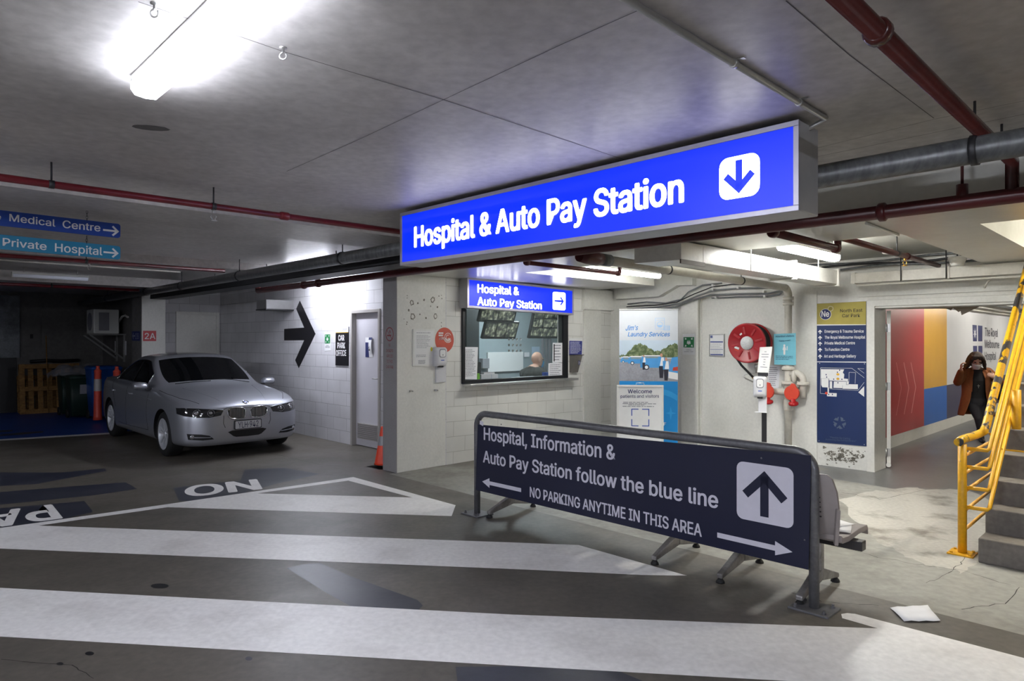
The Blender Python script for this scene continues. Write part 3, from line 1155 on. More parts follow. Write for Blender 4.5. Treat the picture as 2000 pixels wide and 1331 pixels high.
def make_bench(name, label, n, pitch, legs, origin, group):
    t = thing(name, label, 'bench', origin, BARR.rot, group)
    tot = pitch * n
    mb = MB()
    mb.box(-tot - 0.02, 0.03, 0.12, 0.19, 0.335, 0.395)
    mb.build('beam', m_beam, t, bevel=0.004)
    for x in legs:
        mb = MB()
        mb.box(x - 0.028, x + 0.028, 0.125, 0.185, 0.14, 0.336)
        for y0, y1 in ((0.155, -0.15), (0.155, 0.46)):
            mb.loft([[(x - 0.03, y0, 0.17), (x + 0.03, y0, 0.17), (x + 0.03, y0, 0.085), (x - 0.03, y0, 0.085)],
                     [(x - 0.022, y1, 0.062), (x + 0.022, y1, 0.062), (x + 0.022, y1, 0.03), (x - 0.022, y1, 0.03)]], smooth=False)
        lg = mb.build('leg', m_castalu, t, bevel=0.008)
        for y1 in (-0.135, 0.445):
            mb = MB()
            mb.lathe([(0.03, 0), (0.028, 0.012), (0.014, 0.03)], 14, M=Matrix.Translation((x, y1, 0)))
            mb.build('rubber_foot', m_rubber, lg)
    for i in range(n):
        cx = -pitch * (i + 0.5)
        prof, w = seat_shell()
        mb = MB()
        th = 0.022
        # seat pan
        rings = []
        for y, z in [(0.42, 0.40), (0.40, 0.432), (0.25, 0.437), (0.08, 0.425), (-0.02, 0.432), (-0.05, 0.45)]:
            rings.append([(cx - w, y, z + 0.006), (cx - w * 0.5, y, z), (cx + w * 0.5, y, z), (cx + w, y, z + 0.006),
                          (cx + w, y, z - 0.03), (cx - w, y, z - 0.03)])
        mb.loft(rings, 0)
        mb.build('seat', m_seat, t, bevel=0.004)
        mb = MB()
        rings = []
        for y, z, ww in [(-0.03, 0.44, 0.2), (-0.055, 0.52, 0.222), (-0.075, 0.62, 0.228), (-0.09, 0.72, 0.222), (-0.105, 0.80, 0.2), (-0.11, 0.825, 0.17)]:
            rings.append([(cx - ww, y + 0.02, z), (cx - ww * 0.5, y, z), (cx + ww * 0.5, y, z), (cx + ww, y + 0.02, z),
                          (cx + ww, y - 0.002, z), (cx + ww * 0.5, y - th, z), (cx - ww * 0.5, y - th, z), (cx - ww, y - 0.002, z)])
        mb.loft(rings, 0)
        bk = mb.build('backrest', m_seat, t, bevel=0.003)
        for k in range(5):
            z = 0.56 + 0.03 * k
            mb = MB()
            mb.box(cx - 0.13, cx + 0.13, -0.0865 - 0.0045 * k, -0.06, z - 0.004, z + 0.004)
            mb.build('slot', m_black, bk)
        for sxx in (-1, 1):
            mb = MB()
            mb.bar((cx + sxx * 0.2, -0.045, 0.395), (cx + sxx * 0.228, -0.085, 0.62), 0.022, 0.03)
            mb.build('back_bracket', m_seat, t, bevel=0.003)
    return t


g = 'bench seats behind the barrier'
# origin: beam line behind the panel
ob = QR(4.30, F(1655, 1078, 0.365).dot(D1))
o_line = Vector((ob.x, ob.y, 0))
Rr = o_line.dot(D1)


def on_line(px, py):
    return -(F(px, py).dot(D1) - Rr)


l4, l3 = -0.22, -0.75
bench2 = make_bench('bench', 'end pair of grey moulded seats on a beam, papers on its last seat', 2, 0.53, (on_line(1583, 1168) , on_line(1427, 1128)), o_line, None)
o2 = QR(4.30, Rr + 1.16)
Rr2 = Rr + 1.16
x_a = -(F(1308, 1090).dot(D1) - Rr2)
x_b = -(F(988, 1003).dot(D1) - Rr2)
bench1 = make_bench('bench', 'row of four grey moulded seats hidden behind the middle of the navy panel', 4, 0.53, (x_a, x_b), Vector((o2.x, o2.y, 0)), None)
# papers and a tray left on the end seat
m_paper = mat('white_paper', (224, 224, 228), 0.7, 0, 0.03)
cseat = o_line + BARR.u * (-0.265)
for i, (dx, dy, a, lab) in enumerate(((0.10, 0.20, 0.3, 'loose white sheet lying on the end seat'), (0.05, 0.25, -0.35, 'second white sheet half under the other on the end seat'))):
    mb = MB()
    M = Matrix.Rotation(a, 4, 'Z')
    g4 = []
    for u in range(5):
        for v in range(4):
            g4.append(M @ Vector((-0.1 + 0.2 * u / 4, -0.12 + 0.24 * v / 3, 0.0015 * ((u + v) % 2))))
    fs = [(u * 4 + v, (u + 1) * 4 + v, (u + 1) * 4 + v + 1, u * 4 + v + 1) for u in range(4) for v in range(3)]
    mb.add(g4, fs, 0, True)
    p = cseat + BARR.u * dx - BARR.n * dy
    o = mb.build('paper_sheet', m_paper, None, (p.x, p.y, 0.4395 + 0.004 * i), BARR.rot)
    o.modifiers.new('sheet', 'SOLIDIFY').thickness = 0.0008
    tag(o, lab, 'paper')
mb = MB()
mb.prism(ell(0, 0, 0.07, 0.1, 20), 0, 0.018, M=Matrix.Rotation(math.radians(90), 4, 'X'))
p = cseat - BARR.u * 0.13 - BARR.n * 0.10
o = mb.build('sunglasses_case', m_black, None, (p.x, p.y, 0.448), BARR.rot + 0.4, bevel=0.006)
tag(o, 'dark flat case lying against the backrest of the end seat', 'case')

# dropped sheet on the floor
mb = MB()
pts = [F(*p) for p in ((1738, 1189), (1812, 1185), (1837, 1216), (1766, 1216))]
c0 = sum(pts, Vector()) / 4
grid = []
for u in range(6):
    for v in range(4):
        a = pts[0].lerp(pts[1], u / 5)
        b = pts[3].lerp(pts[2], u / 5)
        p = a.lerp(b, v / 3) - c0
        grid.append((p.x, p.y, 0.004 + 0.006 * abs(math.sin(u * 1.7 + v))))
mb.add(grid, [(u * 4 + v, u * 4 + v + 1, (u + 1) * 4 + v + 1, (u + 1) * 4 + v) for u in range(5) for v in range(3)], 0, True)
o = mb.build('paper_sheet', m_paper, None, (c0.x, c0.y, 0.001))
o.modifiers.new('sheet', 'SOLIDIFY').thickness = 0.0008
tag(o, 'crumpled white sheet dropped on the concrete before the stairs', 'paper')
# ------------------------------------------------------------------ lamps
m_diff = {}


def batten(name, label, L, w, h, centre, rot, E, group=None, rods=0.0, tint=(238, 242, 255)):
    """fluorescent fitting: enamel spine, curved lit diffuser, two end caps; centre = middle of its underside"""
    t = thing(name, label, 'ceiling light', centre, rot, group)
    key = 'tube_light_%d_%d' % (round(E * 10), tint[0])
    m = glow(key, tint, E)
    mb = MB()
    mb.box(-L / 2, L / 2, -w / 2, w / 2, h * 0.62, h)
    mb.build('spine', m_whitemetal, t, bevel=0.004)
    prof = [(-w / 2, h * 0.62), (-w / 2, h * 0.3), (-w * 0.36, h * 0.06), (0, 0), (w * 0.36, h * 0.06), (w / 2, h * 0.3), (w / 2, h * 0.62)]
    mb = MB()
    mb.loft([[(-L / 2 + 0.012, y, z) for y, z in prof], [(L / 2 - 0.012, y, z) for y, z in prof]], 0, smooth=True)
    mb.build('diffuser', m, t)
    for s in (-1, 1):
        mb = MB()
        x0 = s * (L / 2 - 0.012)
        mb.loft([[(x0, y, z) for y, z in prof], [(s * L / 2, y * 0.98, z) for y, z in prof]], 0, smooth=False)
        mb.build('end_cap', m if E > 20 else m_whitemetal, t)
    if rods:
        for s in (-1, 1):
            mb = MB()
            mb.cyl((s * L * 0.35, 0, h), (s * L * 0.35, 0, h + rods), 0.006, 8)
            mb.build('hanger_rod', m_steel, t)
    return t


RD1 = math.atan2(-D1.y, -D1.x)
RD2 = math.atan2(D2.y, D2.x)
e = F(284, 192, 2.675)
batten('ceiling_batten', 'bright fluorescent batten on the bare slab at the photo\'s top left', 1.28, 0.115, 0.085, e - D1 * 0.64, RD1, E_TUBE)
c = QR(5.0, 9.75, 2.6)
batten('ceiling_batten', 'fluorescent batten over the black wall arrow, half hidden by pipes', 1.2, 0.1, 0.08, c, RD1, E_CORNER, rods=0.08)
c = QR(7.15, 5.22, 2.5)
batten('ceiling_batten', 'lit batten against the bulkhead above the pay window', 1.5, 0.1, 0.08, c, RD2, E_LOBBY * 0.5, rods=Z_LOB - 2.58, tint=(250, 250, 246))
a, b = F(1526, 492, 2.47), F(1634, 509, 2.47)
c = (a + b) / 2
batten('ceiling_batten', 'lit batten in the recess above the hose reel', 1.25, 0.12, 0.1, c, RD2, E_LOBBY, rods=Z_LOB - 2.57, tint=(250, 250, 246))
batten('ceiling_batten', 'unlit slim batten on the far dark ceiling near the hanging signs', 1.0, 0.1, 0.08, F(100, 545, 2.6), RD2, 0.02, rods=0.08)
# corridor lamps, hidden behind the lintel
for i, k in enumerate((2.0, 5.0, 8.0)):
    batten('corridor_batten', 'batten on the corridor ceiling behind the lintel', 1.25, 0.1, 0.08, QR(MUR.o.dot(D2) + k, 1.9, 2.50), RD2, E_CORRIDOR, 'corridor battens', tint=(255, 250, 238))
# unseen battens added behind the camera to brighten foreground and car
for i, (q_, r_, rot_) in enumerate(((-4.2, 2.6, RD1), (-1.6, -3.2, RD1), (-6.0, -3.2, RD1), (-3.2, 9.4, RD1))):
    batten('ceiling_batten', 'unseen batten added behind the camera to light the foreground', 1.28, 0.115, 0.085, QR(q_, r_, 2.675), rot_, E_ADDED, 'added battens behind the camera')
# lamp above the steps, inside the stair opening
batten('stair_batten', 'batten on the ceiling of the stair opening', 1.25, 0.1, 0.08, QR(7.6, -0.5, 4.5), RD2, E_LOBBY * 3, tint=(255, 248, 232))

# ------------------------------------------------------------------ pipes
m_red = worn('red_pipe_paint', (84, 26, 28), (66, 20, 22), scale=5, lo=0.4, hi=0.7, rough=0.34, fine=40, finev=0.08)
m_redhi = worn('bright_red_pipe_paint', (118, 26, 36), (92, 20, 28), scale=5, lo=0.4, hi=0.7, rough=0.32, fine=40, finev=0.08)
m_brown = worn('oxide_pipe_paint', (76, 32, 28), (62, 27, 24), scale=6, lo=0.4, hi=0.7, rough=0.22, fine=40, finev=0.08)
m_spiral = worn('galvanised_spiral_duct', (112, 114, 115), (84, 86, 88), scale=6, lo=0.4, hi=0.7, rough=0.36, metal=0.35, fine=30, finev=0.15, stretch=(6, 1, 1))
m_chain = mat('dark_chain_steel', (70, 70, 72), 0.5, 0.8, 0.05)


def run(p, q):
    return [p, q]


def pipe(name, label, pts, r, m, cat='pipe', collars=(), n=16, group=None, collar_name='coupling', cr=1.35, cl=0.05, hang=(), hz=Z_CEIL):
    """pipe through world points; collars and hangers at fractions of the first leg"""
    base = Vector(pts[0])
    t = thing(name, label, cat, base, 0, group)
    loc = [Vector(p) - base for p in pts]
    mb = MB()
    mb.tube(loc, r, n)
    mb.build('tube', m, t)
    d = (loc[-1] - loc[0]).normalized() if len(loc) == 2 else (loc[1] - loc[0]).normalized()
    Ltot = (loc[1] - loc[0]).length
    for f in collars:
        c = loc[0] + d * f * Ltot
        mb = MB()
        mb.tube([c - d * cl / 2, c - d * cl * 0.3, c + d * cl * 0.3, c + d * cl / 2], [r * 1.08, r * cr, r * cr, r * 1.08], n)
        mb.build(collar_name, m, t)
    for f in hang:
        c = loc[0] + d * f * Ltot
        mb = MB()
        mb.tube([c - d * 0.015, c + d * 0.015], r * 1.12, n)
        mb.cyl(c + UP * r, c + UP * (hz - base.z - c.z), 0.006, 8)
        mb.build('hanger', m_chain, t)
    return t


def frac(px, py, z, p, q):
    """fraction along p-q of the point seen at px, py at height z"""
    x = F(px, py, z)
    d = Vector(q) - Vector(p)
    return (x - Vector(p)).dot(d) / d.length_squared


p, q = QR(4.50, -5, 2.43), QR(4.50, 10.4, 2.43)
f1, f2 = frac(1718, 412, 2.43, p, q), frac(655, 555, 2.43, p, q)
fh = frac(1880, 395, 2.43, p, q)
t = pipe('sprinkler_main', 'dark red sprinkler main running under the big blue sign to the arrow wall', [p, q, q + UP * 0.04, q + UP * 0.31], 0.043, m_red, collars=(f1, f2, 0.9), hang=())
for f, z in ((fh, 0.33),):
    c = (q - p) * f
    mb = MB()
    mb.cyl(c, c + UP * 0.1, 0.03, 14)
    mb.cyl(c + UP * 0.1, c + UP * z, 0.008, 8)
    mb.build('riser', m_red, t)
p, q = QR(-1.0, 0.71, 2.62), QR(4.50, 0.71, 2.62)
f1 = frac(1708, 64, 2.62, p, q)
pipe('sprinkler_branch', 'oxide red branch pipe crossing the slab at the photo\'s top right', [p, q, q - UP * 0.16], 0.032, m_brown, collars=(f1,), hang=(0.3, 0.95))
p, q = QR(3.73, -5, 2.53), QR(3.73, 18.6, 2.53)
fr_ = [frac(px, py, 2.53, p, q) for px, py in ((675, 505), (485, 540), (390, 560), (335, 572), (1900, 290), (265, 585))]
pipe('spiral_duct', 'dark galvanised round duct hung below the slab behind the big sign', [p, q], 0.064, m_spiral, 'duct', collars=fr_[:4], hang=fr_, collar_name='duct_clamp', cr=1.12, cl=0.03)
p, q = QR(-4, 5.02, 2.62), QR(4.3, 5.02, 2.62)
fa, fb = frac(110, 352, 2.62, p, q), frac(545, 425, 2.62, p, q)
fs_ = frac(412, 405, 2.62, p, q)
t = pipe('sprinkler_branch', 'red branch pipe under the slab, nearest of the three in the dark area', [p, q], 0.024, m_redhi, collars=(fb,), hang=(fa, fs_), cl=0.08)
pd = (q - p)


def sprinkler(parent, c, m=m_steel):
    mb = MB()
    mb.cyl(c, c - UP * 0.03, 0.012, 10)
    for s in (-1, 1):
        mb.tube([c + Vector((s * 0.01, 0, -0.03)), c + Vector((s * 0.02, 0, -0.05)), c + Vector((s * 0.006, 0, -0.075))], 0.003, 6)
    mb.lathe([(0.0, -0.085), (0.024, -0.083), (0.026, -0.078), (0.0, -0.075)], 14, M=Matrix.Translation(c))
    return mb.build('sprinkler_head', m, parent)


sprinkler(t, pd * fs_ - UP * 0.024)
p, q = QR(-3, 9.4, 2.6), QR(3.6, 9.4, 2.6)
t = pipe('sprinkler_branch', 'dull red branch pipe below the teal hanging sign, middle of the three', [p, q], 0.024, m_redhi, hang=(0.4, 0.75))
sprinkler(t, (q - p) * frac(153, 518, 2.6, p, q) - UP * 0.024)
p, q = QR(-3, 13.4, 2.55), QR(3.6, 13.4, 2.55)
pipe('sprinkler_branch', 'dull red branch pipe deepest in the dark area, above the column', [p, q], 0.026, m_redhi, hang=(0.4, 0.8))
pipe('conduit', 'thin pale conduit run behind the far unlit batten', [QR(-3, 11.2, 2.72), QR(3.6, 11.2, 2.72)], 0.012, m_offwhite, 'conduit')
# wire bundle and dark tray beside the round duct
mb = MB()
o = QR(4.08, 4.9, 2.43)
for dz in (0, ):
    mb.box(0, 9.0, -0.15, 0.15, 0, 0.012)
    mb.box(0, 9.0, -0.15, -0.138, 0, 0.085)
    mb.box(0, 9.0, 0.138, 0.15, 0, 0.085)
rt = math.atan2(D1.y, D1.x)
t = thing('cable_tray', 'dark cable tray hung beside the round duct left of the sign', 'cable tray', o, rt)
mb.build('tray', mat('dark_tray_steel', (50, 50, 52), 0.5, 0.4, 0.06), t)
for x in (0.6, 2.6, 4.6, 6.6, 8.4):
    mb = MB()
    mb.cyl((x, -0.16, 0.0), (x, -0.16, Z_CEIL - 2.43), 0.006, 8)
    mb.build('hanger_rod', m_chain, t)
for i in range(3):
    mb = MB()
    mb.tube([(0.05, -0.08 + 0.07 * i, 0.03), (3, -0.06 + 0.06 * i, 0.03), (6, -0.09 + 0.08 * i, 0.03), (8.9, -0.08 + 0.07 * i, 0.03)], 0.016, 8)
    mb.build('cable', m_black, t)
# conduit to the big sign
p, q = QR(0.6, 1.292, 2.745), QR(3.43, 1.292, 2.745)
t = pipe('conduit', 'thin grey conduit on the slab leading to the end of the big blue sign', [p, q, q + D1 * 0.07 - UP * 0.03, q + D1 * 0.14 - UP * 0.05], 0.0135, m_steel, 'conduit')
for px, py in ((1440, 122), (1568, 198)):
    c = (q - p) * frac(px, py, 2.745, p, q)
    mb = MB()
    mb.tube([c - D2 * 0.01, c + D2 * 0.01], 0.018, 12)
    mb.bar(c - D1 * 0.045 + UP * 0.01, c + D1 * 0.0 + UP * 0.012, 0.02, 0.003)
    mb.build('saddle', m_steel, t)
pipe('conduit', 'short white conduit on the soffit between the red main and the stair opening', [F(1692, 436, 2.46), F(1754, 459, 2.46)], 0.01, m_whitemetal, 'conduit')
pts = [F(1636, 368, 2.745), F(1668, 384, 2.745)]
pipe('conduit', 'short grey conduit bent down behind the end of the big sign', [pts[0], pts[1], pts[1] + D2 * 0.05 - UP * 0.04, pts[1] + D2 * 0.06 - UP * 0.16], 0.012, m_steel, 'conduit')

# eye bolts in the slab
for i, (px, py, lab) in enumerate(((302, 6, 'steel eye hook in the slab left of the bright batten'), (553, 92, 'steel eye hook in the slab right of the bright batten'))):
    c = F(px, py, Z_CEIL)
    t = thing('eye_hook', lab, 'hook', (c.x, c.y, Z_CEIL))
    mb = MB()
    mb.lathe([(0.014, 0.0), (0.014, -0.004), (0.005, -0.006), (0.005, -0.02)], 12)
    mb.build('shank', m_steel, t)
    mb = MB()
    mb.tube([(0.013 * math.cos(a), 0.0, -0.033 + 0.013 * math.sin(a)) for a in [math.radians(90 + 310 * k / 14) for k in range(15)]], 0.0035, 8)
    mb.build('eye', m_steel, t)

# ---- lobby services
P_ST = HOSE.hit(1539.5, 700, 0.13)
r_st = P_ST.dot(D1)
Z_TOP = 2.345
p = QR(4.68, r_st, 2.39)
pe = Vector((P_ST.x, P_ST.y, Z_TOP))
t = thing('drain_pipe', 'thick off-white pipe sloping from the red main to the standpipe', 'pipe', p)
mb = MB()
mb.tube([Vector((0, 0, 0)), pe - p - D2 * 0.12], 0.046, 18)
mb.build('tube', m_offwhite, t)
mb = MB()
d = (pe - p).normalized()
mb.tube([d * 0.2, d * 0.33], 0.056, 18)
mb.build('grey_sleeve', m_spiral, t)
mb = MB()
mb.tube([d * -0.11, d * 0.0, d * 0.12, d * 0.2], [0.05, 0.062, 0.062, 0.056], 18)
mb.build('red_coupling', m_red, t)
for px, py in ((1302, 528), (1470, 545)):
    x = F(px, py, 2.37)
    k = (x - p).dot(d)
    mb = MB()
    mb.tube([d * (k - 0.012), d * (k + 0.012)], 0.05, 18)
    mb.cyl(d * k + UP * 0.046, d * k + UP * (Z_LOB - 2.39), 0.005, 8)
    mb.build('pipe_clamp', m_chain, t)
# standpipe with valves
t = thing('standpipe', 'off-white fire standpipe on the wall with red capped outlets', 'standpipe', (P_ST.x, P_ST.y, 0), HOSE.rot)
mb = MB()
k = 8
bend = [Vector((0, -0.12 + 0.12 * math.sin(math.radians(90 * i / k)), Z_TOP - 0.12 + 0.12 * math.cos(math.radians(90 * i / k)))) for i in range(k + 1)]
mb.tube([Vector((0, -0.0, 0.0)), Vector((0, 0, Z_TOP - 0.12))], 0.048, 18)
mb.build('riser_pipe', m_offwhite, t)
mb = MB()
mb.tube(bend, 0.05, 18)
mb.build('elbow', m_offwhite, t)


def stz(py):
    return HOSE.uv(1540, py, 0.13)[1]


def flange(z, r=0.082, h=0.03, parent=t, x=0, y=0):
    mb = MB()
    mb.lathe([(0.05, z - h / 2 - 0.01), (r, z - h / 2), (r, z + h / 2), (0.05, z + h / 2 + 0.01)], 20, M=Matrix.Translation((x, y, 0)))
    o = mb.build('flange', m_offwhite, parent, bevel=0.002)
    mb = MB()
    for s in (-1, 1):
        mb = MB()
        mb.cyl((x + s * (r - 0.008), y, z - h / 2 - 0.016), (x + s * (r - 0.008), y, z + h / 2 + 0.016), 0.011, 6)
        mb.build('flange_bolt', m_offwhite, o)


for py in (583, 593):
    flange(stz(py), 0.07, 0.02)
flange(stz(719), 0.085, 0.04)
flange(stz(748), 0.09, 0.03)
mb = MB()
z0, z1 = stz(800), stz(782)
mb.lathe([(0.052, z0 - 0.01), (0.06, z0), (0.06, z1), (0.052, z1 + 0.01)], 20)
mb.build('collar', m_offwhite, t)
# outlet arm to the right with the bypass loop
zc = stz(766)
mb = MB()
mb.tube([(-0.22, -0.02, zc), (0.16, -0.02, zc)], 0.045, 16)
mb.tube([(0.1, -0.02, zc), (0.1, -0.1, zc)], 0.05, 16)
mb.tube([(-0.24, -0.02, zc), (-0.24, -0.1, zc)], 0.05, 16)
mb.build('outlet_arm', m_offwhite, t)
zt2 = stz(728)
mb = MB()
loop = [Vector((0.02, 0, zt2 - 0.02)), Vector((0.08, 0, zt2))]
for i in range(9):
    a = math.radians(90 - 90 * i / 8)
    loop.append(Vector((0.10 + 0.10 * math.cos(a), 0, zt2 - 0.10 + 0.10 * math.sin(a))))
loop.append(Vector((0.20, 0, stz(775))))
mb.tube(loop, 0.042, 16)
mb.build('bypass_loop', m_offwhite, t)
flange(stz(748), 0.08, 0.028, t, 0.2, 0)
mb = MB()
mb.ball((0.085, -0.02, zt2 - 0.05), 0.03, 0.05, 0.085)
mb.build('valve_body', m_offwhite, t)
m_cap = mat('orange_red_cap', (206, 66, 44), 0.5, 0, 0.05)
m_capred = mat('glossy_red', (170, 26, 30), 0.25, 0, 0.05)
for x, lab in ((0.1, 'outlet_cap'), (-0.24, 'outlet_cap')):
    mb = MB()
    pts = ell(x, zc, 0.098, 0.098, 28)
    pts = [(px2, pz2 + (0.03 if abs(px2 - x - 0.02) < 0.035 and pz2 > zc + 0.06 else 0)) for px2, pz2 in pts]
    mb.prism(pts, -0.14, -0.1)
    o = mb.build('outlet_cap', m_cap, t, bevel=0.006)
    mb = MB()
    M = Matrix.Translation((x + 0.02, -0.12, zc - 0.13)) @ Matrix.Rotation(math.radians(12), 4, 'X')
    mb.lathe([(0.052, -0.03), (0.062, -0.02), (0.064, 0.0), (0.055, 0.012), (0.03, 0.02), (0.028, 0.06)], 18, M=M)
    mb.build('hand_wheel', m_capred, t)

# rectangular duct in the recess
m_duct = worn('white_sheet_duct', (222, 221, 214), (208, 206, 198), scale=3, lo=0.45, hi=0.7, rough=0.3, metal=0.0, fine=30, finev=0.04)
o = QR(4.8, 2.95, 2.30)
t = thing('air_duct', 'white rectangular sheet metal duct over the lobby in front of the hose wall', 'duct', o, RD2)
mb = MB()
mb.box(0.35, 3.42, 0, 0.26, 0, 0.16)
mb.build('straight_run', m_duct, t, bevel=0.003)
mb = MB()
mb.slab([(0.0, 0.0), (0.35, 0.0), (0.35, 0.26), (0.3, 0.42), (-0.06, 0.42)], 0.0, 0.155)
mb.build('branch', m_duct, t, bevel=0.003)
mb = MB()
mb.box(-0.02, 0.36, -0.012, 0.0, -0.03, 0.005)
mb.build('end_flange', mat('brown_flange', (92, 82, 70), 0.6, 0.2, 0.1), t)
for x in (2.2, 3.4):
    mb = MB()
    mb.box(x - 0.02, x + 0.02, -0.02, 0.28, -0.02, 0.18)
    mb.build('collar', m_duct, t, bevel=0.002)
for x in (1.2, 2.8):
    mb = MB()
    mb.cyl((x, -0.01, 0), (x, -0.01, Z_LOB - 2.3), 0.006, 8)
    mb.build('hanger_rod', m_whitemetal, t)
# trunking along the hose wall above the opening
o = QR(8.62, 2.95, 2.335)
t = thing('trunking', 'long white trunking along the wall above the corridor opening', 'trunking', o, HOSE.rot)
mb = MB()
mb.box(0, 6, 0, 0.11, 0, 0.12)
mb.build('channel', m_offwhite, t, bevel=0.003)
for x in (0.02, 1.0, 2.6):
    mb = MB()
    mb.box(x, x + 0.03, -0.008, 0.12, -0.008, 0.128)
    mb.build('strap', m_offwhite, t)
for x in (0.55, 1.0, 2.6):
    mb = MB()
    mb.cyl((x, -0.015, -0.01), (x, -0.015, (Z_LOB if x < 1.2 else Z_SOF) - 2.336), 0.006, 8)
    mb.build('hanger_rod', m_chain, t)
pipe('conduit', 'thin pale conduit clipped under the trunking above the opening', [QR(8.66, 2.9, 2.31), QR(8.66, -2, 2.31)], 0.012, m_offwhite, 'conduit')
# black flex and junction box at the right end of the trunking
c = HOSE.hit(1958, 538, 0.3)
t = thing('junction_box', 'round pale junction box with a drooping cable below the trunking', 'junction box', c, HOSE.rot)
mb = MB()
mb.lathe([(0.05, -0.03), (0.05, 0.02), (0.03, 0.03)], 16)
mb.build('box', m_offwhite, t)
mb = MB()
mb.tube([(-0.02, 0, 0), (-0.08, 0, -0.015), (-0.13, 0.02, -0.05), (-0.17, 0.05, -0.12)], 0.011, 8)
mb.build('cable', m_offwhite, t)

# small sprinkler pipes of the lobby
p = QR(4.62, 4.57, 2.40)
q = QR(6.15, 4.57, 2.40)
pipe('sprinkler_branch', 'short dark red pipe ending in an elbow beside the lit bulkhead batten', [p, q, q + UP * 0.04, q + UP * 0.26], 0.022, m_red, collars=(0.02, 0.98), cl=0.05)
p, q = QR(4.62, 2.11, 2.41), QR(5.86, 2.11, 2.41)
pipe('sprinkler_branch', 'dark red pipe turning up into the recess beside the lit batten above the reel', [p, q, q + UP * 0.05, q + UP * 0.25], 0.03, m_red, collars=(0.02, 0.97), cl=0.06)
p, q = QR(5.82, 2.08, 2.50), QR(8.85, 2.08, 2.50)
t = pipe('sprinkler_branch', 'dark red pipe in the recess running to the trunking above the directory', [p, q], 0.027, m_red, collars=(frac(1770, 501, 2.5, p, q),), hang=(0.5,), hz=Z_LOB)
sprinkler(t, (q - p) * frac(1763, 500, 2.5, p, q) - UP * 0.02, mat('brass', (190, 150, 70), 0.35, 0.9))
c = F(1733, 496, 2.61)
t = thing('smoke_detector', 'white round smoke detector in the lobby recess', 'smoke detector', (c.x, c.y, Z_LOB))
mb = MB()
mb.lathe([(0.065, 0.0), (0.065, -0.02), (0.05, -0.028)], 24)
mb.build('base', m_whitemetal, t)
mb = MB()
mb.lathe([(0.05, -0.028), (0.052, -0.045), (0.04, -0.06), (0.0, -0.064)], 24)
mb.build('sensor_head', m_whitemetal, t)
c = F(1872, 520, 2.44)
c = QR(8.40, 1.80, 2.44)
t = thing('ceiling_speaker', 'white cone speaker hanging over the trunking beside the stair edge', 'speaker', c)
mb = MB()
mb.lathe([(0.055, 0.0), (0.06, 0.01), (0.09, 0.085), (0.085, 0.095)], 24)
mb.build('cone', m_whitemetal, t)
mb = MB()
mb.cyl((0, 0, 0.09), (0, 0, Z_LOB - 2.44), 0.008, 8)
mb.build('stem', m_chain, t)
# cables in the back of the recess
for i, (q0, z0, rr0, rr1, mm, lab) in enumerate(((8.9, 2.62, 1.7, 3.6, m_spiral, 'topmost grey cable in the back of the lobby recess'), (8.88, 2.58, 1.7, 3.4, m_black, 'black cable in the back of the lobby recess'),
                                                 (8.86, 2.54, 1.7, 3.5, m_spiral, 'lower grey cable in the back of the lobby recess'))):
    pts = [QR(q0 - 0.02 * math.sin(k * 1.3 + i), rr0 + (rr1 - rr0) * k / 8, z0 + 0.015 * math.sin(k * 0.9 + i * 2)) for k in range(9)]
    pipe('cable', lab, pts, 0.014, mm, 'cable', n=8)

# cables and conduits on the hose wall above the banner
m_cabgrey = mat('grey_cable', (120, 122, 124), 0.5, 0, 0.05)
runs = (([(1226, 609), (1270, 606), (1318, 600), (1352, 586), (1388, 576), (1440, 574), (1500, 573), (1535, 566)], 0.13, m_cabgrey, 0.013, 'lowest grey conduit of the bundle above the banner'),
        ([(1226, 604), (1285, 600), (1330, 592), (1362, 578), (1395, 567), (1440, 563), (1500, 562)], 0.15, m_cabgrey, 0.013, 'second lowest grey conduit of the bundle above the banner'),
        ([(1224, 599), (1280, 596), (1322, 590), (1356, 574), (1392, 560), (1430, 555), (1480, 556)], 0.17, m_black, 0.008, 'black cable looped across the bundle above the banner'),
        ([(1226, 594), (1262, 590), (1300, 592), (1330, 585), (1345, 570), (1372, 557), (1410, 553)], 0.15, m_cabgrey, 0.012, 'topmost grey conduit of the bundle above the banner'),
        ([(1390, 582), (1440, 580), (1500, 579), (1522, 575), (1534, 566)], 0.03, m_cabgrey, 0.011, 'straight grey conduit clipped on the hose wall'))
for pxs, off, mm, r, lab in runs:
    pts = [HOSE.hit(px, py, off if k < 4 else min(off, 0.05)) for k, (px, py) in enumerate(pxs)]
    t = pipe('cable', lab, pts, r, mm, 'cable', n=8)
    base = pts[0]
    for px, py in ((1396, 570), (1444, 564), (1495, 573)):
        pass
for px, py in ((1396, 558), (1396, 566), (1402, 581), (1445, 562), (1495, 570), (1497, 579)):
    c = HOSE.hit(px, py, 0.0)
    mb = MB()
    mb.box(-0.014, 0.014, -0.075, 0, -0.016, 0.016)
    tag(mb.build('cable_clip', m_whitemetal, None, c, HOSE.rot, bevel=0.002), 'small white clip holding the conduits on the hose wall', 'clip', 'white cable clips')
# white haunch under the ceiling above the banner
mb = MB()
uv = [HOSE.uv(px, py, 0.12) for px, py in ((1204, 584), (1286, 579), (1322, 557), (1352, 557), (1352, 530), (1204, 530))]
mb.prism([(s, z) for s, z in uv], -0.12, 0)
struct(mb.build('trim_8', m_soffit, None, HOSE.o, HOSE.rot))
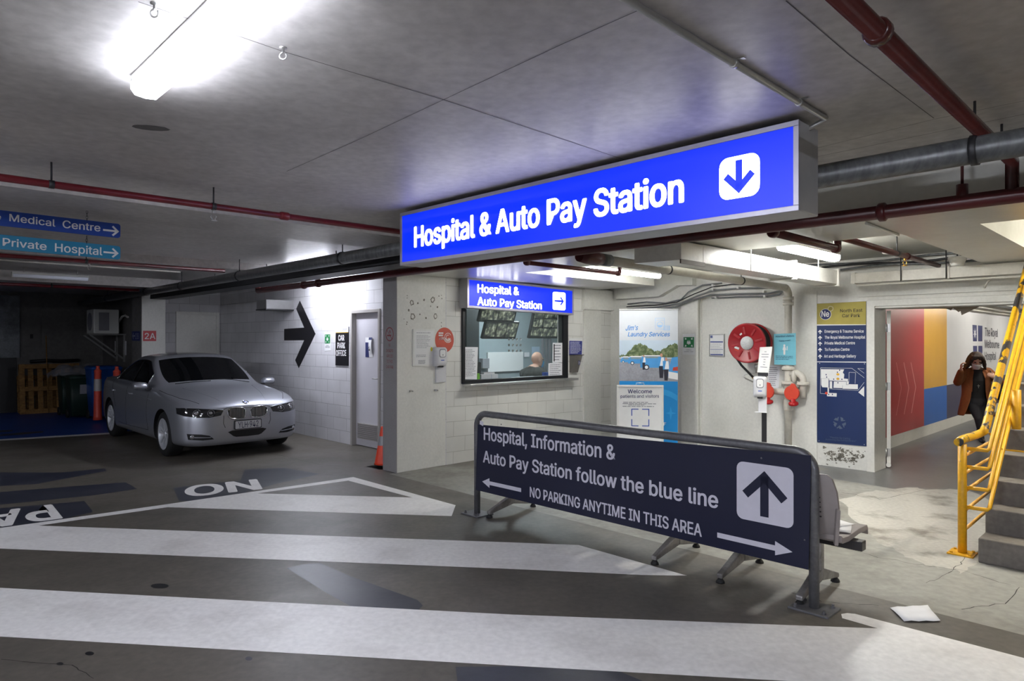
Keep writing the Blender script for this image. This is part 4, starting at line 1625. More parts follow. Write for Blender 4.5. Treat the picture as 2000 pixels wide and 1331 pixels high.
# bracket in white sheet near the arrow
m_greyplastic0 = mat('dull_grey_duct', (128, 127, 128), 0.45, 0.2, 0.05)
t = thing('wall_duct', 'grey sheet duct stub on the block wall left of the black arrow', 'duct', ARR.at(-2.12, 2.17), ARR.rot)
mb = MB()
mb.box(-0.2, 0.2, -0.5, 0, 0.02, 0.18)
mb.build('duct_body', m_greyplastic0, t, bevel=0.003)
mb = MB()
mb.box(-0.21, 0.21, -0.51, 0, 0.0, 0.02)
mb.build('flange', m_black, t)
# ------------------------------------------------------------------ arrow wall
m_print = mat('grey_print', (128, 130, 138), 0.6, 0, 0.05)
m_navyprint = mat('navy_print', (36, 44, 96), 0.6, 0, 0.05)
m_blueprint = mat('blue_print', (44, 84, 176), 0.6, 0, 0.05)
m_signwhite = mat('sign_white', (226, 226, 226), 0.5, 0, 0.02)
m_green = mat('safety_green', (24, 122, 66), 0.5, 0, 0.04)
m_yel = mat('mustard_stripe', (214, 166, 58), 0.5, 0, 0.04)
m_vinyl = mat('black_vinyl', (27, 26, 30), 0.42, 0, 0.05)

uv = [ARR.uv(px, py, 0.003) for px, py in ((585.5, 587), (616, 652), (583.5, 719), (576.4, 703.4), (594, 664.4), (555, 665), (555, 642.3), (594, 639.7), (578.4, 603.3))]
s0 = sum(p[0] for p in uv) / 9
z0 = min(p[1] for p in uv)
mb = MB()
P_ = [(s - s0, z - z0) for s, z in uv]
for idx in ((0, 8, 7, 1), (1, 7, 6, 5, 4), (1, 4, 3, 2)):
    mb.prism([P_[i] for i in idx], -0.003, 0)
tag(mb.build('arrow_sign', m_vinyl, None, ARR.at(s0, z0), ARR.rot, weld=True), 'big black arrow pointing right on the white block wall', 'arrow')


def mini_people(pn, mb, cx, cz, s, m):
    """assembly point pictogram: four arrows pointing in and a group of people"""
    for sx_ in (-1, 1):
        for sz_ in (-1, 1):
            a = math.degrees(math.atan2(-sz_, -sx_))
            for p in arrow_poly(cx + sx_ * s * 0.34, cz + sz_ * s * 0.34, s * 0.24, s * 0.06, s * 0.16, a):
                pn.poly(mb, p, m, 0.0022)
    for dx, dz, k in ((-0.14, -0.02, 0.8), (0.14, -0.02, 0.8), (0, -0.08, 1.0), (-0.07, 0.04, 0.8), (0.07, 0.04, 0.8)):
        pn.poly(mb, ell(cx + dx * s, cz + dz * s + 0.1 * s, 0.05 * s * k, n=12), m, 0.0022)
        pn.poly(mb, rr(cx + dx * s - 0.07 * s * k, cz + dz * s - 0.13 * s, cx + dx * s + 0.07 * s * k, cz + dz * s + 0.045 * s, 0.03 * s), m, 0.0024)


def assembly_sign(fr, corners, green, label, off):
    o, pn = plate(fr, corners, 0.004, m_signwhite, 'assembly_sign', label, 'sign', off)
    g = [pn.q(*p) for p in green]
    mb = MB()
    pn.poly(mb, g, 0, 0.0012)
    mb.build('green_field', m_green, o)
    cx, cz = sum(p[0] for p in g) / 4, sum(p[1] for p in g) / 4
    s = abs(g[2][1] - g[1][1])
    w = abs(g[1][0] - g[0][0])
    mb = MB()
    mini_people(pn, mb, cx, cz, s, 0)
    if w < s * 0.8:
        for i, v in enumerate(mb.v):
            mb.v[i] = Vector((cx + (v.x - cx) * w / s, v.y, v.z))
    mb.build('pictogram', m_signwhite, o)
    mb = MB()
    zb = min(p[1] for p in g)
    pn.text_c(mb, 'VEHICLE', cx, zb - s * 0.26, s * 0.08, w * 0.5, 0.01)
    pn.text_c(mb, 'ASSEMBLY POINT', cx, zb - s * 0.42, s * 0.08, w * 0.9, 0.01)
    mb.build('lettering', m_print, o)
    return o


assembly_sign(ARR, [(633.7, 685.5), (645.5, 684.5), (645.7, 648.5), (634, 649)], [(634.3, 671), (644.8, 670.7), (645, 652.8), (634.5, 653)], 'small green assembly point sign on the arrow wall beside the car park office sign', 0.0)
o, pn = plate(ARR, [(655, 713.5), (679.8, 714.5), (680.6, 638), (655.6, 640)], 0.012, m_vinyl, 'office_sign', 'narrow black sign reading car park office beside the wall door', 'sign', 0.0)
mb = MB()
pn.ppoly(mb, [(655.5, 649), (680.4, 648.3), (680.6, 638.2), (655.7, 640.2)])
mb.build('white_header', m_signwhite, o)
mb = MB()
pn.ppoly(mb, [(655.5, 650.2), (680.3, 649.6), (680.4, 648.3), (655.5, 649)], 0, 0.0014)
mb.build('yellow_line', m_yel, o)
mb = MB()
pn.text(mb, 'CAR', (660.8, 665), (672.6, 665.1), 654.6, 0.03)
pn.text(mb, 'PARK', (659, 680), (674.3, 680.1), 669.4, 0.03)
pn.text(mb, 'OFFICE', (656.3, 694.8), (676.4, 694.8), 684.2, 0.03)
mb.build('lettering', m_signwhite, o)
mb = MB()
a, b = pn.q(669, 643), pn.q(679, 641)
pn.strips(mb, a[0], b[0], a[1] - 0.03, b[1], 3, 0.008)
mb.build('small_print', m_print, o)

# steel door in the arrow wall
m_door = mat('pale_grey_door', (196, 194, 200), 0.42, 0, 0.03, 3)
m_doorframe = mat('putty_door_frame', (158, 154, 150), 0.45, 0, 0.03, 3)
t = bpy.data.objects.new('door_1', None)
COL.objects.link(t)
t.location = ARR.at(d0, 0)
t.rotation_euler = (0, 0, ARR.rot)
struct(t)
Wd = d1s - d0
mb = MB()
fwid = 0.05
mb.box(0, fwid, -0.02, 0.14, 0, dtop)
mb.box(Wd - fwid, Wd, -0.02, 0.14, 0, dtop)
mb.box(fwid, Wd - fwid, -0.02, 0.14, dtop - fwid, dtop)
mb.build('frame', m_doorframe, t, bevel=0.003)
mb = MB()
mb.box(fwid, Wd - fwid, 0.06, 0.10, 0.012, dtop - fwid)
leaf = mb.build('leaf', m_door, t)
LF = Frame(ARR.at(0, 0, -0.06), -D1)


def lq(px, py):
    s, z = LF.uv(px, py)
    return s - d0, z


a, b = lq(699.5, 855), lq(738.5, 834)
mb = MB()
mb.box(a[0], b[0], 0.045, 0.062, a[1], b[1] + 0.02)
gr = mb.build('louvre_grille', m_doorframe, t)
n = 8
for i in range(n):
    z = a[1] + 0.015 + (b[1] + 0.005 - a[1]) * i / n
    mb = MB()
    M = Matrix.Translation(((a[0] + b[0]) / 2, 0.04, z + 0.012)) @ Matrix.Rotation(math.radians(-35), 4, 'X')
    w = (b[0] - a[0]) / 2 - 0.012
    mb.box(-w, w, -0.012, 0.012, -0.002, 0.002, M=M)
    mb.build('slat', m_pillardark, gr)
mb = MB()
x = Wd - 0.115
zc_ = lq(744, 740)[1]
mb.box(x - 0.022, x + 0.022, 0.05, 0.062, zc_ - 0.1, zc_ + 0.1)
mb.tube([(x, 0.06, zc_), (x, 0.0, zc_), (x - 0.11, 0.0, zc_)], 0.009, 10)
mb.build('lever_handle', m_steel, t)
# notice taped on the door
uv = [lq(*p) for p in ((714, 697.5), (728.5, 698), (728, 659), (713.2, 660.5))]
t = thing('door_notice', 'curling white and blue notice with a 4 taped on the grey door', 'notice', LF.at(uv[0][0] + d0, uv[0][1]), LF.rot)
w, h = uv[1][0] - uv[0][0], uv[2][1] - uv[1][1]
mb = MB()
k = 8
bulge = [-0.003 - 0.03 * math.sin(math.pi * min(1, max(0, (i / k - 0.1)))) for i in range(k + 1)]
rows = [[(0, -0.003, h * i / k), (w * 0.5, bulge[i] * 0.4 - 0.002, h * i / k), (w, bulge[i], h * i / k)] for i in range(k + 1)]
vs = [p for r in rows for p in r]
fs, ms = [], []
for i in range(k):
    for j in range(2):
        mb.add([rows[i][j], rows[i][j + 1], rows[i + 1][j + 1], rows[i + 1][j]], [(0, 1, 2, 3)], 1 if (j == 0 and i < 6) or (j == 1 and i == 7) else 0)
o = mb.build('sheet', [m_signwhite, m_navyprint], t, weld=True)
o.modifiers.new('sheet', 'SOLIDIFY').thickness = 0.0006
pn = Panel(LF, t, 0, 0, 0, -0.034)
mb = MB()
pn.text_c(mb, '4', w * 0.74, h * 0.33, h * 0.22, w * 0.28, 0.0)
mb.build('numeral', m_vinyl, t)

# no-smoking mark on the grey side of the pillar
SIDE = Frame(C0, -D1)
m_stencil = mat('faded_red_stencil', (140, 62, 66), 0.6, 0, 0.1)
cs, cz = SIDE.uv(761, 652.7, 0.001)
t = thing('no_smoking_mark', 'red no smoking stencil on the grey side of the pillar', 'sign', SIDE.at(cs, cz), SIDE.rot)
pn = Panel(SIDE, t, cs, cz, 0.0, 0.0)
R_ = 0.088
mb = MB()
o1, o2 = ell(0, 0, R_, n=36), ell(0, 0, R_ * 0.86, n=36)
for i in range(36):
    j = (i + 1) % 36
    pn.poly(mb, [o2[i], o1[i], o1[j], o2[j]], 0, 0.002)
k = R_ * 0.7071
pn.poly(mb, [(-k - 0.008, k - 0.0), (-k + 0.0, k + 0.0), (k + 0.0, -k), (k - 0.012, -k)], 0, 0.0024)
pn.poly(mb, [(-0.055, -0.024), (0.035, -0.024), (0.035, -0.008), (-0.055, -0.008)], 0, 0.002)
pn.poly(mb, [(0.0, 0.01), (0.02, 0.02), (0.012, 0.045), (-0.01, 0.05), (0.0, 0.03)], 0, 0.002)
mb.build('symbol', m_stencil, t)
mb = MB()
for i, (wd, ww) in enumerate((('NO', 0.04), ('SMOKING', 0.155), ('APPLIES', 0.135), ('TO THIS', 0.13), ('CAR PARK', 0.16))):
    pn.text_c(mb, wd, 0, -0.155 - i * 0.068, 0.038, ww, 0.0)
mb.build('lettering', m_stencil, t)

# ------------------------------------------------------------------ pillar front
m_glue = worn('dried_glue', (112, 108, 98), (150, 146, 136), scale=30, rough=0.8)
random.seed(7)
gl = []
PF = Panel(WIN, None, 0, 0, 0.0, 0.0)
mb = MB()


def blob(mb, cx, cz, r, hole=0.0, n=18, yy=0.0):
    rs = [r * (0.75 + 0.5 * random.random()) for _ in range(n)]
    out = [(cx + rs[i] * math.cos(2 * math.pi * i / n), cz + 1.15 * rs[i] * math.sin(2 * math.pi * i / n)) for i in range(n)]
    if not hole:
        PF.poly(mb, out, 0, 0.0015)
        return
    inn = [(cx + (x - cx) * hole, cz + (z - cz) * hole) for x, z in out]
    for i in range(n):
        j = (i + 1) % n
        PF.poly(mb, [inn[i], out[i], out[j], inn[j]], 0, 0.0015)


pil = bpy.data.objects['pillar']
for px, py, r, hl in ((804, 591, 0.032, 0.6), (845, 585.5, 0.036, 0.6), (806, 618, 0.036, 0.62), (850.5, 617.5, 0.03, 0.62)):
    mb = MB()
    s, z = WIN.uv(px, py)
    blob(mb, s, z, r, hl)
    mb.build('glue_ring', m_glue, pil)
mb = MB()
for px, py, r in ((828, 586, 0.014), (816, 592, 0.012), (798, 606, 0.013), (832, 621, 0.014), (820, 614, 0.009), (854, 600, 0.012), (841, 598, 0.009), (795, 577, 0.007), (795, 582, 0.007), (857, 578, 0.008), (863, 583, 0.008), (862, 577, 0.006),
                  (795, 629, 0.008), (794, 633, 0.008), (862, 630, 0.007), (862, 637, 0.007), (789, 623, 0.006)):
    s, z = WIN.uv(px, py)
    blob(mb, s, z, r, 0, 9)
mb.build('glue_spots', m_glue, pil)
for px, py, lab in ((802, 764, 'small steel peg low on the pillar front, below the framed notice'), (850.5, 762, 'small steel peg low on the pillar front, below the wall dispenser')):
    s, z = WIN.uv(px, py)
    mb = MB()
    mb.box(-0.02, 0.01, -0.02, 0, -0.008, 0.012)
    mb.box(0.004, 0.012, -0.045, -0.01, -0.006, 0.006)
    tag(mb.build('wall_peg', m_steel, None, WIN.at(s, z), WIN.rot), lab, 'peg')


def framed_notice(fr, corners, name, label, off, fwid, m_frame, seed, lines=9, header=None):
    """corners bottom left, bottom right, top right, top left"""
    o, pn = plate(fr, corners, 0.014, m_frame, name, label, 'framed notice', off, bevel=0.002)
    c = [pn.q(*p) for p in corners]
    x0, x1 = (c[0][0] + c[3][0]) / 2 + fwid, (c[1][0] + c[2][0]) / 2 - fwid
    z0, z1 = (c[0][1] + c[1][1]) / 2 + fwid, (c[2][1] + c[3][1]) / 2 - fwid
    mb = MB()
    pn.poly(mb, [(x0, z0), (x1, z0), (x1, z1), (x0, z1)], 0, 0.0012)
    mb.build('page', m_signwhite, o)
    return o, pn, x0, x1, z0, z1


o, pn, x0, x1, z0, z1 = framed_notice(WIN, [(806.3, 715.5), (849, 715.5), (849.5, 642.6), (807, 642.6)], 'framed_notice', 'white framed notice with a yellow sticker on the pillar front', 0.0, 0.022, m_whitemetal, 1)
w, h = x1 - x0, z1 - z0
mb = MB()
pn.strips(mb, x0 + 0.1 * w, x1 - 0.1 * w, z1 - 0.1 * h, z1 - 0.02 * h, 1, 0.006, 0, 0.002, 3)
pn.strips(mb, x0 + 0.1 * w, x1 - 0.15 * w, z0 + 0.48 * h, z1 - 0.12 * h, 10, 0.004, 0, 0.002, 5)
pn.strips(mb, x0 + 0.08 * w, x1 - 0.25 * w, z0 + 0.22 * h, z0 + 0.3 * h, 2, 0.006, 0, 0.002, 6)
pn.strips(mb, x0 + 0.2 * w, x1 - 0.4 * w, z0 + 0.02 * h, z0 + 0.14 * h, 5, 0.005, 0, 0.002, 8)
mb.build('small_print', m_print, o)
mb = MB()
a = pn.q(842.5, 682)
pn.poly(mb, ell(a[0], a[1], 0.017, 0.028, 16), 0, 0.003)
mb.build('yellow_sticker', mat('yellow_sticker', (214, 206, 70), 0.6, 0, 0.05), o)

# round orange poster
cs, cz = WIN.uv(868.3, 664, 0.002)
re, _ = WIN.uv(886.2, 664, 0.002)
Rr_ = re - cs
t = thing('round_poster', 'round orange red poster above the wall hand sanitiser on the pillar edge', 'poster', WIN.at(cs, cz, 0), WIN.rot)
mb = MB()
mb.prism(ell(0, 0, Rr_, Rr_ * 1.06, 48), -0.003, 0)
mb.build('disc', mat('orange_red_poster', (196, 84, 66), 0.55, 0, 0.04), t)
pn = Panel(WIN, t, cs, cz, 0.003, -0.003)
mb = MB()
pn.text_c(mb, 'A LIFE', -0.042 - 0.008, 0.005, 0.03, 0.085, 0.02)
pn.strips(mb, -0.1, -0.01, 0.045, 0.105, 2, 0.02, 0, 0.0015, 12)
mb.build('lettering', m_signwhite, t)
mb = MB()
for a0, a1, r0, r1 in ((30, 330, 0.052, 0.058), (190, 340, 0.03, 0.046), (60, 200, 0.028, 0.034), (250, 330, 0.015, 0.024), (200, 320, 0.064, 0.072)):
    o1, o2 = ell(0.055, 0.035, r1, n=24, a0=a0, a1=a1), ell(0.055, 0.035, r0, n=24, a0=a0, a1=a1)
    for i in range(len(o1) - 1):
        pn.poly(mb, [o2[i], o1[i], o1[i + 1], o2[i + 1]], 0, 0.0016)
mb.build('face_drawing', m_signwhite, t)

# ---------------------------------------------------------------- hand sanitiser dispensers
m_disp = mat('white_dispenser_plastic', (208, 208, 212), 0.3, 0, 0.02)
m_greyplastic = mat('grey_plastic', (140, 140, 146), 0.35, 0, 0.03)


def dispenser(t, x0, x1, z0, z1, depth, win=True, back=None):
    """soft box with a window; local front is -y"""
    w, h = x1 - x0, z1 - z0
    mb = MB()
    rings = []
    for f, ins, dz0 in ((0.0, 0.0, 0.0), (0.55, 0.0, 0.0), (0.85, 0.012, 0.02), (1.0, 0.035, 0.05)):
        rings.append([(x, -depth * f, z) for x, z in rr(x0 + ins, z0 + dz0, x1 - ins, z1 - ins * 0.9, 0.03, 5)])
    mb.loft(rings, 0)
    mb.build('casing', m_disp, t)
    cx = (x0 + x1) / 2
    mb = MB()
    mb.prism(rr(cx - w * 0.28, z0 + h * 0.46, cx + w * 0.28, z1 - h * 0.09, 0.028), -depth - 0.004, -depth * 0.9)
    fr_ = mb.build('window_rim', m_greyplastic, t, bevel=0.003)
    mb = MB()
    mb.prism(rr(cx - w * 0.23, z0 + h * 0.5, cx + w * 0.23, z1 - h * 0.14, 0.024), -depth - 0.006, -depth)
    mb.build('window_pane', m_signwhite, fr_)
    mb = MB()
    mb.prism(ell(cx, z0 + h * 0.6, 0.005, 0.009, 10), -depth - 0.0075, -depth - 0.005)
    mb.build('drop_mark', m_vinyl, fr_)
    mb = MB()
    mb.prism(rr(cx - w * 0.14, z0 + h * 0.3, cx + w * 0.14, z0 + h * 0.34, 0.004), -depth * 0.99 - 0.003, -depth * 0.9)
    mb.build('maker_label', m_blueprint, t)
    mb = MB()
    mb.box(cx - w * 0.2, cx + w * 0.2, -depth * 0.7, -depth * 0.3, z0 - 0.012, z0 + 0.01)
    mb.build('nozzle', m_vinyl, t, bevel=0.004)


a = WIN.uv(853, 716, 0.1)
b = WIN.uv(876, 678, 0.1)
t = thing('sanitiser_dispenser', 'white hand sanitiser dispenser fixed to the pillar below the round poster', 'dispenser', WIN.at(a[0], a[1]), WIN.rot)
w, h = b[0] - a[0], b[1] - a[1]
dispenser(t, 0, w, 0, h, 0.1)
c0_, c1_ = WIN.uv(851.5, 747.5, 0.02), WIN.uv(870.5, 718, 0.02)
mb = MB()
mb.box(c0_[0] - a[0], c1_[0] - a[0], -0.025, 0, c0_[1] - a[1], 0.05)
mb.build('back_plate', m_disp, t, bevel=0.004)

# ------------------------------------------------------------------ pay window
m_glass, nt, b = nodes_of('window_glass')
b.inputs['Base Color'].default_value = (0.3, 0.36, 0.36, 1)
b.inputs['Roughness'].default_value = 0.02
b.inputs['Alpha'].default_value = 0.07
b.inputs['Specular IOR Level'].default_value = 0.6
m_frameblk = mat('black_window_frame', (24, 26, 31), 0.4, 0.2, 0.05)
t = bpy.data.objects.new('window_1', None)
COL.objects.link(t)
t.location = WIN.at(wl, wz0)
t.rotation_euler = (0, 0, WIN.rot)
struct(t)
Ww, Hw = wr - wl, wz1 - wz0
mb = MB()
fl = 0.045
mb.box(0, fl, -0.03, 0.08, 0, Hw)
mb.box(Ww - 0.11, Ww, -0.03, 0.08, 0, Hw)
mb.box(fl, Ww - 0.11, -0.03, 0.08, 0, 0.045)
mb.box(fl, Ww - 0.11, -0.03, 0.08, Hw - 0.04, Hw)
mb.build('frame', m_frameblk, t, bevel=0.003)
mb = MB()
mb.box(fl, Ww - 0.11, 0.0, 0.008, 0.045, Hw - 0.04)
mb.build('pane', m_glass, t)
# stainless sill
a = WIN.uv(913, 748.5, 0.2)
b2 = WIN.uv(1122, 742, 0.08)
mb = MB()
mb.slab([(0.02, 0.0), (0.02, -0.16), (Ww + 0.1, -0.16), (Ww + 0.1, 0.0)], -0.035, 0.0)
mb.build('sill', m_steel, t, bevel=0.004)
# bullseye holes of the speech grille
m_ring = mat('bright_ring', (200, 205, 206), 0.15, 0.9, 0.02)
for i in range(4):
    for j in range(3):
        px, py = 994 + 7.6 * i, 662.5 + 11.3 * j
        s, z = WIN.uv(px, py, 0.0)
        mb = MB()
        mb.lathe([(0.013, -0.003), (0.019, -0.002), (0.019, 0.002), (0.013, 0.003), (0.013, -0.003)], 16, M=Matrix.Translation((s - wl, 0.0, z - wz0)) @ Matrix.Rotation(math.radians(90), 4, 'X'))
        mb.build('speech_hole', m_ring, t)

# papers stuck on the glass
GL = Frame(WIN.at(0, 0, 0.002), D2)


def sheet(fr, corners, label, name='paper_notice', seed=1, n=12, off=0.0, m_ink=None, th=0.001):
    o, pn = plate(fr, corners, th, m_paper, name, label, 'notice', off)
    c = [pn.q(*p) for p in corners]
    x0, x1 = max(c[0][0], c[3][0]), min(c[1][0], c[2][0])
    z0, z1 = max(c[0][1], c[1][1]), min(c[2][1], c[3][1])
    mb = MB()
    pn.strips(mb, x0 + (x1 - x0) * 0.08, x1 - (x1 - x0) * 0.08, z0 + (z1 - z0) * 0.08, z1 - (z1 - z0) * 0.06, n, (z1 - z0) / n * 0.3, 0, 0.0012, seed)
    mb.build('small_print', m_ink or m_print, o)
    return o, pn


sheet(GL, [(903, 741), (931.5, 741), (933.5, 678), (903.5, 677.5)], 'large white text notice on the lower left of the pay window glass', seed=2, n=18)
o, pn = sheet(GL, [(1079, 708.5), (1098, 708), (1098.5, 669.5), (1079.5, 669.5)], 'tall white notice with a dark bar, upper right on the pay window glass', seed=3, n=6)
mb = MB()
pn.ppoly(mb, [(1081.2, 706), (1083.2, 706), (1083.2, 672), (1081.2, 672)], 0, 0.0016)
mb.build('dark_bar', m_vinyl, o)
sheet(GL, [(1071, 736), (1098, 735), (1098, 708.7), (1071.3, 709.3)], 'square white notice below the dark bar notice on the pay window glass', seed=4, n=6)

# notice and dispenser box right of the window
o, pn = plate(WIN, [(1111.5, 693), (1137, 692.2), (1137.6, 661), (1112, 660.8)], 0.003, m_signwhite, 'blue_notice', 'small dark blue notice with a white header right of the pay window', 'notice', 0.0)
mb = MB()
pn.ppoly(mb, [(1111.5, 692.8), (1136.2, 692.2), (1137, 666), (1111.8, 665.6)])
mb.build('blue_field', mat('royal_blue_print', (40, 48, 128), 0.5, 0, 0.04), o)
mb = MB()
a, b2 = pn.q(1113.5, 691), pn.q(1135, 667)
pn.strips(mb, a[0], b2[0], a[1], b2[1], 9, 0.011, 0, 0.0022, 9)
mb.build('small_print', mat('pale_print', (190, 192, 220), 0.6, 0, 0.03), o)
a, b2 = WIN.uv(1119.3, 728, 0.08), WIN.uv(1138, 694, 0.12)
t = thing('collection_box', 'grey tapered metal box on the wall under the small blue notice', 'box', WIN.at(a[0], a[1]), WIN.rot)
w, h = b2[0] - a[0], b2[1] - a[1]
mb = MB()
mb.loft([[(0.0, -0.05, 0), (w - 0.03, -0.05, 0), (w - 0.03, 0, 0), (0, 0, 0)], [(0.0, -0.12, h), (w, -0.12, h), (w, 0, h), (0, 0, h)]], 0, smooth=False)
mb.build('box_body', mat('grey_hammered_metal', (122, 118, 112), 0.5, 0.3, 0.06), t, bevel=0.004)
mb = MB()
mb.box(-0.005, w + 0.03, -0.125, 0.0, h, h + 0.012)
mb.build('lid', mat('dark_lid', (84, 80, 76), 0.5, 0.3, 0.06), t)
mb = MB()
pn = Panel(WIN, t, a[0], a[1], 0, -0.098)
pn.poly(mb, [(w * 0.48, h * 0.45), (w * 0.74, h * 0.45), (w * 0.74, h * 0.7), (w * 0.48, h * 0.7)], 0, 0.012)
pn.strips(mb, w * 0.5, w * 0.72, h * 0.47, h * 0.68, 3, 0.008, 1, 0.014, 2)
mb.build('blue_label', [m_navyprint, m_signwhite], t)

# ------------------------------------------------------------------ inside the booth
m_booth = mat('booth_wall', (152, 164, 168), 0.5, 0, 0.03)
mb = MB()
sL, sR, dB = wl - 0.05, wr + 2.6, 2.3
mb.box(sL - 0.1, sL, 0.2, dB, 0, 2.6)
mb.box(sR, sR + 0.1, 0.2, dB, 0, 2.6)
mb.box(wr + 0.6, sR, 0.2, 0.3, 0, 2.6)
mb.box(sL - 0.1, sR + 0.1, dB, dB + 0.1, 0, 2.6)
mb.box(sL - 0.1, sR + 0.1, 0.2, dB, 2.5, 2.6)
struct(mb.build('wall_booth', m_booth, None, WIN.o, WIN.rot))
batten('booth_batten', 'batten on the booth ceiling above the window', 1.2, 0.12, 0.07, WIN.at(wr + 0.3, 2.43, -1.1), RD2, 40.0, tint=(232, 248, 252))
m_desk = mat('dark_desk', (52, 48, 48), 0.45, 0, 0.05)
t = thing('counter_desk', 'dark desk running along the inside of the pay window', 'desk', WIN.at((sL + wr + 0.5) / 2, 0, -0.22), WIN.rot)
mb = MB()
wd = (wr + 0.5 - sL) / 2 - 0.02
mb.box(-wd, wd, 0, 0.42, wz0 - 0.06, wz0 - 0.02)
mb.build('desk_top', m_desk, t)
for x in (-wd + 0.03, wd - 0.03):
    mb = MB()
    mb.box(x - 0.02, x + 0.02, 0.02, 0.40, 0, wz0 - 0.06)
    mb.build('side_panel', m_desk, t)
zd = wz0 - 0.02


def inside(px, py, d):
    """point of the booth at depth d behind the window wall"""
    return WIN.uv(px, py, -d)


def booth_box(name, label, cat, px0, py0, px1, py1, d, dep, m, bev=0.004, base=None):
    s0, z0 = inside(px0, py0, d)
    s1, z1 = inside(px1, py1, d)
    if base is not None:
        z0 = base
    mb = MB()
    mb.box(0, s1 - s0, 0, dep, 0, z1 - z0)
    o = mb.build(name, m, None, WIN.at(s0, z0, -d), WIN.rot, bev)
    tag(o, label, cat)
    return o


# whiteboard and cabinet against the back wall
booth_box('whiteboard', 'big plain whiteboard on the back wall of the booth', 'whiteboard', 953, 727, 1022, 687, 2.26, 0.035, m_signwhite)
booth_box('tall_cabinet', 'dark grey cabinet door at the left inside the booth', 'cabinet', 911, 740, 936, 604, 1.5, 0.4, mat('dark_grey_cabinet', (40, 45, 47), 0.5, 0, 0.05), base=0.02)
booth_box('switch_box', 'grey wall box left of the whiteboard inside the booth', 'box', 943, 720, 956, 700, 2.2, 0.09, m_greyplastic)
booth_box('wall_paper', 'pale sheet pinned behind the seated attendant', 'notice', 1039, 703, 1054, 677, 2.27, 0.006, mat('pale_blue_paper', (176, 194, 214), 0.6, 0, 0.03), 0)
booth_box('wall_paper', 'small white sheet between the whiteboard and the pale sheet in the booth', 'notice', 1024, 697, 1034, 688, 2.27, 0.006, m_paper, 0)
for i, px in enumerate((1062, 1069, 1076)):
    s, z = inside(px, 700, 2.245)
    mb = MB()
    mb.box(-0.012, 0.012, 0, 0.07, 0, 2.5 - (z - 0.3))
    tag(mb.build('blind_rail', m_greyplastic, None, WIN.at(s, z - 0.3, -2.245), WIN.rot), 'thin grey upright on the right rear wall of the booth', 'rail', 'uprights inside the booth')
# stationery along the desk
booth_box('tissue_box', 'blue and white striped box on the desk inside the pay window', 'box', 940, 737.5, 973, 730.5, 0.35, 0.12, blockwall('striped_box', (210, 214, 220), (60, 104, 178)), 0.003, zd)
booth_box('paper_pile', 'low stack of white sheets behind the striped box', 'papers', 945, 731, 966, 727, 0.5, 0.2, m_paper, 0.002, zd)
booth_box('green_cup', 'bright green cup on the desk beside the large notice', 'cup', 933, 741, 937, 729, 0.27, 0.04, mat('lime_green', (120, 200, 40), 0.4, 0, 0.04), 0.004, zd)
booth_box('phone_handset', 'dark telephone on the desk behind the green cup', 'telephone', 934, 725, 940, 707, 0.45, 0.12, m_vinyl, 0.01, zd)
booth_box('open_book', 'open white log book on the desk before the attendant', 'book', 1018, 738, 1060, 735.5, 0.3, 0.22, m_paper, 0.004, zd)
booth_box('blue_box', 'small blue box beside the square window notice', 'box', 1064, 736, 1071, 727, 0.3, 0.06, m_blueprint, 0.003, zd)
booth_box('coin_tray', 'steel money tray under the glass', 'tray', 997, 743, 1016, 741, 0.02, 0.2, m_steel, 0.002)

# surveillance screens hung from the ceiling, tilted down
m_scr, nt, b = nodes_of('surveillance_picture')
N_, L_ = nt.nodes, nt.links
tc = N_.new('ShaderNodeTexCoord')
no = N_.new('ShaderNodeTexNoise')
no.inputs['Scale'].default_value = 14
no.inputs['Detail'].default_value = 5
vo = N_.new('ShaderNodeTexVoronoi')
vo.inputs['Scale'].default_value = 7
L_.new(tc.outputs['Object'], no.inputs['Vector'])
L_.new(tc.outputs['Object'], vo.inputs['Vector'])
ra = N_.new('ShaderNodeValToRGB')
for pos, c in ((0.36, (22, 25, 25)), (0.46, (62, 68, 64)), (0.54, (104, 112, 92)), (0.62, (160, 168, 146))):
    e = ra.color_ramp.elements.new(pos)
    e.color = lin(*c) + (1,)
L_.new(no.outputs['Fac'], ra.inputs['Fac'])
mx = N_.new('ShaderNodeMix')
mx.data_type = 'RGBA'
mx.blend_type = 'MULTIPLY'
mx.inputs['Factor'].default_value = 0.5
L_.new(ra.outputs['Color'], mx.inputs[6])
L_.new(vo.outputs['Distance'], mx.inputs[7])
L_.new(mx.outputs[2], b.inputs['Emission Color'])
b.inputs['Emission Strength'].default_value = 0.6
b.inputs['Base Color'].default_value = (0.02, 0.02, 0.02, 1)
b.inputs['Roughness'].default_value = 0.2


def screen(label, cs, cz, d, w, h, tilt, yaw, views):
    t = thing('monitor', label, 'screen', WIN.at(cs, cz, -d), (tilt, 0, WIN.rot + yaw))
    mb = MB()
    mb.box(-w / 2, w / 2, 0, 0.05, -h / 2, h / 2)
    mb.build('casing', m_vinyl, t, bevel=0.004)
    nx, nz = views
    g = 0.022
    ww, hh = (w - 0.04) / nx, (h - 0.05) / nz
    for i in range(nx):
        for j in range(nz):
            x0, z0 = -w / 2 + 0.02 + ww * i + g / 2, -h / 2 + 0.03 + hh * j + g / 2
            mb = MB()
            mb.box(x0, x0 + ww - g, -0.002, 0.002, z0, z0 + hh - g)
            mb.build('camera_view', m_scr, t)
    mb = MB()
    mb.cyl((0, 0.06, h / 2 - 0.1), (0, 0.06, h / 2 + 0.2), 0.02, 10)
    mb.build('mount', m_vinyl, t)
    return t


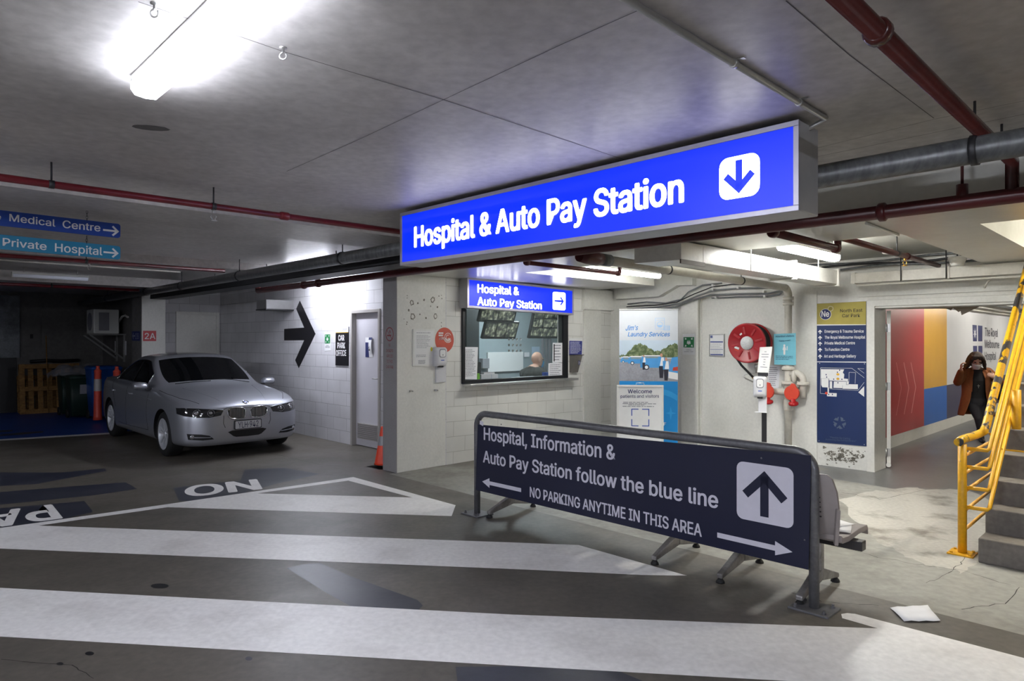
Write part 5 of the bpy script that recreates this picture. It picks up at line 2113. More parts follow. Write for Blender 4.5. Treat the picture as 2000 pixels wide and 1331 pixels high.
s, z = inside(979, 645, 0.95)
screen('lower of the two left surveillance screens inside the booth', s, z, 0.95, 0.74, 0.30, math.radians(20), 0.0, (3, 1))
s, z = inside(974, 612, 0.87)
screen('upper of the two left surveillance screens inside the booth', s, z, 0.87, 0.78, 0.30, math.radians(20), 0.0, (2, 1))
s, z = inside(1070, 632, 1.0)
screen('right surveillance screen with a grid of views inside the booth', s, z, 1.0, 0.80, 0.54, math.radians(16), 0.0, (3, 3))

# ------------------------------------------------------------------ banner in the corner
YB = 9.75
bl = A(1209.5, 860, YB)
br_ = A(1324, 860, YB - 0.12)
BAN = Frame((bl.x, bl.y), (br_.x - bl.x, br_.y - bl.y))
wB = (Vector((br_.x, br_.y)) - Vector((bl.x, bl.y))).length
zT = BAN.uv(1260, 603)[1]
t = thing('pull_up_banner', 'tall pull-up laundry banner in the corner right of the pay window', 'banner', (bl.x, bl.y, 0), BAN.rot)
m_ban = mat('banner_white', (190, 194, 200), 0.5, 0, 0.02)
mb = MB()
mb.box(0, wB, 0, 0.004, 0.08, zT - 0.02)
sheet_o = mb.build('banner_sheet', m_ban, t)
mb = MB()
mb.box(-0.005, wB + 0.005, -0.008, 0.012, zT - 0.022, zT)
mb.build('top_rail', m_steel, t, bevel=0.003)
mb = MB()
mb.prism(rr(-0.02, 0, wB + 0.02, 0.085, 0.03), -0.06, 0.1)
mb.build('base_cassette', m_steel, t)
mb = MB()
mb.cyl((wB / 2, 0.02, 0.08), (wB / 2, 0.02, zT - 0.03), 0.01, 10)
mb.build('support_pole', m_steel, t)
pn = Panel(BAN, t, 0, 0, 0, 0.0)
m_sky = mat('banner_blue', (0, 132, 202), 0.45, 0, 0.04, 2)
m_sky2 = mat('banner_light_blue', (40, 150, 214), 0.45, 0, 0.03)
m_lblue = mat('banner_lettering_blue', (30, 116, 190), 0.5, 0, 0.03)
mb = MB()
zp1, zp0 = pn.q(1260, 664.5)[1], pn.q(1260, 744.5)[1]
pn.poly(mb, [(0.002, 0.085), (wB - 0.002, 0.085), (wB - 0.002, zp0), (0.002, zp0)], 0, 0.001)
a = pn.q(1310, 807)
st = []
for k in range(8):
    r = (0.075, 0.1, 0.075, 0.1)[k // 2 % 4] if k % 2 == 0 else 0.022
    st.append((a[0] + r * math.cos(math.pi / 4 * k), a[1] + r * math.sin(math.pi / 4 * k)))
pn.poly(mb, st, 1, 0.0018)
o1, o2 = ell(wB * 0.62, zp0 - 0.62, 0.52, n=20, a0=20, a1=130), ell(wB * 0.66, zp0 - 0.64, 0.45, n=20, a0=20, a1=130)
for i in range(20):
    q4 = [o2[i], o1[i], o1[i + 1], o2[i + 1]]
    if all(p[0] < wB - 0.004 and p[1] < zp0 for p in q4):
        pn.poly(mb, q4, 1, 0.0016)
mb.build('blue_field', [m_sky, m_sky2], t)
mb = MB()
pn.text(mb, 'F', (1296, 831), (1301, 831), 825, 0.02, lift=0.0022)
mb.build('white_letter', m_signwhite, t)
mb = MB()
for wd, p0_, p1_, tp in (("Jim's", (1221.5, 645.5), (1245, 644.5), 636), ('Laundry Services', (1226, 657), (1307.5, 656.8), 648.5)):
    mb = MB()
    pn.text(mb, wd, p0_, p1_, tp, 0.014)
    zb0_ = pn.q(*p0_)[1]
    mb.v = [Vector((p.x + 0.22 * (p.z - zb0_), p.y, p.z)) for p in mb.v]      # slanted lettering
    mb.build('lettering', m_lblue, t)
mb = MB()


def rect_line(mb, x0, z0, x1, z1, w, lift=0.0014):
    for q4 in (((x0, z0), (x1, z0), (x1, z0 + w), (x0, z0 + w)), ((x0, z1 - w), (x1, z1 - w), (x1, z1), (x0, z1)), ((x0, z0), (x0 + w, z0), (x0 + w, z1), (x0, z1)), ((x1 - w, z0), (x1, z0), (x1, z1), (x1 - w, z1))):
        pn.poly(mb, list(q4), 0, lift)


a, b2 = pn.q(1279.5, 643), pn.q(1298, 621)
rect_line(mb, a[0], a[1], b2[0], b2[1], 0.005)
pn.poly(mb, [(a[0], b2[1] - 0.035), (b2[0], b2[1] - 0.035), (b2[0], b2[1] - 0.031), (a[0], b2[1] - 0.031)], 0, 0.0014)
c = ((a[0] + b2[0]) / 2, a[1] + 0.065)
o1, o2 = ell(c[0], c[1], 0.042, n=28), ell(c[0], c[1], 0.036, n=28)
for i in range(28):
    pn.poly(mb, [o2[i], o1[i], o1[(i + 1) % 28], o2[(i + 1) % 28]], 0, 0.0014)
pn.poly(mb, ell(c[0], c[1], 0.034, n=16, a0=190, a1=350), 0, 0.0014)
a, b2 = pn.q(1296, 645), pn.q(1308, 636)
rect_line(mb, a[0], a[1], b2[0], b2[1], 0.004)
for k in range(4):
    x = a[0] + (b2[0] - a[0]) * (k + 0.5) / 4
    pn.poly(mb, [(x - 0.004, a[1]), (x + 0.004, a[1]), (x + 0.004, b2[1]), (x - 0.004, b2[1])], 0, 0.0014)
mb.build('washing_machine_drawing', mat('banner_pale_blue', (140, 180, 220), 0.5, 0, 0.03), t)
# printed scene: sky, trees, asphalt, parked blue cars, people in blue shirts
Hp = zp1 - zp0


def pr(u, v):
    return (wB * u, zp0 + Hp * v)


pm = [mat('print_sky', (176, 192, 206), 0.5, 0, 0.06, 4), worn('print_trees', (70, 88, 52), (122, 132, 96), scale=18, rough=0.5), worn('print_asphalt', (150, 150, 156), (136, 136, 142), scale=6, rough=0.5),
      mat('print_car_blue', (70, 146, 206), 0.5, 0, 0.06), m_signwhite, mat('print_skin', (190, 140, 116), 0.5, 0, 0.05), mat('print_dark', (36, 36, 48), 0.5, 0, 0.05), mat('print_red', (180, 60, 40), 0.5, 0, 0.05), mat('print_car_window', (120, 140, 150), 0.5, 0, 0.1)]
mb = MB()
pn.poly(mb, [pr(0, 0), pr(1, 0), pr(1, 0.66), pr(0, 0.66)], 2, 0.0010)
pn.poly(mb, [pr(0, 0.55), pr(1, 0.55), pr(1, 1), pr(0, 1)], 0, 0.0012)
tr = [pr(0, 0.58), pr(1, 0.58)] + [pr(1 - i / 96.0, 0.79 + 0.09 * math.sin(i * 0.11 + 1) + 0.035 * abs(math.sin(i * 0.33)) + 0.02 * abs(math.sin(i * 0.9)) - (0.10 * min(1, max(0, (i - 70) / 16)))) for i in range(97)]
pn.poly(mb, tr, 1, 0.0014)
for u0, u1, v0, v1 in ((0.02, 0.18, 0.46, 0.60), (0.15, 0.4, 0.43, 0.61), (0.36, 0.72, 0.33, 0.63)):
    pn.poly(mb, [pr(u0, v0), pr(u1, v0), pr(u1, v1 - 0.05), pr(u1 - 0.03, v1), pr(u0 + 0.05, v1), pr(u0, v1 - 0.08)], 3, 0.0016)
    pn.poly(mb, [pr(u0 + 0.04, v1 - 0.07), pr(u1 - 0.01, v1 - 0.07), pr(u1 - 0.04, v1 - 0.01), pr(u0 + 0.06, v1 - 0.01)], 8, 0.0018)
    pn.poly(mb, [pr(u0, v1 - 0.02), pr(u1, v1 - 0.02), pr(u1 - 0.03, v1 + 0.005), pr(u0 + 0.06, v1 + 0.005)], 4, 0.0019)
    for uu in (u0 + (u1 - u0) * 0.3, ):
        c = pr(uu, v0 + 0.01)
        pn.poly(mb, ell(c[0], c[1], (u1 - u0) * 0.13 * wB, n=16), 6, 0.0020)
        pn.poly(mb, ell(c[0], c[1], (u1 - u0) * 0.08 * wB, n=16), 4, 0.0022)
pn.poly(mb, [pr(0.83, 0.12), pr(1, 0.06), pr(1, 0.6), pr(0.9, 0.58), pr(0.86, 0.4)], 3, 0.0020)
pn.poly(mb, [pr(0.84, 0.08), pr(1, 0.04), pr(1, 0.2), pr(0.84, 0.24)], 4, 0.0022)
pn.poly(mb, [pr(0.91, 0.26), pr(1, 0.26), pr(1, 0.36), pr(0.92, 0.34)], 7, 0.0023)


def printed_person(u, v, s, lift):
    c = pr(u, v)
    k = s * Hp
    pn.poly(mb, [(c[0] - 0.07 * k, c[1]), (c[0] + 0.07 * k, c[1]), (c[0] + 0.1 * k, c[1] + 0.5 * k), (c[0] - 0.1 * k, c[1] + 0.5 * k)], 6, lift)
    pn.poly(mb, [(c[0] - 0.13 * k, c[1] + 0.48 * k), (c[0] + 0.13 * k, c[1] + 0.48 * k), (c[0] + 0.14 * k, c[1] + 0.85 * k), (c[0] - 0.14 * k, c[1] + 0.85 * k)], 3, lift + 0.0001)
    pn.poly(mb, [(c[0] - 0.06 * k, c[1] + 0.5 * k), (c[0] + 0.13 * k, c[1] + 0.5 * k), (c[0] + 0.1 * k, c[1] + 0.84 * k), (c[0] + 0.0 * k, c[1] + 0.84 * k)], 4, lift + 0.0002)
    pn.poly(mb, ell(c[0], c[1] + 0.93 * k, 0.055 * k, 0.075 * k, 12), 5, lift + 0.0003)


printed_person(0.42, 0.28, 0.36, 0.0024)
printed_person(0.72, 0.08, 0.6, 0.0027)
printed_person(0.80, 0.02, 0.56, 0.0031)
mb.build('printed_photo', pm, t)

# welcome board in front of the banner
YW = 9.15
wl_, wr_ = A(1204.5, 850, YW), A(1296, 850, YW - 0.05)
WEL = Frame((wl_.x, wl_.y), (wr_.x - wl_.x, wr_.y - wl_.y))
wW = (Vector((wr_.x, wr_.y)) - Vector((wl_.x, wl_.y))).length
zW = WEL.uv(1250, 752)[1]
t = thing('welcome_board', 'white framed welcome board standing before the tall banner', 'board', (wl_.x, wl_.y, 0), WEL.rot)
mb = MB()
fw = 0.028
zb0 = 0.09
for b4 in ((0, wW, zb0, zb0 + fw), (0, wW, zW - fw, zW), (0, fw, zb0 + fw, zW - fw), (wW - fw, wW, zb0 + fw, zW - fw)):
    mb.box(b4[0], b4[1], -0.012, 0.012, b4[2], b4[3])
mb.build('snap_frame', m_whitemetal, t, bevel=0.003)
mb = MB()
mb.box(fw, wW - fw, -0.004, 0.004, zb0 + fw, zW - fw)
pg = mb.build('poster', m_signwhite, t)
for s_ in (-1, 1):
    mb = MB()
    x = wW / 2 + s_ * wW * 0.42
    mb.bar((x, 0.0, zb0), (x, -0.02, 0.0), 0.025, 0.025)
    mb.build('leg', m_steel, t)
    mb = MB()
    mb.bar((x, 0.02, zW * 0.9), (x, 0.3, 0.0), 0.022, 0.022)
    mb.build('leg', m_steel, t)
mb = MB()
cx = wW * 0.5
mb.tube([(cx - 0.055, 0, zW - 0.005), (cx - 0.05, 0, zW + 0.028), (cx + 0.05, 0, zW + 0.028), (cx + 0.055, 0, zW - 0.005)], 0.005, 8)
mb.build('carry_handle', m_steel, t)
pn = Panel(WEL, t, 0, 0, 0, -0.004)
mb = MB()
pn.text(mb, 'Welcome', (1226, 768), (1273.5, 768), 760.5, 0.014)
pn.text(mb, 'patients and visitors', (1212, 777), (1287, 776.5), 771, 0.006)
mb.build('lettering', m_navyprint, t)
mb = MB()
for i, (a0, a1) in enumerate(((1217, 1282), (1216, 1284), (1227, 1273), (1216, 1282))):
    a, b2 = pn.q(a0, 786.5 + 2.6 * i), pn.q(a1, 784 + 2.6 * i)
    pn.strips(mb, a[0], b2[0], a[1], a[1] + 0.012, 1, 0.009, 0, 0.0012, i)
a, b2 = pn.q(1216, 842), pn.q(1286, 840)
pn.strips(mb, a[0], b2[0], a[1], a[1] + 0.012, 1, 0.008, 0, 0.0012, 11)
mb.build('small_print', m_print, t)
mb = MB()
a, b2 = pn.q(1233, 832.5), pn.q(1268, 798.5)
x0, z0, x1, z1 = a[0], a[1], b2[0], b2[1]
Lc, wc = (x1 - x0) * 0.4, 0.012
for xa, sx_ in ((x0, 1), (x1, -1)):
    for za, sz_ in ((z0, 1), (z1, -1)):
        pn.poly(mb, sorted_poly([(xa, za), (xa + sx_ * Lc, za), (xa + sx_ * Lc, za + sz_ * wc), (xa, za + sz_ * wc)]) if False else [(xa, za), (xa + sx_ * Lc, za), (xa + sx_ * Lc, za + sz_ * wc), (xa, za + sz_ * wc)], 0, 0.0012)
        pn.poly(mb, [(xa, za), (xa + sx_ * wc, za), (xa + sx_ * wc, za + sz_ * Lc), (xa, za + sz_ * Lc)], 0, 0.0012)
mb.build('corner_brackets', m_blueprint, t)

# ------------------------------------------------------------------ hose wall
o = assembly_sign(HOSE, [(1333, 692.5), (1357.5, 693.2), (1357.7, 652.2), (1333.3, 652.4)], [(1335, 678.5), (1355.5, 679), (1355.8, 658.2), (1335.2, 658.3)], 'green assembly point sign on the pilaster right of the banner', 0.0905)
o, pn, x0, x1, z0, z1 = framed_notice(HOSE, [(1384.7, 696), (1414.8, 697), (1414.8, 652), (1385, 652.8)], 'framed_notice', 'small silver framed notice with blue bars left of the hose reel', 0.0, 0.016, m_steel, 2)
w, h = x1 - x0, z1 - z0
mb = MB()
for f0, f1 in ((0.0, 0.08), (0.27, 0.31), (0.62, 0.7)):
    pn.poly(mb, [(x0 + 0.03 * w, z0 + f0 * h + 0.004), (x1 - 0.03 * w, z0 + f0 * h + 0.004), (x1 - 0.03 * w, z0 + f1 * h), (x0 + 0.03 * w, z0 + f1 * h)], 0, 0.002)
pn.poly(mb, [(x0 + 0.03 * w, z1 - 0.14 * h), (x0 + 0.2 * w, z1 - 0.14 * h), (x0 + 0.2 * w, z1 - 0.02 * h), (x0 + 0.03 * w, z1 - 0.02 * h)], 0, 0.002)
mb.build('blue_bars', mat('slate_blue_print', (84, 96, 150), 0.5, 0, 0.04), o)
mb = MB()
pn.strips(mb, x0 + 0.05 * w, x1 - 0.05 * w, z0 + 0.33 * h, z0 + 0.6 * h, 4, 0.004, 0, 0.002, 4)
pn.strips(mb, x0 + 0.05 * w, x1 - 0.05 * w, z0 + 0.1 * h, z0 + 0.25 * h, 3, 0.004, 0, 0.002, 5)
mb.build('small_print', m_print, o)

# fire hose reel
cs, cz = HOSE.uv(1458, 670, 0.30)
t = thing('fire_hose_reel', 'red fire hose reel with black hose on the white wall', 'hose reel', HOSE.at(cs, cz), HOSE.rot)
m_reel = mat('reel_red', (162, 26, 34), 0.35, 0, 0.04)
Rr3 = (HOSE.uv(1494.5, 670, 0.30)[0] - HOSE.uv(1420.5, 670, 0.30)[0]) / 2
RX = Matrix.Rotation(math.radians(90), 4, 'X')      # turns z into -y


def disc(name, prof, m, n=48, parent=t):
    mb = MB()
    mb.lathe(prof, n, M=RX)
    return mb.build(name, m, parent)


disc('front_disc', [(0.0, 0.285), (0.10, 0.285), (0.11, 0.292), (Rr3 - 0.03, 0.292), (Rr3 - 0.012, 0.305), (Rr3, 0.300), (Rr3, 0.282), (Rr3 - 0.02, 0.272), (0.1, 0.272)], m_reel)
disc('rear_disc', [(0.05, 0.115), (Rr3 - 0.02, 0.115), (Rr3, 0.105), (Rr3, 0.095), (0.05, 0.10)], m_reel)
fd = None
for k in range(8):
    a = math.radians(k * 45 + 12)
    mb = MB()
    c, s_ = math.cos(a), math.sin(a)
    mb.bar((0.12 * c, -0.294, 0.12 * s_), (0.225 * c, -0.294, 0.225 * s_), 0.012, 0.03, up=Vector((c * 0 - s_, 0, c)))
    mb.build('pressed_rib', m_reel, t, bevel=0.004)
disc('label_disc', [(0.0, 0.296), (0.092, 0.296), (0.094, 0.285)], mat('reel_label_white', (214, 214, 214), 0.5, 0, 0.12, 60))
mb = MB()
for k in range(5):      # wound hose: rings of the drum
    rr_ = Rr3 - 0.028
    y = -0.135 - 0.028 * k
    mb.tube([(rr_ * math.cos(2 * math.pi * i / 40), y, rr_ * math.sin(2 * math.pi * i / 40)) for i in range(40)], 0.0155, 8, closed=True)
mb.lathe([(Rr3 - 0.04, 0.115), (Rr3 - 0.04, 0.28)], 40, M=RX)
mb.build('wound_hose', m_rubber, t)
mb = MB()
mb.cyl((0, 0, 0), (0, -0.28, 0), 0.035, 18)
mb.build('axle', m_reel, t)
mb = MB()
pn = Panel(HOSE, t, cs, cz, 0.30, -0.293)
pts = [pn.q(*p) for p in ((1432, 700), (1440, 714), (1452, 729), (1459, 738))]
yy = [-0.2, -0.18, -0.14, -0.12]
mb.tube([(p[0], y, p[1]) for p, y in zip(pts, yy)], 0.016, 10)
hs = mb.build('hose_end', m_rubber, t)
mb = MB()
p = pts[-1]
mb.tube([(p[0] - 0.01, -0.12, p[1] + 0.01), (p[0] + 0.03, -0.11, p[1] - 0.05), (p[0] + 0.06, -0.10, p[1] - 0.09)], [0.018, 0.014, 0.009], 10)
mb.build('brass_nozzle', mat('aged_brass', (150, 116, 62), 0.35, 0.8, 0.06), t)
mb = MB()
a = pn.q(1470, 722)
mb.tube([(0.0, -0.06, 0.0), (0.02, -0.06, -0.2), (0.03, -0.06, -0.42)], 0.018, 10)
mb.build('feed_pipe', m_steel, t)
mb = MB()
mb.ball((0.025, -0.06, -0.33), 0.03, 0.03, 0.045)
mb.bar((0.025, -0.09, -0.33), (0.09, -0.09, -0.31), 0.012, 0.012)
mb.build('stop_valve', m_steel, t)
mb = MB()
mb.tube([(-0.13, -0.14, -0.46), (-0.06, -0.1, -0.43), (0.02, -0.05, -0.42)], 0.004, 8)
mb.tube([(-0.13, -0.14, -0.46), (-0.1, -0.12, -0.5), (0.0, -0.04, -0.56)], 0.01, 8)
mb.build('nozzle_bracket', m_steel, t)
for a_, w_, h_, r_, mm in ((205, 0.07, 0.03, 0.16, m_signwhite), (213, 0.06, 0.016, 0.18, m_cap), (125, 0.035, 0.022, 0.15, m_signwhite)):
    mb = MB()
    c, s_ = math.cos(math.radians(a_)), math.sin(math.radians(a_))
    M = Matrix.Translation((r_ * c, -0.2945, r_ * s_)) @ Matrix.Rotation(math.radians(20 if a_ > 200 else -35), 4, 'Y')
    mb.box(-w_ / 2, w_ / 2, -0.001, 0.001, -h_ / 2, h_ / 2, M=M)
    mb.build('sticker', mm, t)

# sheet holder behind the stand and poster on the standpipe
sheet(HOSE, [(1499, 757), (1521, 759), (1523, 714), (1500, 713)], 'pale sheet in a clear holder on the hose wall behind the sanitiser stand', 'sheet_holder', 7, 10, 0.002)
o, pn = plate(HOSE, [(1512.3, 712), (1554.6, 713.2), (1554.2, 650.5), (1511.2, 652.3)], 0.003, mat('teal_poster', (112, 182, 200), 0.55, 0, 0.03), 'teal_poster', 'teal attention visitors poster hung on the standpipe', 'poster', 0.185)
mb = MB()
m_tealink = mat('teal_ink', (52, 92, 118), 0.6, 0, 0.04)
pn.text(mb, 'Attention visitors', (1514.5, 659), (1551, 657.5), 655.5, 0.02)
pn.text(mb, 'Feeling unwell?', (1522, 667.3), (1544, 666), 664.6, 0.012)
a, b2 = pn.q(1515, 703), pn.q(1551, 694.5)
pn.strips(mb, a[0], b2[0], a[1], b2[1], 3, 0.008, 0, 0.0014, 3)
mb.build('lettering', m_tealink, o)
mb = MB()
a = pn.q(1532, 684)
for q4 in ([(-0.012, -0.055), (0.012, -0.055), (0.014, 0.02), (-0.014, 0.02)], [(-0.025, 0.005), (0.025, 0.005), (0.012, 0.045), (-0.012, 0.045)], ell(0, 0.058, 0.014, n=12), [(0.032, 0.0), (0.042, 0.0), (0.042, 0.05), (0.032, 0.05)]):
    pn.poly(mb, [(a[0] + x, a[1] + z * 1.1) for x, z in q4], 0, 0.0014)
mb.build('figure_drawing', m_signwhite, o)

# hand sanitiser stand on the floor
YS = 8.35
foot = A(1492.5, 880, YS)
STD = Frame((foot.x, foot.y), -D1)
STD = Frame((foot.x, foot.y), (0.94, -0.34))
t = thing('sanitiser_stand', 'floor stand with a hand sanitiser dispenser and a small tilted sign', 'sanitiser stand', (foot.x, foot.y, 0), STD.rot)
zz = lambda py: STD.uv(1492, py)[1]
xx = lambda px: STD.uv(px, 700)[0]
mb = MB()
mb.prism(rr(-0.2, -0.16, 0.2, 0.16, 0.04), 0, 0.014, M=Matrix.Rotation(math.radians(90), 4, 'X') @ Matrix.Scale(-1, 4, (0, 1, 0)))
mb.build('base_plate', m_vinyl, t)
mb = MB()
mb.box(xx(1487.5), xx(1497.5), -0.02, 0.02, 0.01, zz(690))
mb.build('pole', m_vinyl, t, bevel=0.003)
dsp = t
x0, x1 = xx(1471), xx(1497.5)
a = bpy.data.objects.new('dispenser_unit', None)
bpy.data.objects.remove(a)
dispenser(t, x0, x1, zz(776), zz(734.5), 0.11)
mb = MB()
mb.box(xx(1481), xx(1497.5), -0.035, -0.02, zz(805), zz(774))
mb.box(xx(1474), xx(1497.5), -0.11, -0.02, zz(805), zz(805) + 0.008)
mb.build('drip_tray', m_disp, t, bevel=0.003)
# tilted sign frame
mb = MB()
q4 = [(xx(1479), zz(727)), (xx(1501), zz(729)), (xx(1508.5), zz(677)), (xx(1484), zz(678))]
mb.prism(q4, -0.045, -0.025)
sf = mb.build('sign_frame', m_whitemetal, t, bevel=0.003)
cx, cz = sum(p[0] for p in q4) / 4, sum(p[1] for p in q4) / 4
inn = [(cx + (x - cx) * 0.84, cz + (z - cz) * 0.9) for x, z in q4]
pn = Panel(STD, t, 0, 0, 0, -0.045)
mb = MB()
pn.poly(mb, inn, 0, 0.001)
mb.build('page', m_signwhite, sf)
mb = MB()
for i in range(7):
    f = 0.15 + 0.11 * i
    l = Vector(inn[3]).lerp(Vector(inn[0]), f)
    r = Vector(inn[2]).lerp(Vector(inn[1]), f)
    k0, k1 = (0.15, 0.85) if i in (1, 2, 6) else (0.4, 0.6)
    p_, q_ = l.lerp(r, k0), l.lerp(r, k1)
    pn.poly(mb, [(p_.x, p_.y - 0.004), (q_.x, q_.y - 0.004), (q_.x, q_.y + 0.004), (p_.x, p_.y + 0.004)], 0, 0.002)
mb.build('small_print', m_print, sf)
mb = MB()
mb.box(xx(1480), xx(1500), -0.05, 0.0, zz(734), zz(727.5))
mb.build('frame_foot', m_vinyl, t)

# ------------------------------------------------------------------ directory board
cor = [(1596, 863.5), (1692, 871.8), (1691.4, 588.3), (1595.4, 593)]
o, pn = plate(HOSE, cor, 0.012, mat('directory_navy', (26, 46, 92), 0.4, 0, 0.04, 3), 'directory_board', 'tall navy directory board with a mustard top left of the corridor opening', 'directory', 0.0)
m_must = mat('mustard_field', (166, 152, 70), 0.5, 0, 0.05)
mb = MB()
pn.ppoly(mb, [(1595.6, 633.6), (1691.4, 633.4), (1691.4, 588.5), (1595.5, 593.2)])
mb.build('mustard_header', m_must, o)
mb = MB()
pn.ppoly(mb, [(1595.6, 635.8), (1691.4, 634.8), (1691.4, 633.4), (1595.6, 633.6)], 0, 0.0014)
mb.build('divider_line', m_signwhite, o)
mb = MB()
pn.ppoly(mb, [(1595.6, 707.3), (1691.6, 708.2), (1691.6, 706.5), (1595.6, 706)], 0, 0.0014)
mb.build('divider_line', m_signwhite, o)
mb = MB()
a = pn.q(1612.3, 613.8)
pn.poly(mb, ell(a[0], a[1], 0.073, n=32), 1, 0.0012)
pn.poly(mb, ell(a[0], a[1], 0.068, n=32), 0, 0.0016)
a2 = pn.q(1622.3, 602.8)
pn.poly(mb, ell(a2[0], a2[1], 0.034, n=24), 1, 0.002)
pn.poly(mb, ell(a2[0], a2[1], 0.031, n=24), 2, 0.0024)
pn.text(mb, 'Ne', (1604.5, 618.5), (1619.8, 618.3), 607.5, 0.02, 1, 0.003)
mb.build('badge', [m_navyprint, m_signwhite, m_must], o)
mb = MB()
pn.text(mb, 'G', (1620, 604.8), (1624.4, 604.7), 601, 0.01, lift=0.003)
pn.text(mb, 'North East', (1641, 610), (1684.5, 608.5), 604, 0.012)
pn.text(mb, 'Car Park', (1645, 619.7), (1680, 618.8), 613.5, 0.012)
mb.build('header_lettering', mat('dark_olive_ink', (46, 44, 36), 0.6, 0, 0.04), o)
mb = MB()
for wd, x1_, yb in (('Emergency & Trauma Service', 1687, 649.6), ('The Royal Melbourne Hospital', 1690, 661.3), ('Private Medical Centre', 1670, 672.6), ('To Function Centre', 1659.3, 685.2), ('Art and Heritage Gallery', 1672, 698.3)):
    x0_ = 1610.7 if wd[0] != 'A' else 1609.5
    mb = MB()
    pn.text(mb, wd, (x0_, yb + 0.2), (x1_, yb - 0.3 + (x1_ - x0_) * 0.002), yb - 5.2, 0.016)
    mb.build('lettering', m_signwhite, o)
for yb in (648, 659.8, 671.2, 683.3, 696.2):
    mb = MB()
    a = pn.q(1601.8, yb)
    for p in arrow_poly(a[0], a[1], 0.054, 0.012, 0.038, 90):
        pn.poly(mb, p, 0, 0.0016)
    mb.build('up_arrow', m_signwhite, o)
# site map
mb = MB()


def mp(x, y):
    return (1590 + x / 7.39, 700 + y / 7.39)


for pl in ([(100, 290), (100, 155), (435, 158), (415, 205), (437, 230), (430, 290), (490, 296), (490, 330), (220, 320), (215, 290)], [(103, 292), (210, 292), (210, 420), (120, 416), (103, 380)], [(285, 332), (465, 335), (465, 388), (410, 388), (408, 430), (280, 425)],
           [(412, 388), (500, 380), (500, 372), (632, 375), (632, 444), (412, 438)], [(225, 330), (262, 330), (262, 435), (225, 430)], [(195, 420), (215, 420), (215, 500), (195, 500)], [(188, 497), (328, 502), (326, 553), (186, 546)], [(638, 490), (724, 400), (724, 555)], [(470, 330), (500, 335), (500, 375), (470, 380)]):
    pts = [pn.q(*mp(x, y)) for x, y in pl]
    pn.poly(mb, pts, 0, 0.0014)
for a_, b_ in (((95, 135), (545, 142)), ((545, 142), (724, 280)), ((95, 135), (90, 505)), ((90, 505), (185, 515)), ((230, 440), (635, 462)), ((635, 462), (724, 345)), ((630, 145), (724, 215)), ((630, 145), (724, 150)), ((505, 200), (600, 205)), ((600, 205), (592, 365)), ((505, 200), (503, 350))):
    p_, q_ = Vector(pn.q(*mp(*a_))), Vector(pn.q(*mp(*b_)))
    d_ = (q_ - p_).normalized() * 0.0018
    n_ = Vector((-d_.y, d_.x))
    pn.poly(mb, [tuple(p_ - n_), tuple(q_ - n_), tuple(q_ + n_), tuple(p_ + n_)], 0, 0.0013)
for x, y in ((345, 230), (345, 295)):
    a = pn.q(*mp(x, y))
    pn.poly(mb, ell(a[0], a[1], 0.02, 0.016, 8), 1, 0.0022)
a = pn.q(*mp(178, 502))
pn.poly(mb, ell(a[0], a[1], 0.018, n=14), 2, 0.0022)
for x, y in ((175, 235), (183, 270), (285, 300), (402, 302), (345, 352), (370, 170), (265, 520), (212, 520), (338, 200)):
    a = pn.q(*mp(x, y))
    pn.poly(mb, ell(a[0], a[1], 0.007, 0.01, 8), 3, 0.0022)
mb.build('site_map', [m_signwhite, m_yel, m_cap, m_navyprint], o)
m_faint = mat('faint_emblem', (84, 96, 116), 0.5, 0, 0.05)
mb = MB()
a = pn.q(*mp(368, 932))
o1, o2 = ell(a[0], a[1], 0.088, n=40), ell(a[0], a[1], 0.082, n=40)
for k in range(5):
    s_ = math.radians(90 + 72 * k)
    e_ = s_ + math.radians(72)
    pts = [(a[0] + 0.03 * math.cos(s_ + 0.63), a[1] + 0.03 * math.sin(s_ + 0.63))]
    for j in range(7):
        th = s_ + 0.12 + (e_ - s_ - 0.24) * j / 6
        r_ = 0.078 - (0.016 if j in (2, ) else 0)
        pts.append((a[0] + r_ * math.cos(th), a[1] + r_ * math.sin(th)))
    pn.poly(mb, pts, 0, 0.0012)
pn.text(mb, '"Passion for Caring', mp(225, 1150), mp(520, 1172), 700 + 1125 / 7.39, 0.0)
pn.text(mb, 'Achieving the Extraordinary"', mp(165, 1180), mp(610, 1205), 700 + 1157 / 7.39, 0.0)
mb.build('faint_emblem', m_faint, o)
# screws
for px, py in ((1599.5, 861), (1688, 868.5), (1601, 709.5), (1688.5, 710.5)):
    a = pn.q(px, py)
    mb = MB()
    mb.prism(ell(a[0], a[1], 0.006, n=10), -0.0145, -0.012)
    mb.build('screw', m_steel, o)
# peeling paint under the board
random.seed(11)
mb = MB()
PW = Panel(HOSE, None, 0, 0, 0, 0)
for k in range(190):
    px, py = random.gauss(1650, 20), random.gauss(891, 9)
    if not (1600 < px < 1691 and 872 < py < 912):
        continue
    s, z = HOSE.uv(px, py)
    r = abs(random.gauss(0, 0.012)) + 0.002
    PF.poly(mb, [(s + r * (0.4 + random.random()) * math.cos(i * 0.483), z + r * (0.2 + 0.7 * random.random()) * math.sin(i * 0.483)) for i in range(13)], 0, 0.0015)
mb.build('peeled_paint', m_glue, bpy.data.objects['wall_hose']).location = (0, 0, 0)

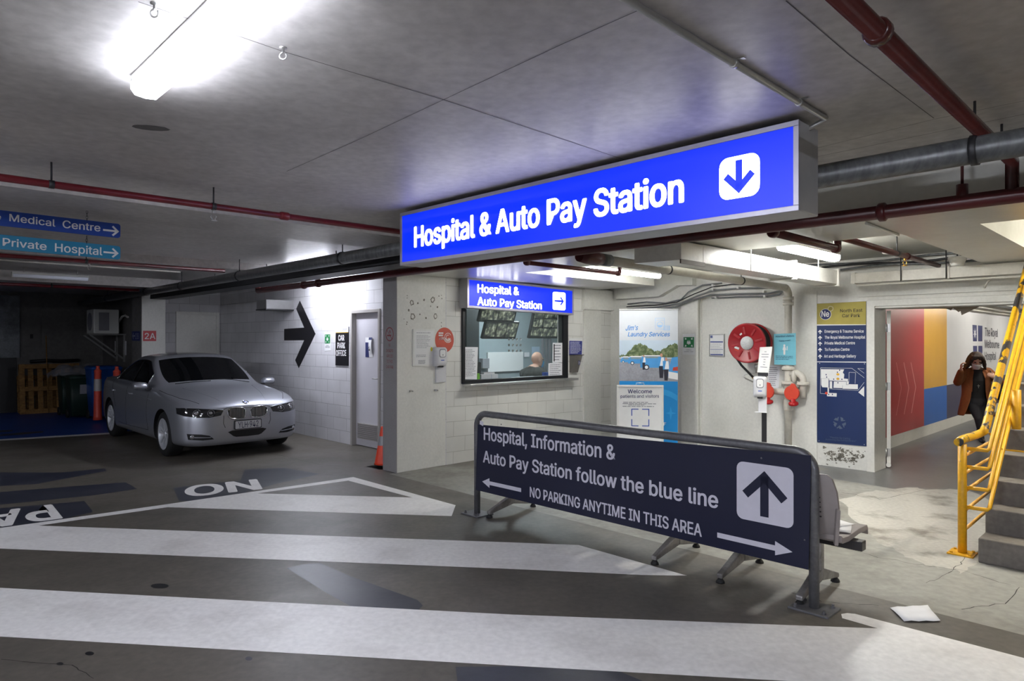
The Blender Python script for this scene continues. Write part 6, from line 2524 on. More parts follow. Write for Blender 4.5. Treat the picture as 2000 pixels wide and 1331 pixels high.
# open door leaf of the corridor
q4 = [HOSE.uv(px, 800, -0.42)[0] for px in (1732, 1739)]
t = bpy.data.objects.new('door_3', None)
COL.objects.link(t)
t.location = HOSE.at(q4[0], 0, -0.42)
t.rotation_euler = (0, 0, HOSE.rot + math.radians(16.6))
struct(t)
hgt = HOSE.uv(1735, 607, -0.42)[1]
mb = MB()
mb.box(0, 0.045, 0, 0.85, 0.05, hgt)
mb.build('leaf', m_wallpaint, t)
for z in (0.2, 1.05, 1.8):
    mb = MB()
    mb.cyl((-0.005, -0.012, z - 0.05), (-0.005, -0.012, z + 0.05), 0.014, 10)
    mb.box(0.0, 0.04, -0.004, 0.0, z - 0.05, z + 0.05)
    mb.build('hinge', m_steel, t)
mb = MB()
mb.cyl((0.02, -0.02, 0.04), (0.02, 0.02, 0.04), 0.028, 14)
mb.build('floor_spring', m_whitemetal, t)

# ------------------------------------------------------------------ corridor graphics
zt_ = MUR.uv(1850, 602.7)[1]
zm_ = (MUR.uv(1828, 755.5)[1] + MUR.uv(1849, 752.5)[1]) / 2
zb_ = (MUR.uv(1770, 839.5)[1] + MUR.uv(1850, 820.5)[1]) / 2
sR0, sR1 = MUR.uv(1700, 700)[0], MUR.uv(1804.5, 700)[0]
sY1 = MUR.uv(1849, 700)[0]
t = thing('wall_graphic', 'red, yellow, blue, navy and white vinyl graphic along the corridor wall', 'wall graphic', MUR.at(0, 0), MUR.rot)
m_mr = mat('graphic_red', (186, 46, 52), 0.32, 0, 0.03, 3)
m_my = mat('graphic_yellow', (222, 168, 54), 0.32, 0, 0.03, 3)
m_mb = mat('graphic_blue', (34, 104, 196), 0.32, 0, 0.03, 3)
m_mn = mat('graphic_navy', (64, 60, 92), 0.32, 0, 0.03, 3)
m_mw = mat('graphic_white', (222, 222, 226), 0.32, 0, 0.02, 3)
for nm, s0, s1, z0, z1, mm in (('red_panel', sR0, sR1, zb_, zt_, m_mr), ('yellow_panel', sR1, sY1, zm_, zt_, m_my), ('blue_panel', sR1, sY1, zb_, zm_, m_mb), ('navy_panel', sY1, 11.0, zb_, zm_, m_mn), ('white_panel', sY1, 11.0, zm_, zt_, m_mw)):
    mb = MB()
    mb.box(s0, s1, -0.002, 0, z0, z1)
    mb.build(nm, mm, t)
pn = Panel(MUR, t, 0, 0, 0.002, -0.002)
m_chev = mat('chevron_pink', (226, 150, 148), 0.4, 0, 0.03)
for pts, ww in ((((667, 625), (700, 790), (667, 968)), 0.012), (((716, 625), (748, 790), (718, 962)), 0.018), (((762, 625), (793, 785), (765, 955)), 0.02)):
    P3 = [Vector(pn.q(1550 + 0.3006 * x, 520 + 0.3006 * y)) for x, y in pts]
    mb = MB()
    for p_, q_ in ((P3[0], P3[1]), (P3[1], P3[2])):
        pn.poly(mb, [(p_.x - ww, p_.y), (p_.x + ww, p_.y), (q_.x + ww, q_.y), (q_.x - ww, q_.y)], 0, 0.001)
    mb.build('chevron', m_chev, t)


def mq(x, y):
    return (1740 + x * 0.1352, 570 + y * 0.1352)


mb = MB()
for pl in ([(1185, 715), (1242, 715), (1240, 482), (1177, 475)], [(1260, 715), (1320, 715), (1322, 490), (1256, 484)], [(1188, 1000), (1245, 1040), (1244, 780), (1185, 780)], [(1262, 1040), (1290, 990), (1312, 930), (1322, 860), (1320, 780), (1262, 780)]):
    pn.ppoly(mb, [mq(*p) for p in pl], 0, 0.0012)
a = pn.q(*mq(1212, 600))
star = []
for k in range(14):
    r_ = 0.14 if k % 2 == 0 else 0.06
    star.append((a[0] + r_ * math.sin(math.pi * k / 7), a[1] + r_ * 0.85 * math.cos(math.pi * k / 7)))
pn.poly(mb, star, 1, 0.002)
mb.build('shield_emblem', [mat('graphic_ink_blue', (52, 58, 112), 0.4, 0, 0.03), m_mw], t)
mb = MB()
pn.text(mb, 'The Royal', mq(1355, 638), mq(1545, 652), 570 + 515 * 0.1352, 0.01)
pn.text(mb, 'Melbourne', mq(1355, 805), mq(1565, 815), 570 + 692 * 0.1352, 0.01)
pn.text(mb, 'Hospital', mq(1355, 985), mq(1520, 980), 570 + 868 * 0.1352, 0.01)
mb.build('lettering', mat('graphic_ink_dark', (44, 44, 66), 0.4, 0, 0.03), t)
# ducts along the head of the mural wall
for k, (o0, w_, z0, z1, lab) in enumerate(((0.02, 0.09, zt_ + 0.01, zt_ + 0.07, 'low pale trunking along the head of the corridor wall'), (0.13, 0.12, zt_ + 0.06, zt_ + 0.15, 'middle pale trunking along the head of the corridor wall'), (0.29, 0.2, zt_ + 0.12, zt_ + 0.24, 'outer grey duct along the head of the corridor wall'))):
    mb = MB()
    mb.box(-1.6, 10.9, -o0 - w_, -o0, z0, z1)
    tag(mb.build('corridor_trunking', m_offwhite if k < 2 else m_spiral, None, MUR.at(0, 0), MUR.rot, 0.006), lab, 'trunking')
# torn ceiling lining hanging behind the lintel
uv = [HOSE.uv(px, py, -0.45) for px, py in ((1740, 604), (1848, 602.5), (1857, 606), (1861, 601), (1872, 609.5), (1876, 607), (1878, 615.5), (1912, 599), (2010, 588), (2010, 575), (1740, 590))]
mb = MB()
mb.prism([(s, z) for s, z in uv], 0, 0.012)
tag(mb.build('torn_lining', mat('beige_board', (162, 150, 134), 0.7, 0, 0.08), None, HOSE.at(0, 0, -0.45), HOSE.rot), 'torn beige ceiling lining drooping behind the lintel of the corridor opening', 'lining')

# red notice low on the corridor wall, seen between the yellow rails
o, pn = plate(MUR, [(1961, 800), (1976, 792), (1976, 742), (1962, 744)], 0.02, m_mr, 'red_board', 'red board with white stripes seen between the yellow rails', 'sign', 0.06)

# ------------------------------------------------------------------ yellow handrail
m_yrail = worn('yellow_rail_paint', (224, 168, 26), (206, 150, 24), scale=4, lo=0.45, hi=0.7, rough=0.4, fine=40, finev=0.06)
m_ychip = worn('chipped_yellow_rail', (216, 166, 22), (52, 52, 58), scale=6, lo=0.535, hi=0.55, rough=0.42, fine=50, finev=0.1, stretch=(1, 1, 0.6))
m_ychip2 = worn('slightly_chipped_rail', (220, 164, 24), (110, 104, 96), scale=5, lo=0.64, hi=0.655, rough=0.42, fine=50, finev=0.08)
B1 = F(1879.5, 1082)
B1 = Vector((B1.x, B1.y, 0))
t = thing('stair_handrail', 'chipped yellow steel handrail at the foot of the concrete steps', 'handrail', B1, RD2)
# local x = along D2 (up the steps), y = D1 (to the left of the climb)
H1 = 0.845
mb = MB()
mb.cyl((0, 0, 0.01), (0, 0, H1), 0.03, 20)
mb.build('post', m_ychip2, t)
mb = MB()
mb.box(-0.085, 0.085, -0.085, 0.085, 0, 0.012)
pl = mb.build('base_plate', m_ychip2, t, bevel=0.002)
for sx_ in (-1, 1):
    for sy_ in (-1, 1):
        mb = MB()
        mb.cyl((sx_ * 0.06, sy_ * 0.06, 0.012), (sx_ * 0.06, sy_ * 0.06, 0.024), 0.011, 6)
        mb.build('anchor_bolt', m_yrail, pl)
sl_ = 0.18 / 0.235
y0 = -0.16          # the climbing panel stands right of the post
xb = 0.52


def climb(x, x_b, z_b):
    return z_b + (x - x_b) * sl_


zr_ = H1 + 0.035
top = [(-0.12, 0.0, zr_ - 0.01), (0.0, 0.0, zr_), (xb - 0.16, -0.03, zr_ + 0.005), (xb - 0.06, -0.05, zr_ + 0.02), (xb, -0.06, zr_ + 0.075), (xb + 0.08, -0.06, zr_ + 0.15), (xb + 2.2, -0.06, zr_ + 0.15 + 2.12 * sl_)]
mb = MB()
mb.tube(top, 0.031, 18)
mb.build('top_rail', m_ychip, t)
mb = MB()
mb.bar((xb - 0.02, -0.08, zr_ + 0.01), (xb + 0.01, y0, zr_ - 0.12), 0.04, 0.012)
mb.build('bracket', m_yrail, t)
for k, (zz_, xk) in enumerate(((0.81, 0.12), (0.67, 0.12), (0.51, 0.12), (0.36, 0.12))):
    yk = -0.16
    mb = MB()
    mb.tube([(0.02, -0.02, zz_), (0.05, yk * 0.94, zz_ - 0.004), (0.07, yk, zz_ + 0.008), (2.1, yk, zz_ + 2.02 * sl_)], 0.0145, 10)
    mb.build('climbing_bar', m_yrail, t)
for k, zz_ in enumerate((0.74, 0.60, 0.46, 0.31, 0.16)):
    mb = MB()
    mb.tube([(0.02, 0.01, zz_), (2.0, 0.03, zz_)], 0.013, 10)
    mb.build('level_bar', mat('pale_yellow_bar', (232, 176, 84), 0.4, 0, 0.04), t)  # level bars in a paler yellow than the climbing bars
P2 = F(1985, 880, 0.72)
lp = Vector((P2.x, P2.y, 0.72)) - B1
lx, ly = lp.dot(D2), lp.dot(D1)
mb = MB()
mb.cyl((lx, ly, 0.725), (lx, ly, climb(lx, xb, zr_ + 0.09)), 0.034, 20)
mb.build('post', m_ychip2, t)
mb = MB()
mb.box(lx - 0.08, lx + 0.08, ly - 0.08, ly + 0.08, 0.72, 0.732)
mb.build('base_plate', m_ychip2, t)

# traffic cone behind the pillar
cpos = QR(4.86, 7.40)
t = thing('traffic_cone', 'orange cone with a grey band half hidden behind the grey pillar side', 'traffic cone', (cpos.x, cpos.y, 0), RD1)
m_cone = mat('cone_orange', (222, 66, 34), 0.45, 0, 0.05)
mb = MB()
mb.prism(rr(-0.17, -0.17, 0.17, 0.17, 0.04), 0, 0.035, M=Matrix.Rotation(math.radians(90), 4, 'X') @ Matrix.Scale(-1, 4, (0, 1, 0)))
mb.build('base', m_rubber, t, bevel=0.008)
mb = MB()
mb.lathe([(0.115, 0.034), (0.105, 0.06), (0.03, 0.50), (0.028, 0.52), (0.0, 0.525)], 28)
mb.build('cone', m_cone, t)
mb = MB()
mb.lathe([(0.0705, 0.28), (0.0493, 0.40)], 28, caps=False)
mb.build('reflective_band', m_greyplastic, t)
# ------------------------------------------------------------------ silver saloon car
from mathutils.bvhtree import BVHTree

m_paint, nt, b = nodes_of('silver_car_paint')
b.inputs['Base Color'].default_value = lin(176, 179, 188) + (1,)
b.inputs['Metallic'].default_value = 0.75
b.inputs['Roughness'].default_value = 0.36
b.inputs['Coat Weight'].default_value = 0.9
b.inputs['Coat Roughness'].default_value = 0.05
_n = nt.nodes.new('ShaderNodeTexNoise')
_n.inputs['Scale'].default_value = 900
_r = nt.nodes.new('ShaderNodeMapRange')
_r.inputs['To Min'].default_value = 0.32
_r.inputs['To Max'].default_value = 0.42
nt.links.new(_n.outputs['Fac'], _r.inputs['Value'])
nt.links.new(_r.outputs['Result'], b.inputs['Roughness'])
m_carglass = mat('dark_car_glass', (9, 10, 12), 0.03, 0, 0.0, spec=0.4)
m_carblack = mat('car_black_plastic', (18, 18, 20), 0.5, 0, 0.05)
m_chrome = mat('car_chrome', (210, 212, 216), 0.12, 1.0, 0.0)
m_alloy = mat('alloy_wheel', (196, 198, 204), 0.35, 0.3, 0.03)
m_tyre = mat('tyre_rubber', (20, 20, 21), 0.75, 0, 0.08)

fa, fb = F(335, 889), F(541, 869)
mid = (fa + fb) / 2
mid = mid + D1 * 0.03
car = thing('car', 'silver four door saloon car parked beside the block wall with the black arrow', 'car', (mid.x, mid.y, 0), RD1)
# local: +x forward, +y the car's left, z up, front axle at x = 0
ST = [  # x, zb, w, zs, wsh, rows 7..12 as (y, z)
    (0.790, 0.27, 0.40, 0.61, 0.38, [(0.34, 0.65), (0.28, 0.668), (0.22, 0.678), (0.17, 0.684), (0.09, 0.69), (0, 0.692)]),
    (0.768, 0.21, 0.61, 0.65, 0.575, [(0.50, 0.695), (0.42, 0.712), (0.34, 0.722), (0.26, 0.728), (0.13, 0.734), (0, 0.736)]),
    (0.69, 0.175, 0.77, 0.695, 0.735, [(0.65, 0.738), (0.54, 0.75), (0.43, 0.759), (0.32, 0.765), (0.16, 0.774), (0, 0.777)]),
    (0.55, 0.17, 0.85, 0.745, 0.815, [(0.74, 0.778), (0.60, 0.794), (0.48, 0.803), (0.36, 0.81), (0.18, 0.82), (0, 0.823)]),
    (0.34, 0.17, 0.892, 0.80, 0.852, [(0.78, 0.83), (0.64, 0.842), (0.52, 0.85), (0.40, 0.857), (0.20, 0.869), (0, 0.872)]),
    (0.0, 0.17, 0.908, 0.845, 0.867, [(0.80, 0.873), (0.66, 0.885), (0.54, 0.893), (0.42, 0.901), (0.21, 0.915), (0, 0.919)]),
    (-0.36, 0.17, 0.904, 0.878, 0.864, [(0.81, 0.908), (0.72, 0.92), (0.62, 0.93), (0.50, 0.938), (0.25, 0.952), (0, 0.957)]),
    (-0.46, 0.17, 0.904, 0.885, 0.864, [(0.81, 0.918), (0.765, 0.945), (0.725, 0.968), (0.69, 0.978), (0.36, 1.00), (0, 1.006)]),
    (-0.82, 0.17, 0.902, 0.902, 0.864, [(0.80, 0.938), (0.755, 1.045), (0.71, 1.135), (0.682, 1.158), (0.36, 1.205), (0, 1.216)]),
    (-1.22, 0.17, 0.904, 0.914, 0.867, [(0.80, 0.948), (0.72, 1.14), (0.635, 1.305), (0.598, 1.352), (0.32, 1.392), (0, 1.402)]),
    (-1.36, 0.17, 0.905, 0.917, 0.868, [(0.80, 0.951), (0.71, 1.155), (0.618, 1.345), (0.565, 1.392), (0.31, 1.424), (0, 1.433)]),
    (-1.78, 0.17, 0.907, 0.927, 0.87, [(0.80, 0.958), (0.705, 1.165), (0.605, 1.36), (0.552, 1.405), (0.30, 1.44), (0, 1.45)]),
    (-2.15, 0.17, 0.907, 0.937, 0.87, [(0.80, 0.965), (0.705, 1.16), (0.605, 1.34), (0.552, 1.388), (0.30, 1.422), (0, 1.432)]),
    (-2.42, 0.17, 0.907, 0.947, 0.87, [(0.80, 0.972), (0.72, 1.13), (0.628, 1.275), (0.578, 1.335), (0.31, 1.372), (0, 1.382)]),
    (-2.80, 0.18, 0.907, 0.96, 0.867, [(0.805, 0.987), (0.755, 1.05), (0.69, 1.125), (0.63, 1.16), (0.33, 1.188), (0, 1.195)]),
    (-3.08, 0.19, 0.897, 0.97, 0.852, [(0.80, 0.997), (0.76, 1.012), (0.70, 1.027), (0.62, 1.037), (0.32, 1.047), (0, 1.05)]),
    (-3.35, 0.21, 0.867, 0.974, 0.822, [(0.76, 1.0), (0.66, 1.01), (0.54, 1.018), (0.42, 1.022), (0.21, 1.028), (0, 1.03)]),
    (-3.62, 0.24, 0.782, 0.967, 0.742, [(0.68, 0.992), (0.58, 1.004), (0.48, 1.01), (0.37, 1.014), (0.18, 1.018), (0, 1.02)]),
    (-3.74, 0.30, 0.662, 0.922, 0.622, [(0.56, 0.957), (0.48, 0.967), (0.39, 0.972), (0.3, 0.974), (0.15, 0.977), (0, 0.978)]),
]
rings = []
for (x, zb, w, zs, wsh, top) in ST:
    mids = 0.55 if x > -3 else 0.58
    half = [(0, zb), (0.7 * w, zb), (w - 0.035, zb + 0.015), (w - 0.008, zb + 0.12), (w, min(mids, zs - 0.12)), (w - 0.012, zs - 0.105), (wsh, zs)] + top
    ring = []
    for j, (y, z) in enumerate(half):
        xx_ = x
        if j >= 7 and -1.3 < x < -0.4:
            xx_ = x - 0.20 * (y / 0.8) ** 2 * (1.0 if x > -1.0 else 0.6)
        if j >= 7 and -3.2 < x < -2.3:
            xx_ = x + 0.16 * (y / 0.8) ** 2
        ring.append((xx_, -y, z))
    full = ring + [(p[0], -p[1], p[2]) for p in reversed(ring[1:-1])]
    rings.append(full)
NR = len(rings[0])
mb = MB()
mb.loft(rings, 0, True, True)
# nose and tail caps as part of the loft; face materials: 0 paint 1 windscreen 2 side glass 3 black 4 rear glass
nst = len(ST)
k = 0
for i in range(nst - 1):
    for j in range(NR):
        jj = j if j < 12 else NR - 1 - j      # row below the face, on the half profile
        x_a, x_b = ST[i][0], ST[i + 1][0]
        m = 0
        if jj in (10, 11) and -1.23 < x_b and x_a < -0.45:
            m = 1
        if jj in (7, 8) and -2.81 < x_b and x_a < -0.8:
            m = 2
        if jj in (10, 11) and x_a <= -2.42 and x_b >= -3.09:
            m = 4
        if jj in (0, 1) and x_a < 0.6:
            m = 3
        mb.m[k] = m
        k += 1
temp = mb.build('temp_body', [m_paint, m_carglass, m_carglass, m_carblack, m_carglass], None, subsurf=2)
cut = MB()
for xw in (0.0, -2.76):
    for s in (-1, 1):
        cut.tube([(xw, s * 0.60, 0.325), (xw, s * 1.3, 0.325)], 0.352, 40, 3)
cutter = cut.build('temp_cutter', [m_paint, m_carglass, m_carglass, m_carblack, m_carglass])
bo = temp.modifiers.new('cut', 'BOOLEAN')
bo.operation = 'DIFFERENCE'
bo.object = cutter
bo.solver = 'EXACT'
bpy.context.view_layer.update()
dg = bpy.context.evaluated_depsgraph_get()
me = bpy.data.meshes.new_from_object(temp.evaluated_get(dg))
bpy.data.objects.remove(temp)
bpy.data.objects.remove(cutter)
bm_ = bmesh.new()
bm_.from_mesh(me)
tree = BVHTree.FromBMesh(bm_)
bm_.free()


def split(me, idx, name, m, keep=lambda c: True):
    mb = MB()
    remap = {}
    for p in me.polygons:
        if p.material_index in idx and keep(p.center):
            f = []
            for v in p.vertices:
                if v not in remap:
                    remap[v] = len(mb.v)
                    mb.v.append(me.vertices[v].co.copy())
                f.append(remap[v])
            mb.f.append(f)
            mb.m.append(0)
            mb.s.append(True)
    return mb, mb.build(name, m, car)


_, body = split(me, (0,), 'body', m_paint)
body.modifiers.new('edges', 'EDGE_SPLIT').split_angle = math.radians(50)
split(me, (3,), 'underbody', m_carblack)
split(me, (1,), 'windscreen', m_carglass)
split(me, (4,), 'rear_window', m_carglass)
side_loops = []
for s, nm in ((-1, 'side_window'), (1, 'side_window')):
    mbw, ow = split(me, (2,), nm, m_carglass, lambda c: c.y * s > 0)
    # chrome line round the glass
    cnt = {}
    for f in mbw.f:
        for a, c in zip(f, f[1:] + f[:1]):
            e = tuple(sorted((a, c)))
            cnt[e] = cnt.get(e, 0) + 1
    nb = {}
    for (a, c), n_ in cnt.items():
        if n_ == 1:
            nb.setdefault(a, []).append(c)
            nb.setdefault(c, []).append(a)
    if nb:
        st = next(iter(nb))
        loop, prev, cur = [st], None, st
        while True:
            nx = [v for v in nb[cur] if v != prev]
            if not nx or nx[0] == st:
                break
            prev, cur = cur, nx[0]
            loop.append(cur)
            if len(loop) > 500:
                break
        mb = MB()
        mb.tube([mbw.v[i] + Vector((0, s * 0.003, 0)) for i in loop], 0.007, 6, closed=True)
        mb.build('window_trim', m_chrome if s < 0 else m_chrome, ow)
    mb = MB()
    for x0, x1 in ((-1.72, -1.80),):
        pts = [(x0, 0.98), (x1, 0.98), (x1 + 0.0, 1.31), (x0 + 0.0, 1.31)]
        vs = []
        for x, z in pts:
            h = tree.ray_cast(Vector((x, s * 3, z)), Vector((0, -s, 0)))[0]
            vs.append(h + Vector((0, s * 0.004, 0)))
        mb.add(vs, [(0, 1, 2, 3)])
    mb.build('centre_pillar', m_carblack, ow)


def hit_side(x, z, s, off=0.003):
    h = tree.ray_cast(Vector((x, s * 3, z)), Vector((0, -s, 0)))[0]
    return h + Vector((0, s * off, 0)) if h else None


def hit_front(y, z, off=0.004):
    h = tree.ray_cast(Vector((3, y, z)), Vector((-1, 0, 0)))
    return h[0] + Vector((off, 0, 0)) if h[0] and h[0].x > 0.2 else None


def hit_top(x, y, off=0.003):
    h = tree.ray_cast(Vector((x, y, 3)), Vector((0, 0, -1)))[0]
    return h + Vector((0, 0, off)) if h else None


def surf_line(name, pts, hit, r=0.003, m=m_carblack, parent=car):
    P3 = []
    for a, c in zip(pts[:-1], pts[1:]):
        for i in range(6):
            t_ = i / 6
            P3.append(hit(a[0] + (c[0] - a[0]) * t_, a[1] + (c[1] - a[1]) * t_))
    P3.append(hit(*pts[-1]))
    P3 = [p for p in P3 if p]
    mb = MB()
    mb.tube(P3, r, 6)
    return mb.build(name, m, parent)


def surf_patch(name, low, up, hit, m, n=5, parent=car, sub=3, th=0.0):
    """panel that follows the body between a lower and an upper outline (equally many points)"""
    lo, hi = [], []
    for a, c in zip(low[:-1], low[1:]):
        lo += [(a[0] + (c[0] - a[0]) * i / sub, a[1] + (c[1] - a[1]) * i / sub) for i in range(sub)]
    lo.append(low[-1])
    for a, c in zip(up[:-1], up[1:]):
        hi += [(a[0] + (c[0] - a[0]) * i / sub, a[1] + (c[1] - a[1]) * i / sub) for i in range(sub)]
    hi.append(up[-1])
    rows = []
    for k in range(n + 1):
        rows.append([hit(a[0] + (c[0] - a[0]) * k / n, a[1] + (c[1] - a[1]) * k / n) for a, c in zip(lo, hi)])
    mb = MB()
    for k in range(n):
        for i in range(len(lo) - 1):
            q4 = [rows[k][i], rows[k][i + 1], rows[k + 1][i + 1], rows[k + 1][i]]
            if all(q4):
                mb.add(q4, [(0, 1, 2, 3)], 0, True)
    o = mb.build(name, m, parent, weld=True)
    return o


for s in (-1, 1):
    hs_ = lambda x, z, s=s: hit_side(x, z, s, 0.0005)
    # front and rear doors
    dl = surf_line('door_line', [(-0.62, 0.32), (-0.70, 0.60), (-0.66, 0.90)], hs_, 0.0035)
    surf_line('door_line', [(-1.74, 0.30), (-1.76, 0.60), (-1.76, 0.95)], hs_, 0.0035)
    surf_line('door_line', [(-2.34, 0.55), (-2.48, 0.75), (-2.66, 0.97)], hs_, 0.0035)
    surf_line('door_line', [(-0.62, 0.32), (-1.74, 0.30), (-2.2, 0.31)], hs_, 0.003)
    surf_line('body_crease', [(-0.5, 0.775), (-1.7, 0.805), (-2.5, 0.83), (-3.4, 0.85)], lambda x, z, s=s: hit_side(x, z, s, 0.0), 0.004, m_paint)
    surf_line('bonnet_line', [(0.62, 0.60 * s), (0.3, 0.75 * s), (-0.1, 0.80 * s), (-0.42, 0.80 * s)], lambda x, y: hit_top(x, y, 0.0), 0.0035)
    surf_line('bonnet_crease', [(0.70, 0.30 * s), (0.3, 0.40 * s), (-0.3, 0.52 * s)], lambda x, y: hit_top(x, y, -0.002), 0.006, m_paint)
    for xh in (-1.52, -2.52):
        a = hit_side(xh, 0.81, s, 0.03)
        mb = MB()
        mb.tube([a + Vector((0.09, -s * 0.035, 0)), a + Vector((0.06, 0, 0)), a + Vector((-0.06, 0, 0.004)), a + Vector((-0.09, -s * 0.035, 0.004))], 0.011, 8)
        mb.build('door_handle', m_paint, car)
    # mirrors
    t_ = bpy.data.objects.new('wing_mirror', None)
    COL.objects.link(t_)
    t_.parent = car
    t_.location = (-0.72, s * 0.97, 0.965)
    mb = MB()
    rg = []
    for f, sc in ((0.0, 0.55), (0.15, 0.85), (0.5, 1.0), (0.85, 0.95), (1.0, 0.7)):
        y = s * (-0.09 + 0.19 * f)
        rg.append([(0.075 * sc * math.cos(a) * (1.1 if math.cos(a) > 0 else 0.75), y, 0.062 * sc * math.sin(a)) for a in [math.radians(i * 24) for i in range(15)]])
    mb.loft(rg)
    mb.build('mirror_shell', m_paint, t_)
    mb = MB()
    mb.bar((0.0, -s * 0.16, -0.06), (0, -s * 0.05, -0.035), 0.07, 0.03)
    mb.build('mirror_foot', m_carblack, t_)
    mb = MB()
    mb.prism(rr(-0.08, -0.045, 0.08, 0.045, 0.03), 0, 0.004, M=Matrix.Translation((-0.06, s * 0.0, 0)) @ Matrix.Rotation(math.radians(90), 4, 'Z'))
    mb.build('mirror_glass', m_chrome, t_)
    # headlamp
    m_lampd = mat('headlamp_dark', (30, 31, 34), 0.08, 0, 0.0, coat=1.0)
    lens = mat('headlamp_lens_chrome', (190, 192, 198), 0.12, 0.9, 0.0)
    hl = surf_patch('headlamp', [(0.37 * s, 0.605), (0.52 * s, 0.583), (0.68 * s, 0.59), (0.80 * s, 0.615), (0.85 * s, 0.64)], [(0.335 * s, 0.672), (0.50 * s, 0.695), (0.66 * s, 0.712), (0.79 * s, 0.72), (0.845 * s, 0.715)], hit_front, m_lampd, 6)
    for yy_, rr_ in ((0.50, 0.046), (0.665, 0.054)):
        c = hit_front(yy_ * s, 0.645, 0.006)
        if c:
            mb = MB()
            mb.tube([c + Vector((0.001, rr_ * math.cos(a), rr_ * math.sin(a) * 0.92)) for a in [2 * math.pi * i / 24 for i in range(24)]], 0.004, 6, closed=True)
            mb.build('lamp_ring', lens, hl)
            mb = MB()
            mb.ball(c + Vector((-0.012, 0, 0)), 0.018, rr_ * 0.62, rr_ * 0.6)
            mb.build('lamp_bulb', lens, hl)
    surf_line('headlamp_lid', [(0.335 * s, 0.678), (0.50 * s, 0.701), (0.66 * s, 0.718), (0.79 * s, 0.726), (0.845 * s, 0.721)], lambda y, z: hit_front(y, z, 0.004), 0.006, m_paint, hl)
    # kidney grille
    lo_ = [(0.045, 0.553), (0.08, 0.543), (0.16, 0.54), (0.235, 0.552), (0.272, 0.585)]
    up_ = [(0.033, 0.66), (0.07, 0.692), (0.16, 0.70), (0.245, 0.693), (0.285, 0.665)]
    kg = surf_patch('kidney_grille', [(y * s, z) for y, z in lo_], [(y * s, z) for y, z in up_], lambda y, z: hit_front(y, z, 0.006), m_carblack, 5)
    ringpts = [(y * s, z) for y, z in lo_] + [(y * s, z) for y, z in reversed(up_)]
    pts = []
    for a, c in zip(ringpts, ringpts[1:] + ringpts[:1]):
        for i in range(4):
            pts.append(hit_front(a[0] + (c[0] - a[0]) * i / 4, a[1] + (c[1] - a[1]) * i / 4, 0.012))
    mb = MB()
    mb.tube([p for p in pts if p], 0.0085, 8, closed=True)
    mb.build('chrome_surround', m_chrome, kg)
    for i in range(10):
        y = (0.06 + 0.021 * i) * s
        a, c = hit_front(y, 0.556, 0.012), hit_front(y, 0.685, 0.012)
        mb = MB()
        mb.bar(a, c, 0.005, 0.012, up=Vector((1, 0, 0)))
        mb.build('grille_bar', m_steel, kg)
    # fog lamp intake
    fi = surf_patch('side_intake', [(0.46 * s, 0.285), (0.60 * s, 0.278), (0.76 * s, 0.295)], [(0.52 * s, 0.338), (0.62 * s, 0.362), (0.775 * s, 0.375)], hit_front, m_carblack, 4)
    surf_line('intake_bar', [(0.50 * s, 0.312), (0.60 * s, 0.318), (0.70 * s, 0.324)], lambda y, z: hit_front(y, z, 0.008), 0.006, m_paint, fi)
    c = hit_front(0.715 * s, 0.332, 0.006)
    mb = MB()
    mb.ball(c - Vector((0.01, 0, 0)), 0.018, 0.036, 0.034)
    mb.build('fog_lamp', lens, fi)
    # bumper crease between grille and intake
    surf_line('bumper_line', [(0.33 * s, 0.60), (0.335 * s, 0.49), (0.31 * s, 0.43)], lambda y, z: hit_front(y, z, 0.0005), 0.0035)
    c = hit_front(0.31 * s, 0.385, 0.002)
    # tail lamp
    surf_patch('tail_lamp', [(-3.50, 0.80), (-3.58, 0.80), (-3.66, 0.80)], [(-3.42, 0.93), (-3.55, 0.94), (-3.66, 0.93)], lambda x, z, s=s: hit_side(x, z, s, 0.003), mat('tail_lamp_red', (120, 20, 22), 0.15, 0, 0.05), 4)

surf_patch('lower_intake', [(-0.20, 0.302), (-0.16, 0.288), (0.0, 0.284), (0.16, 0.288), (0.20, 0.302)], [(-0.275, 0.366), (-0.22, 0.382), (0, 0.384), (0.22, 0.382), (0.275, 0.366)], hit_front, m_carblack, 4)
surf_line('bonnet_edge', [(-0.335, 0.683), (-0.28, 0.703), (0, 0.69), (0.28, 0.703), (0.335, 0.683)], lambda y, z: hit_front(y, z, 0.0005), 0.0035)
surf_line('splitter_line', [(-0.7, 0.215), (-0.3, 0.20), (0.3, 0.20), (0.7, 0.215)], lambda y, z: hit_front(y, z, 0.0), 0.004, m_paint)
# number plate
c = hit_front(0, 0.455, 0.006)
M = Matrix.Translation((c.x + 0.014, 0, 0.455)) @ Matrix.Rotation(math.radians(90), 4, 'Z')
mb = MB()
mb.prism(rr(-0.192, -0.064, 0.192, 0.064, 0.012), -0.004, 0.02, M=M)
pl = mb.build('number_plate', m_carblack, car)
mb = MB()
mb.prism(rr(-0.182, -0.054, 0.182, 0.054, 0.01), -0.006, -0.003, M=M)
mb.build('plate_face', mat('plate_white', (196, 196, 200), 0.4, 0, 0.02), pl)
vs, fs, x0, x1 = text_data('YLH\u00b7942', 0.006)
mb = MB()
mb.add([M @ Vector((-0.145 + 0.29 * (v.x - x0) / (x1 - x0), -0.0075, -0.042 + 0.084 * v.y / CAP)) for v in vs], fs)
mb.build('plate_lettering', mat('plate_ink', (52, 50, 84), 0.5, 0, 0.03), pl)
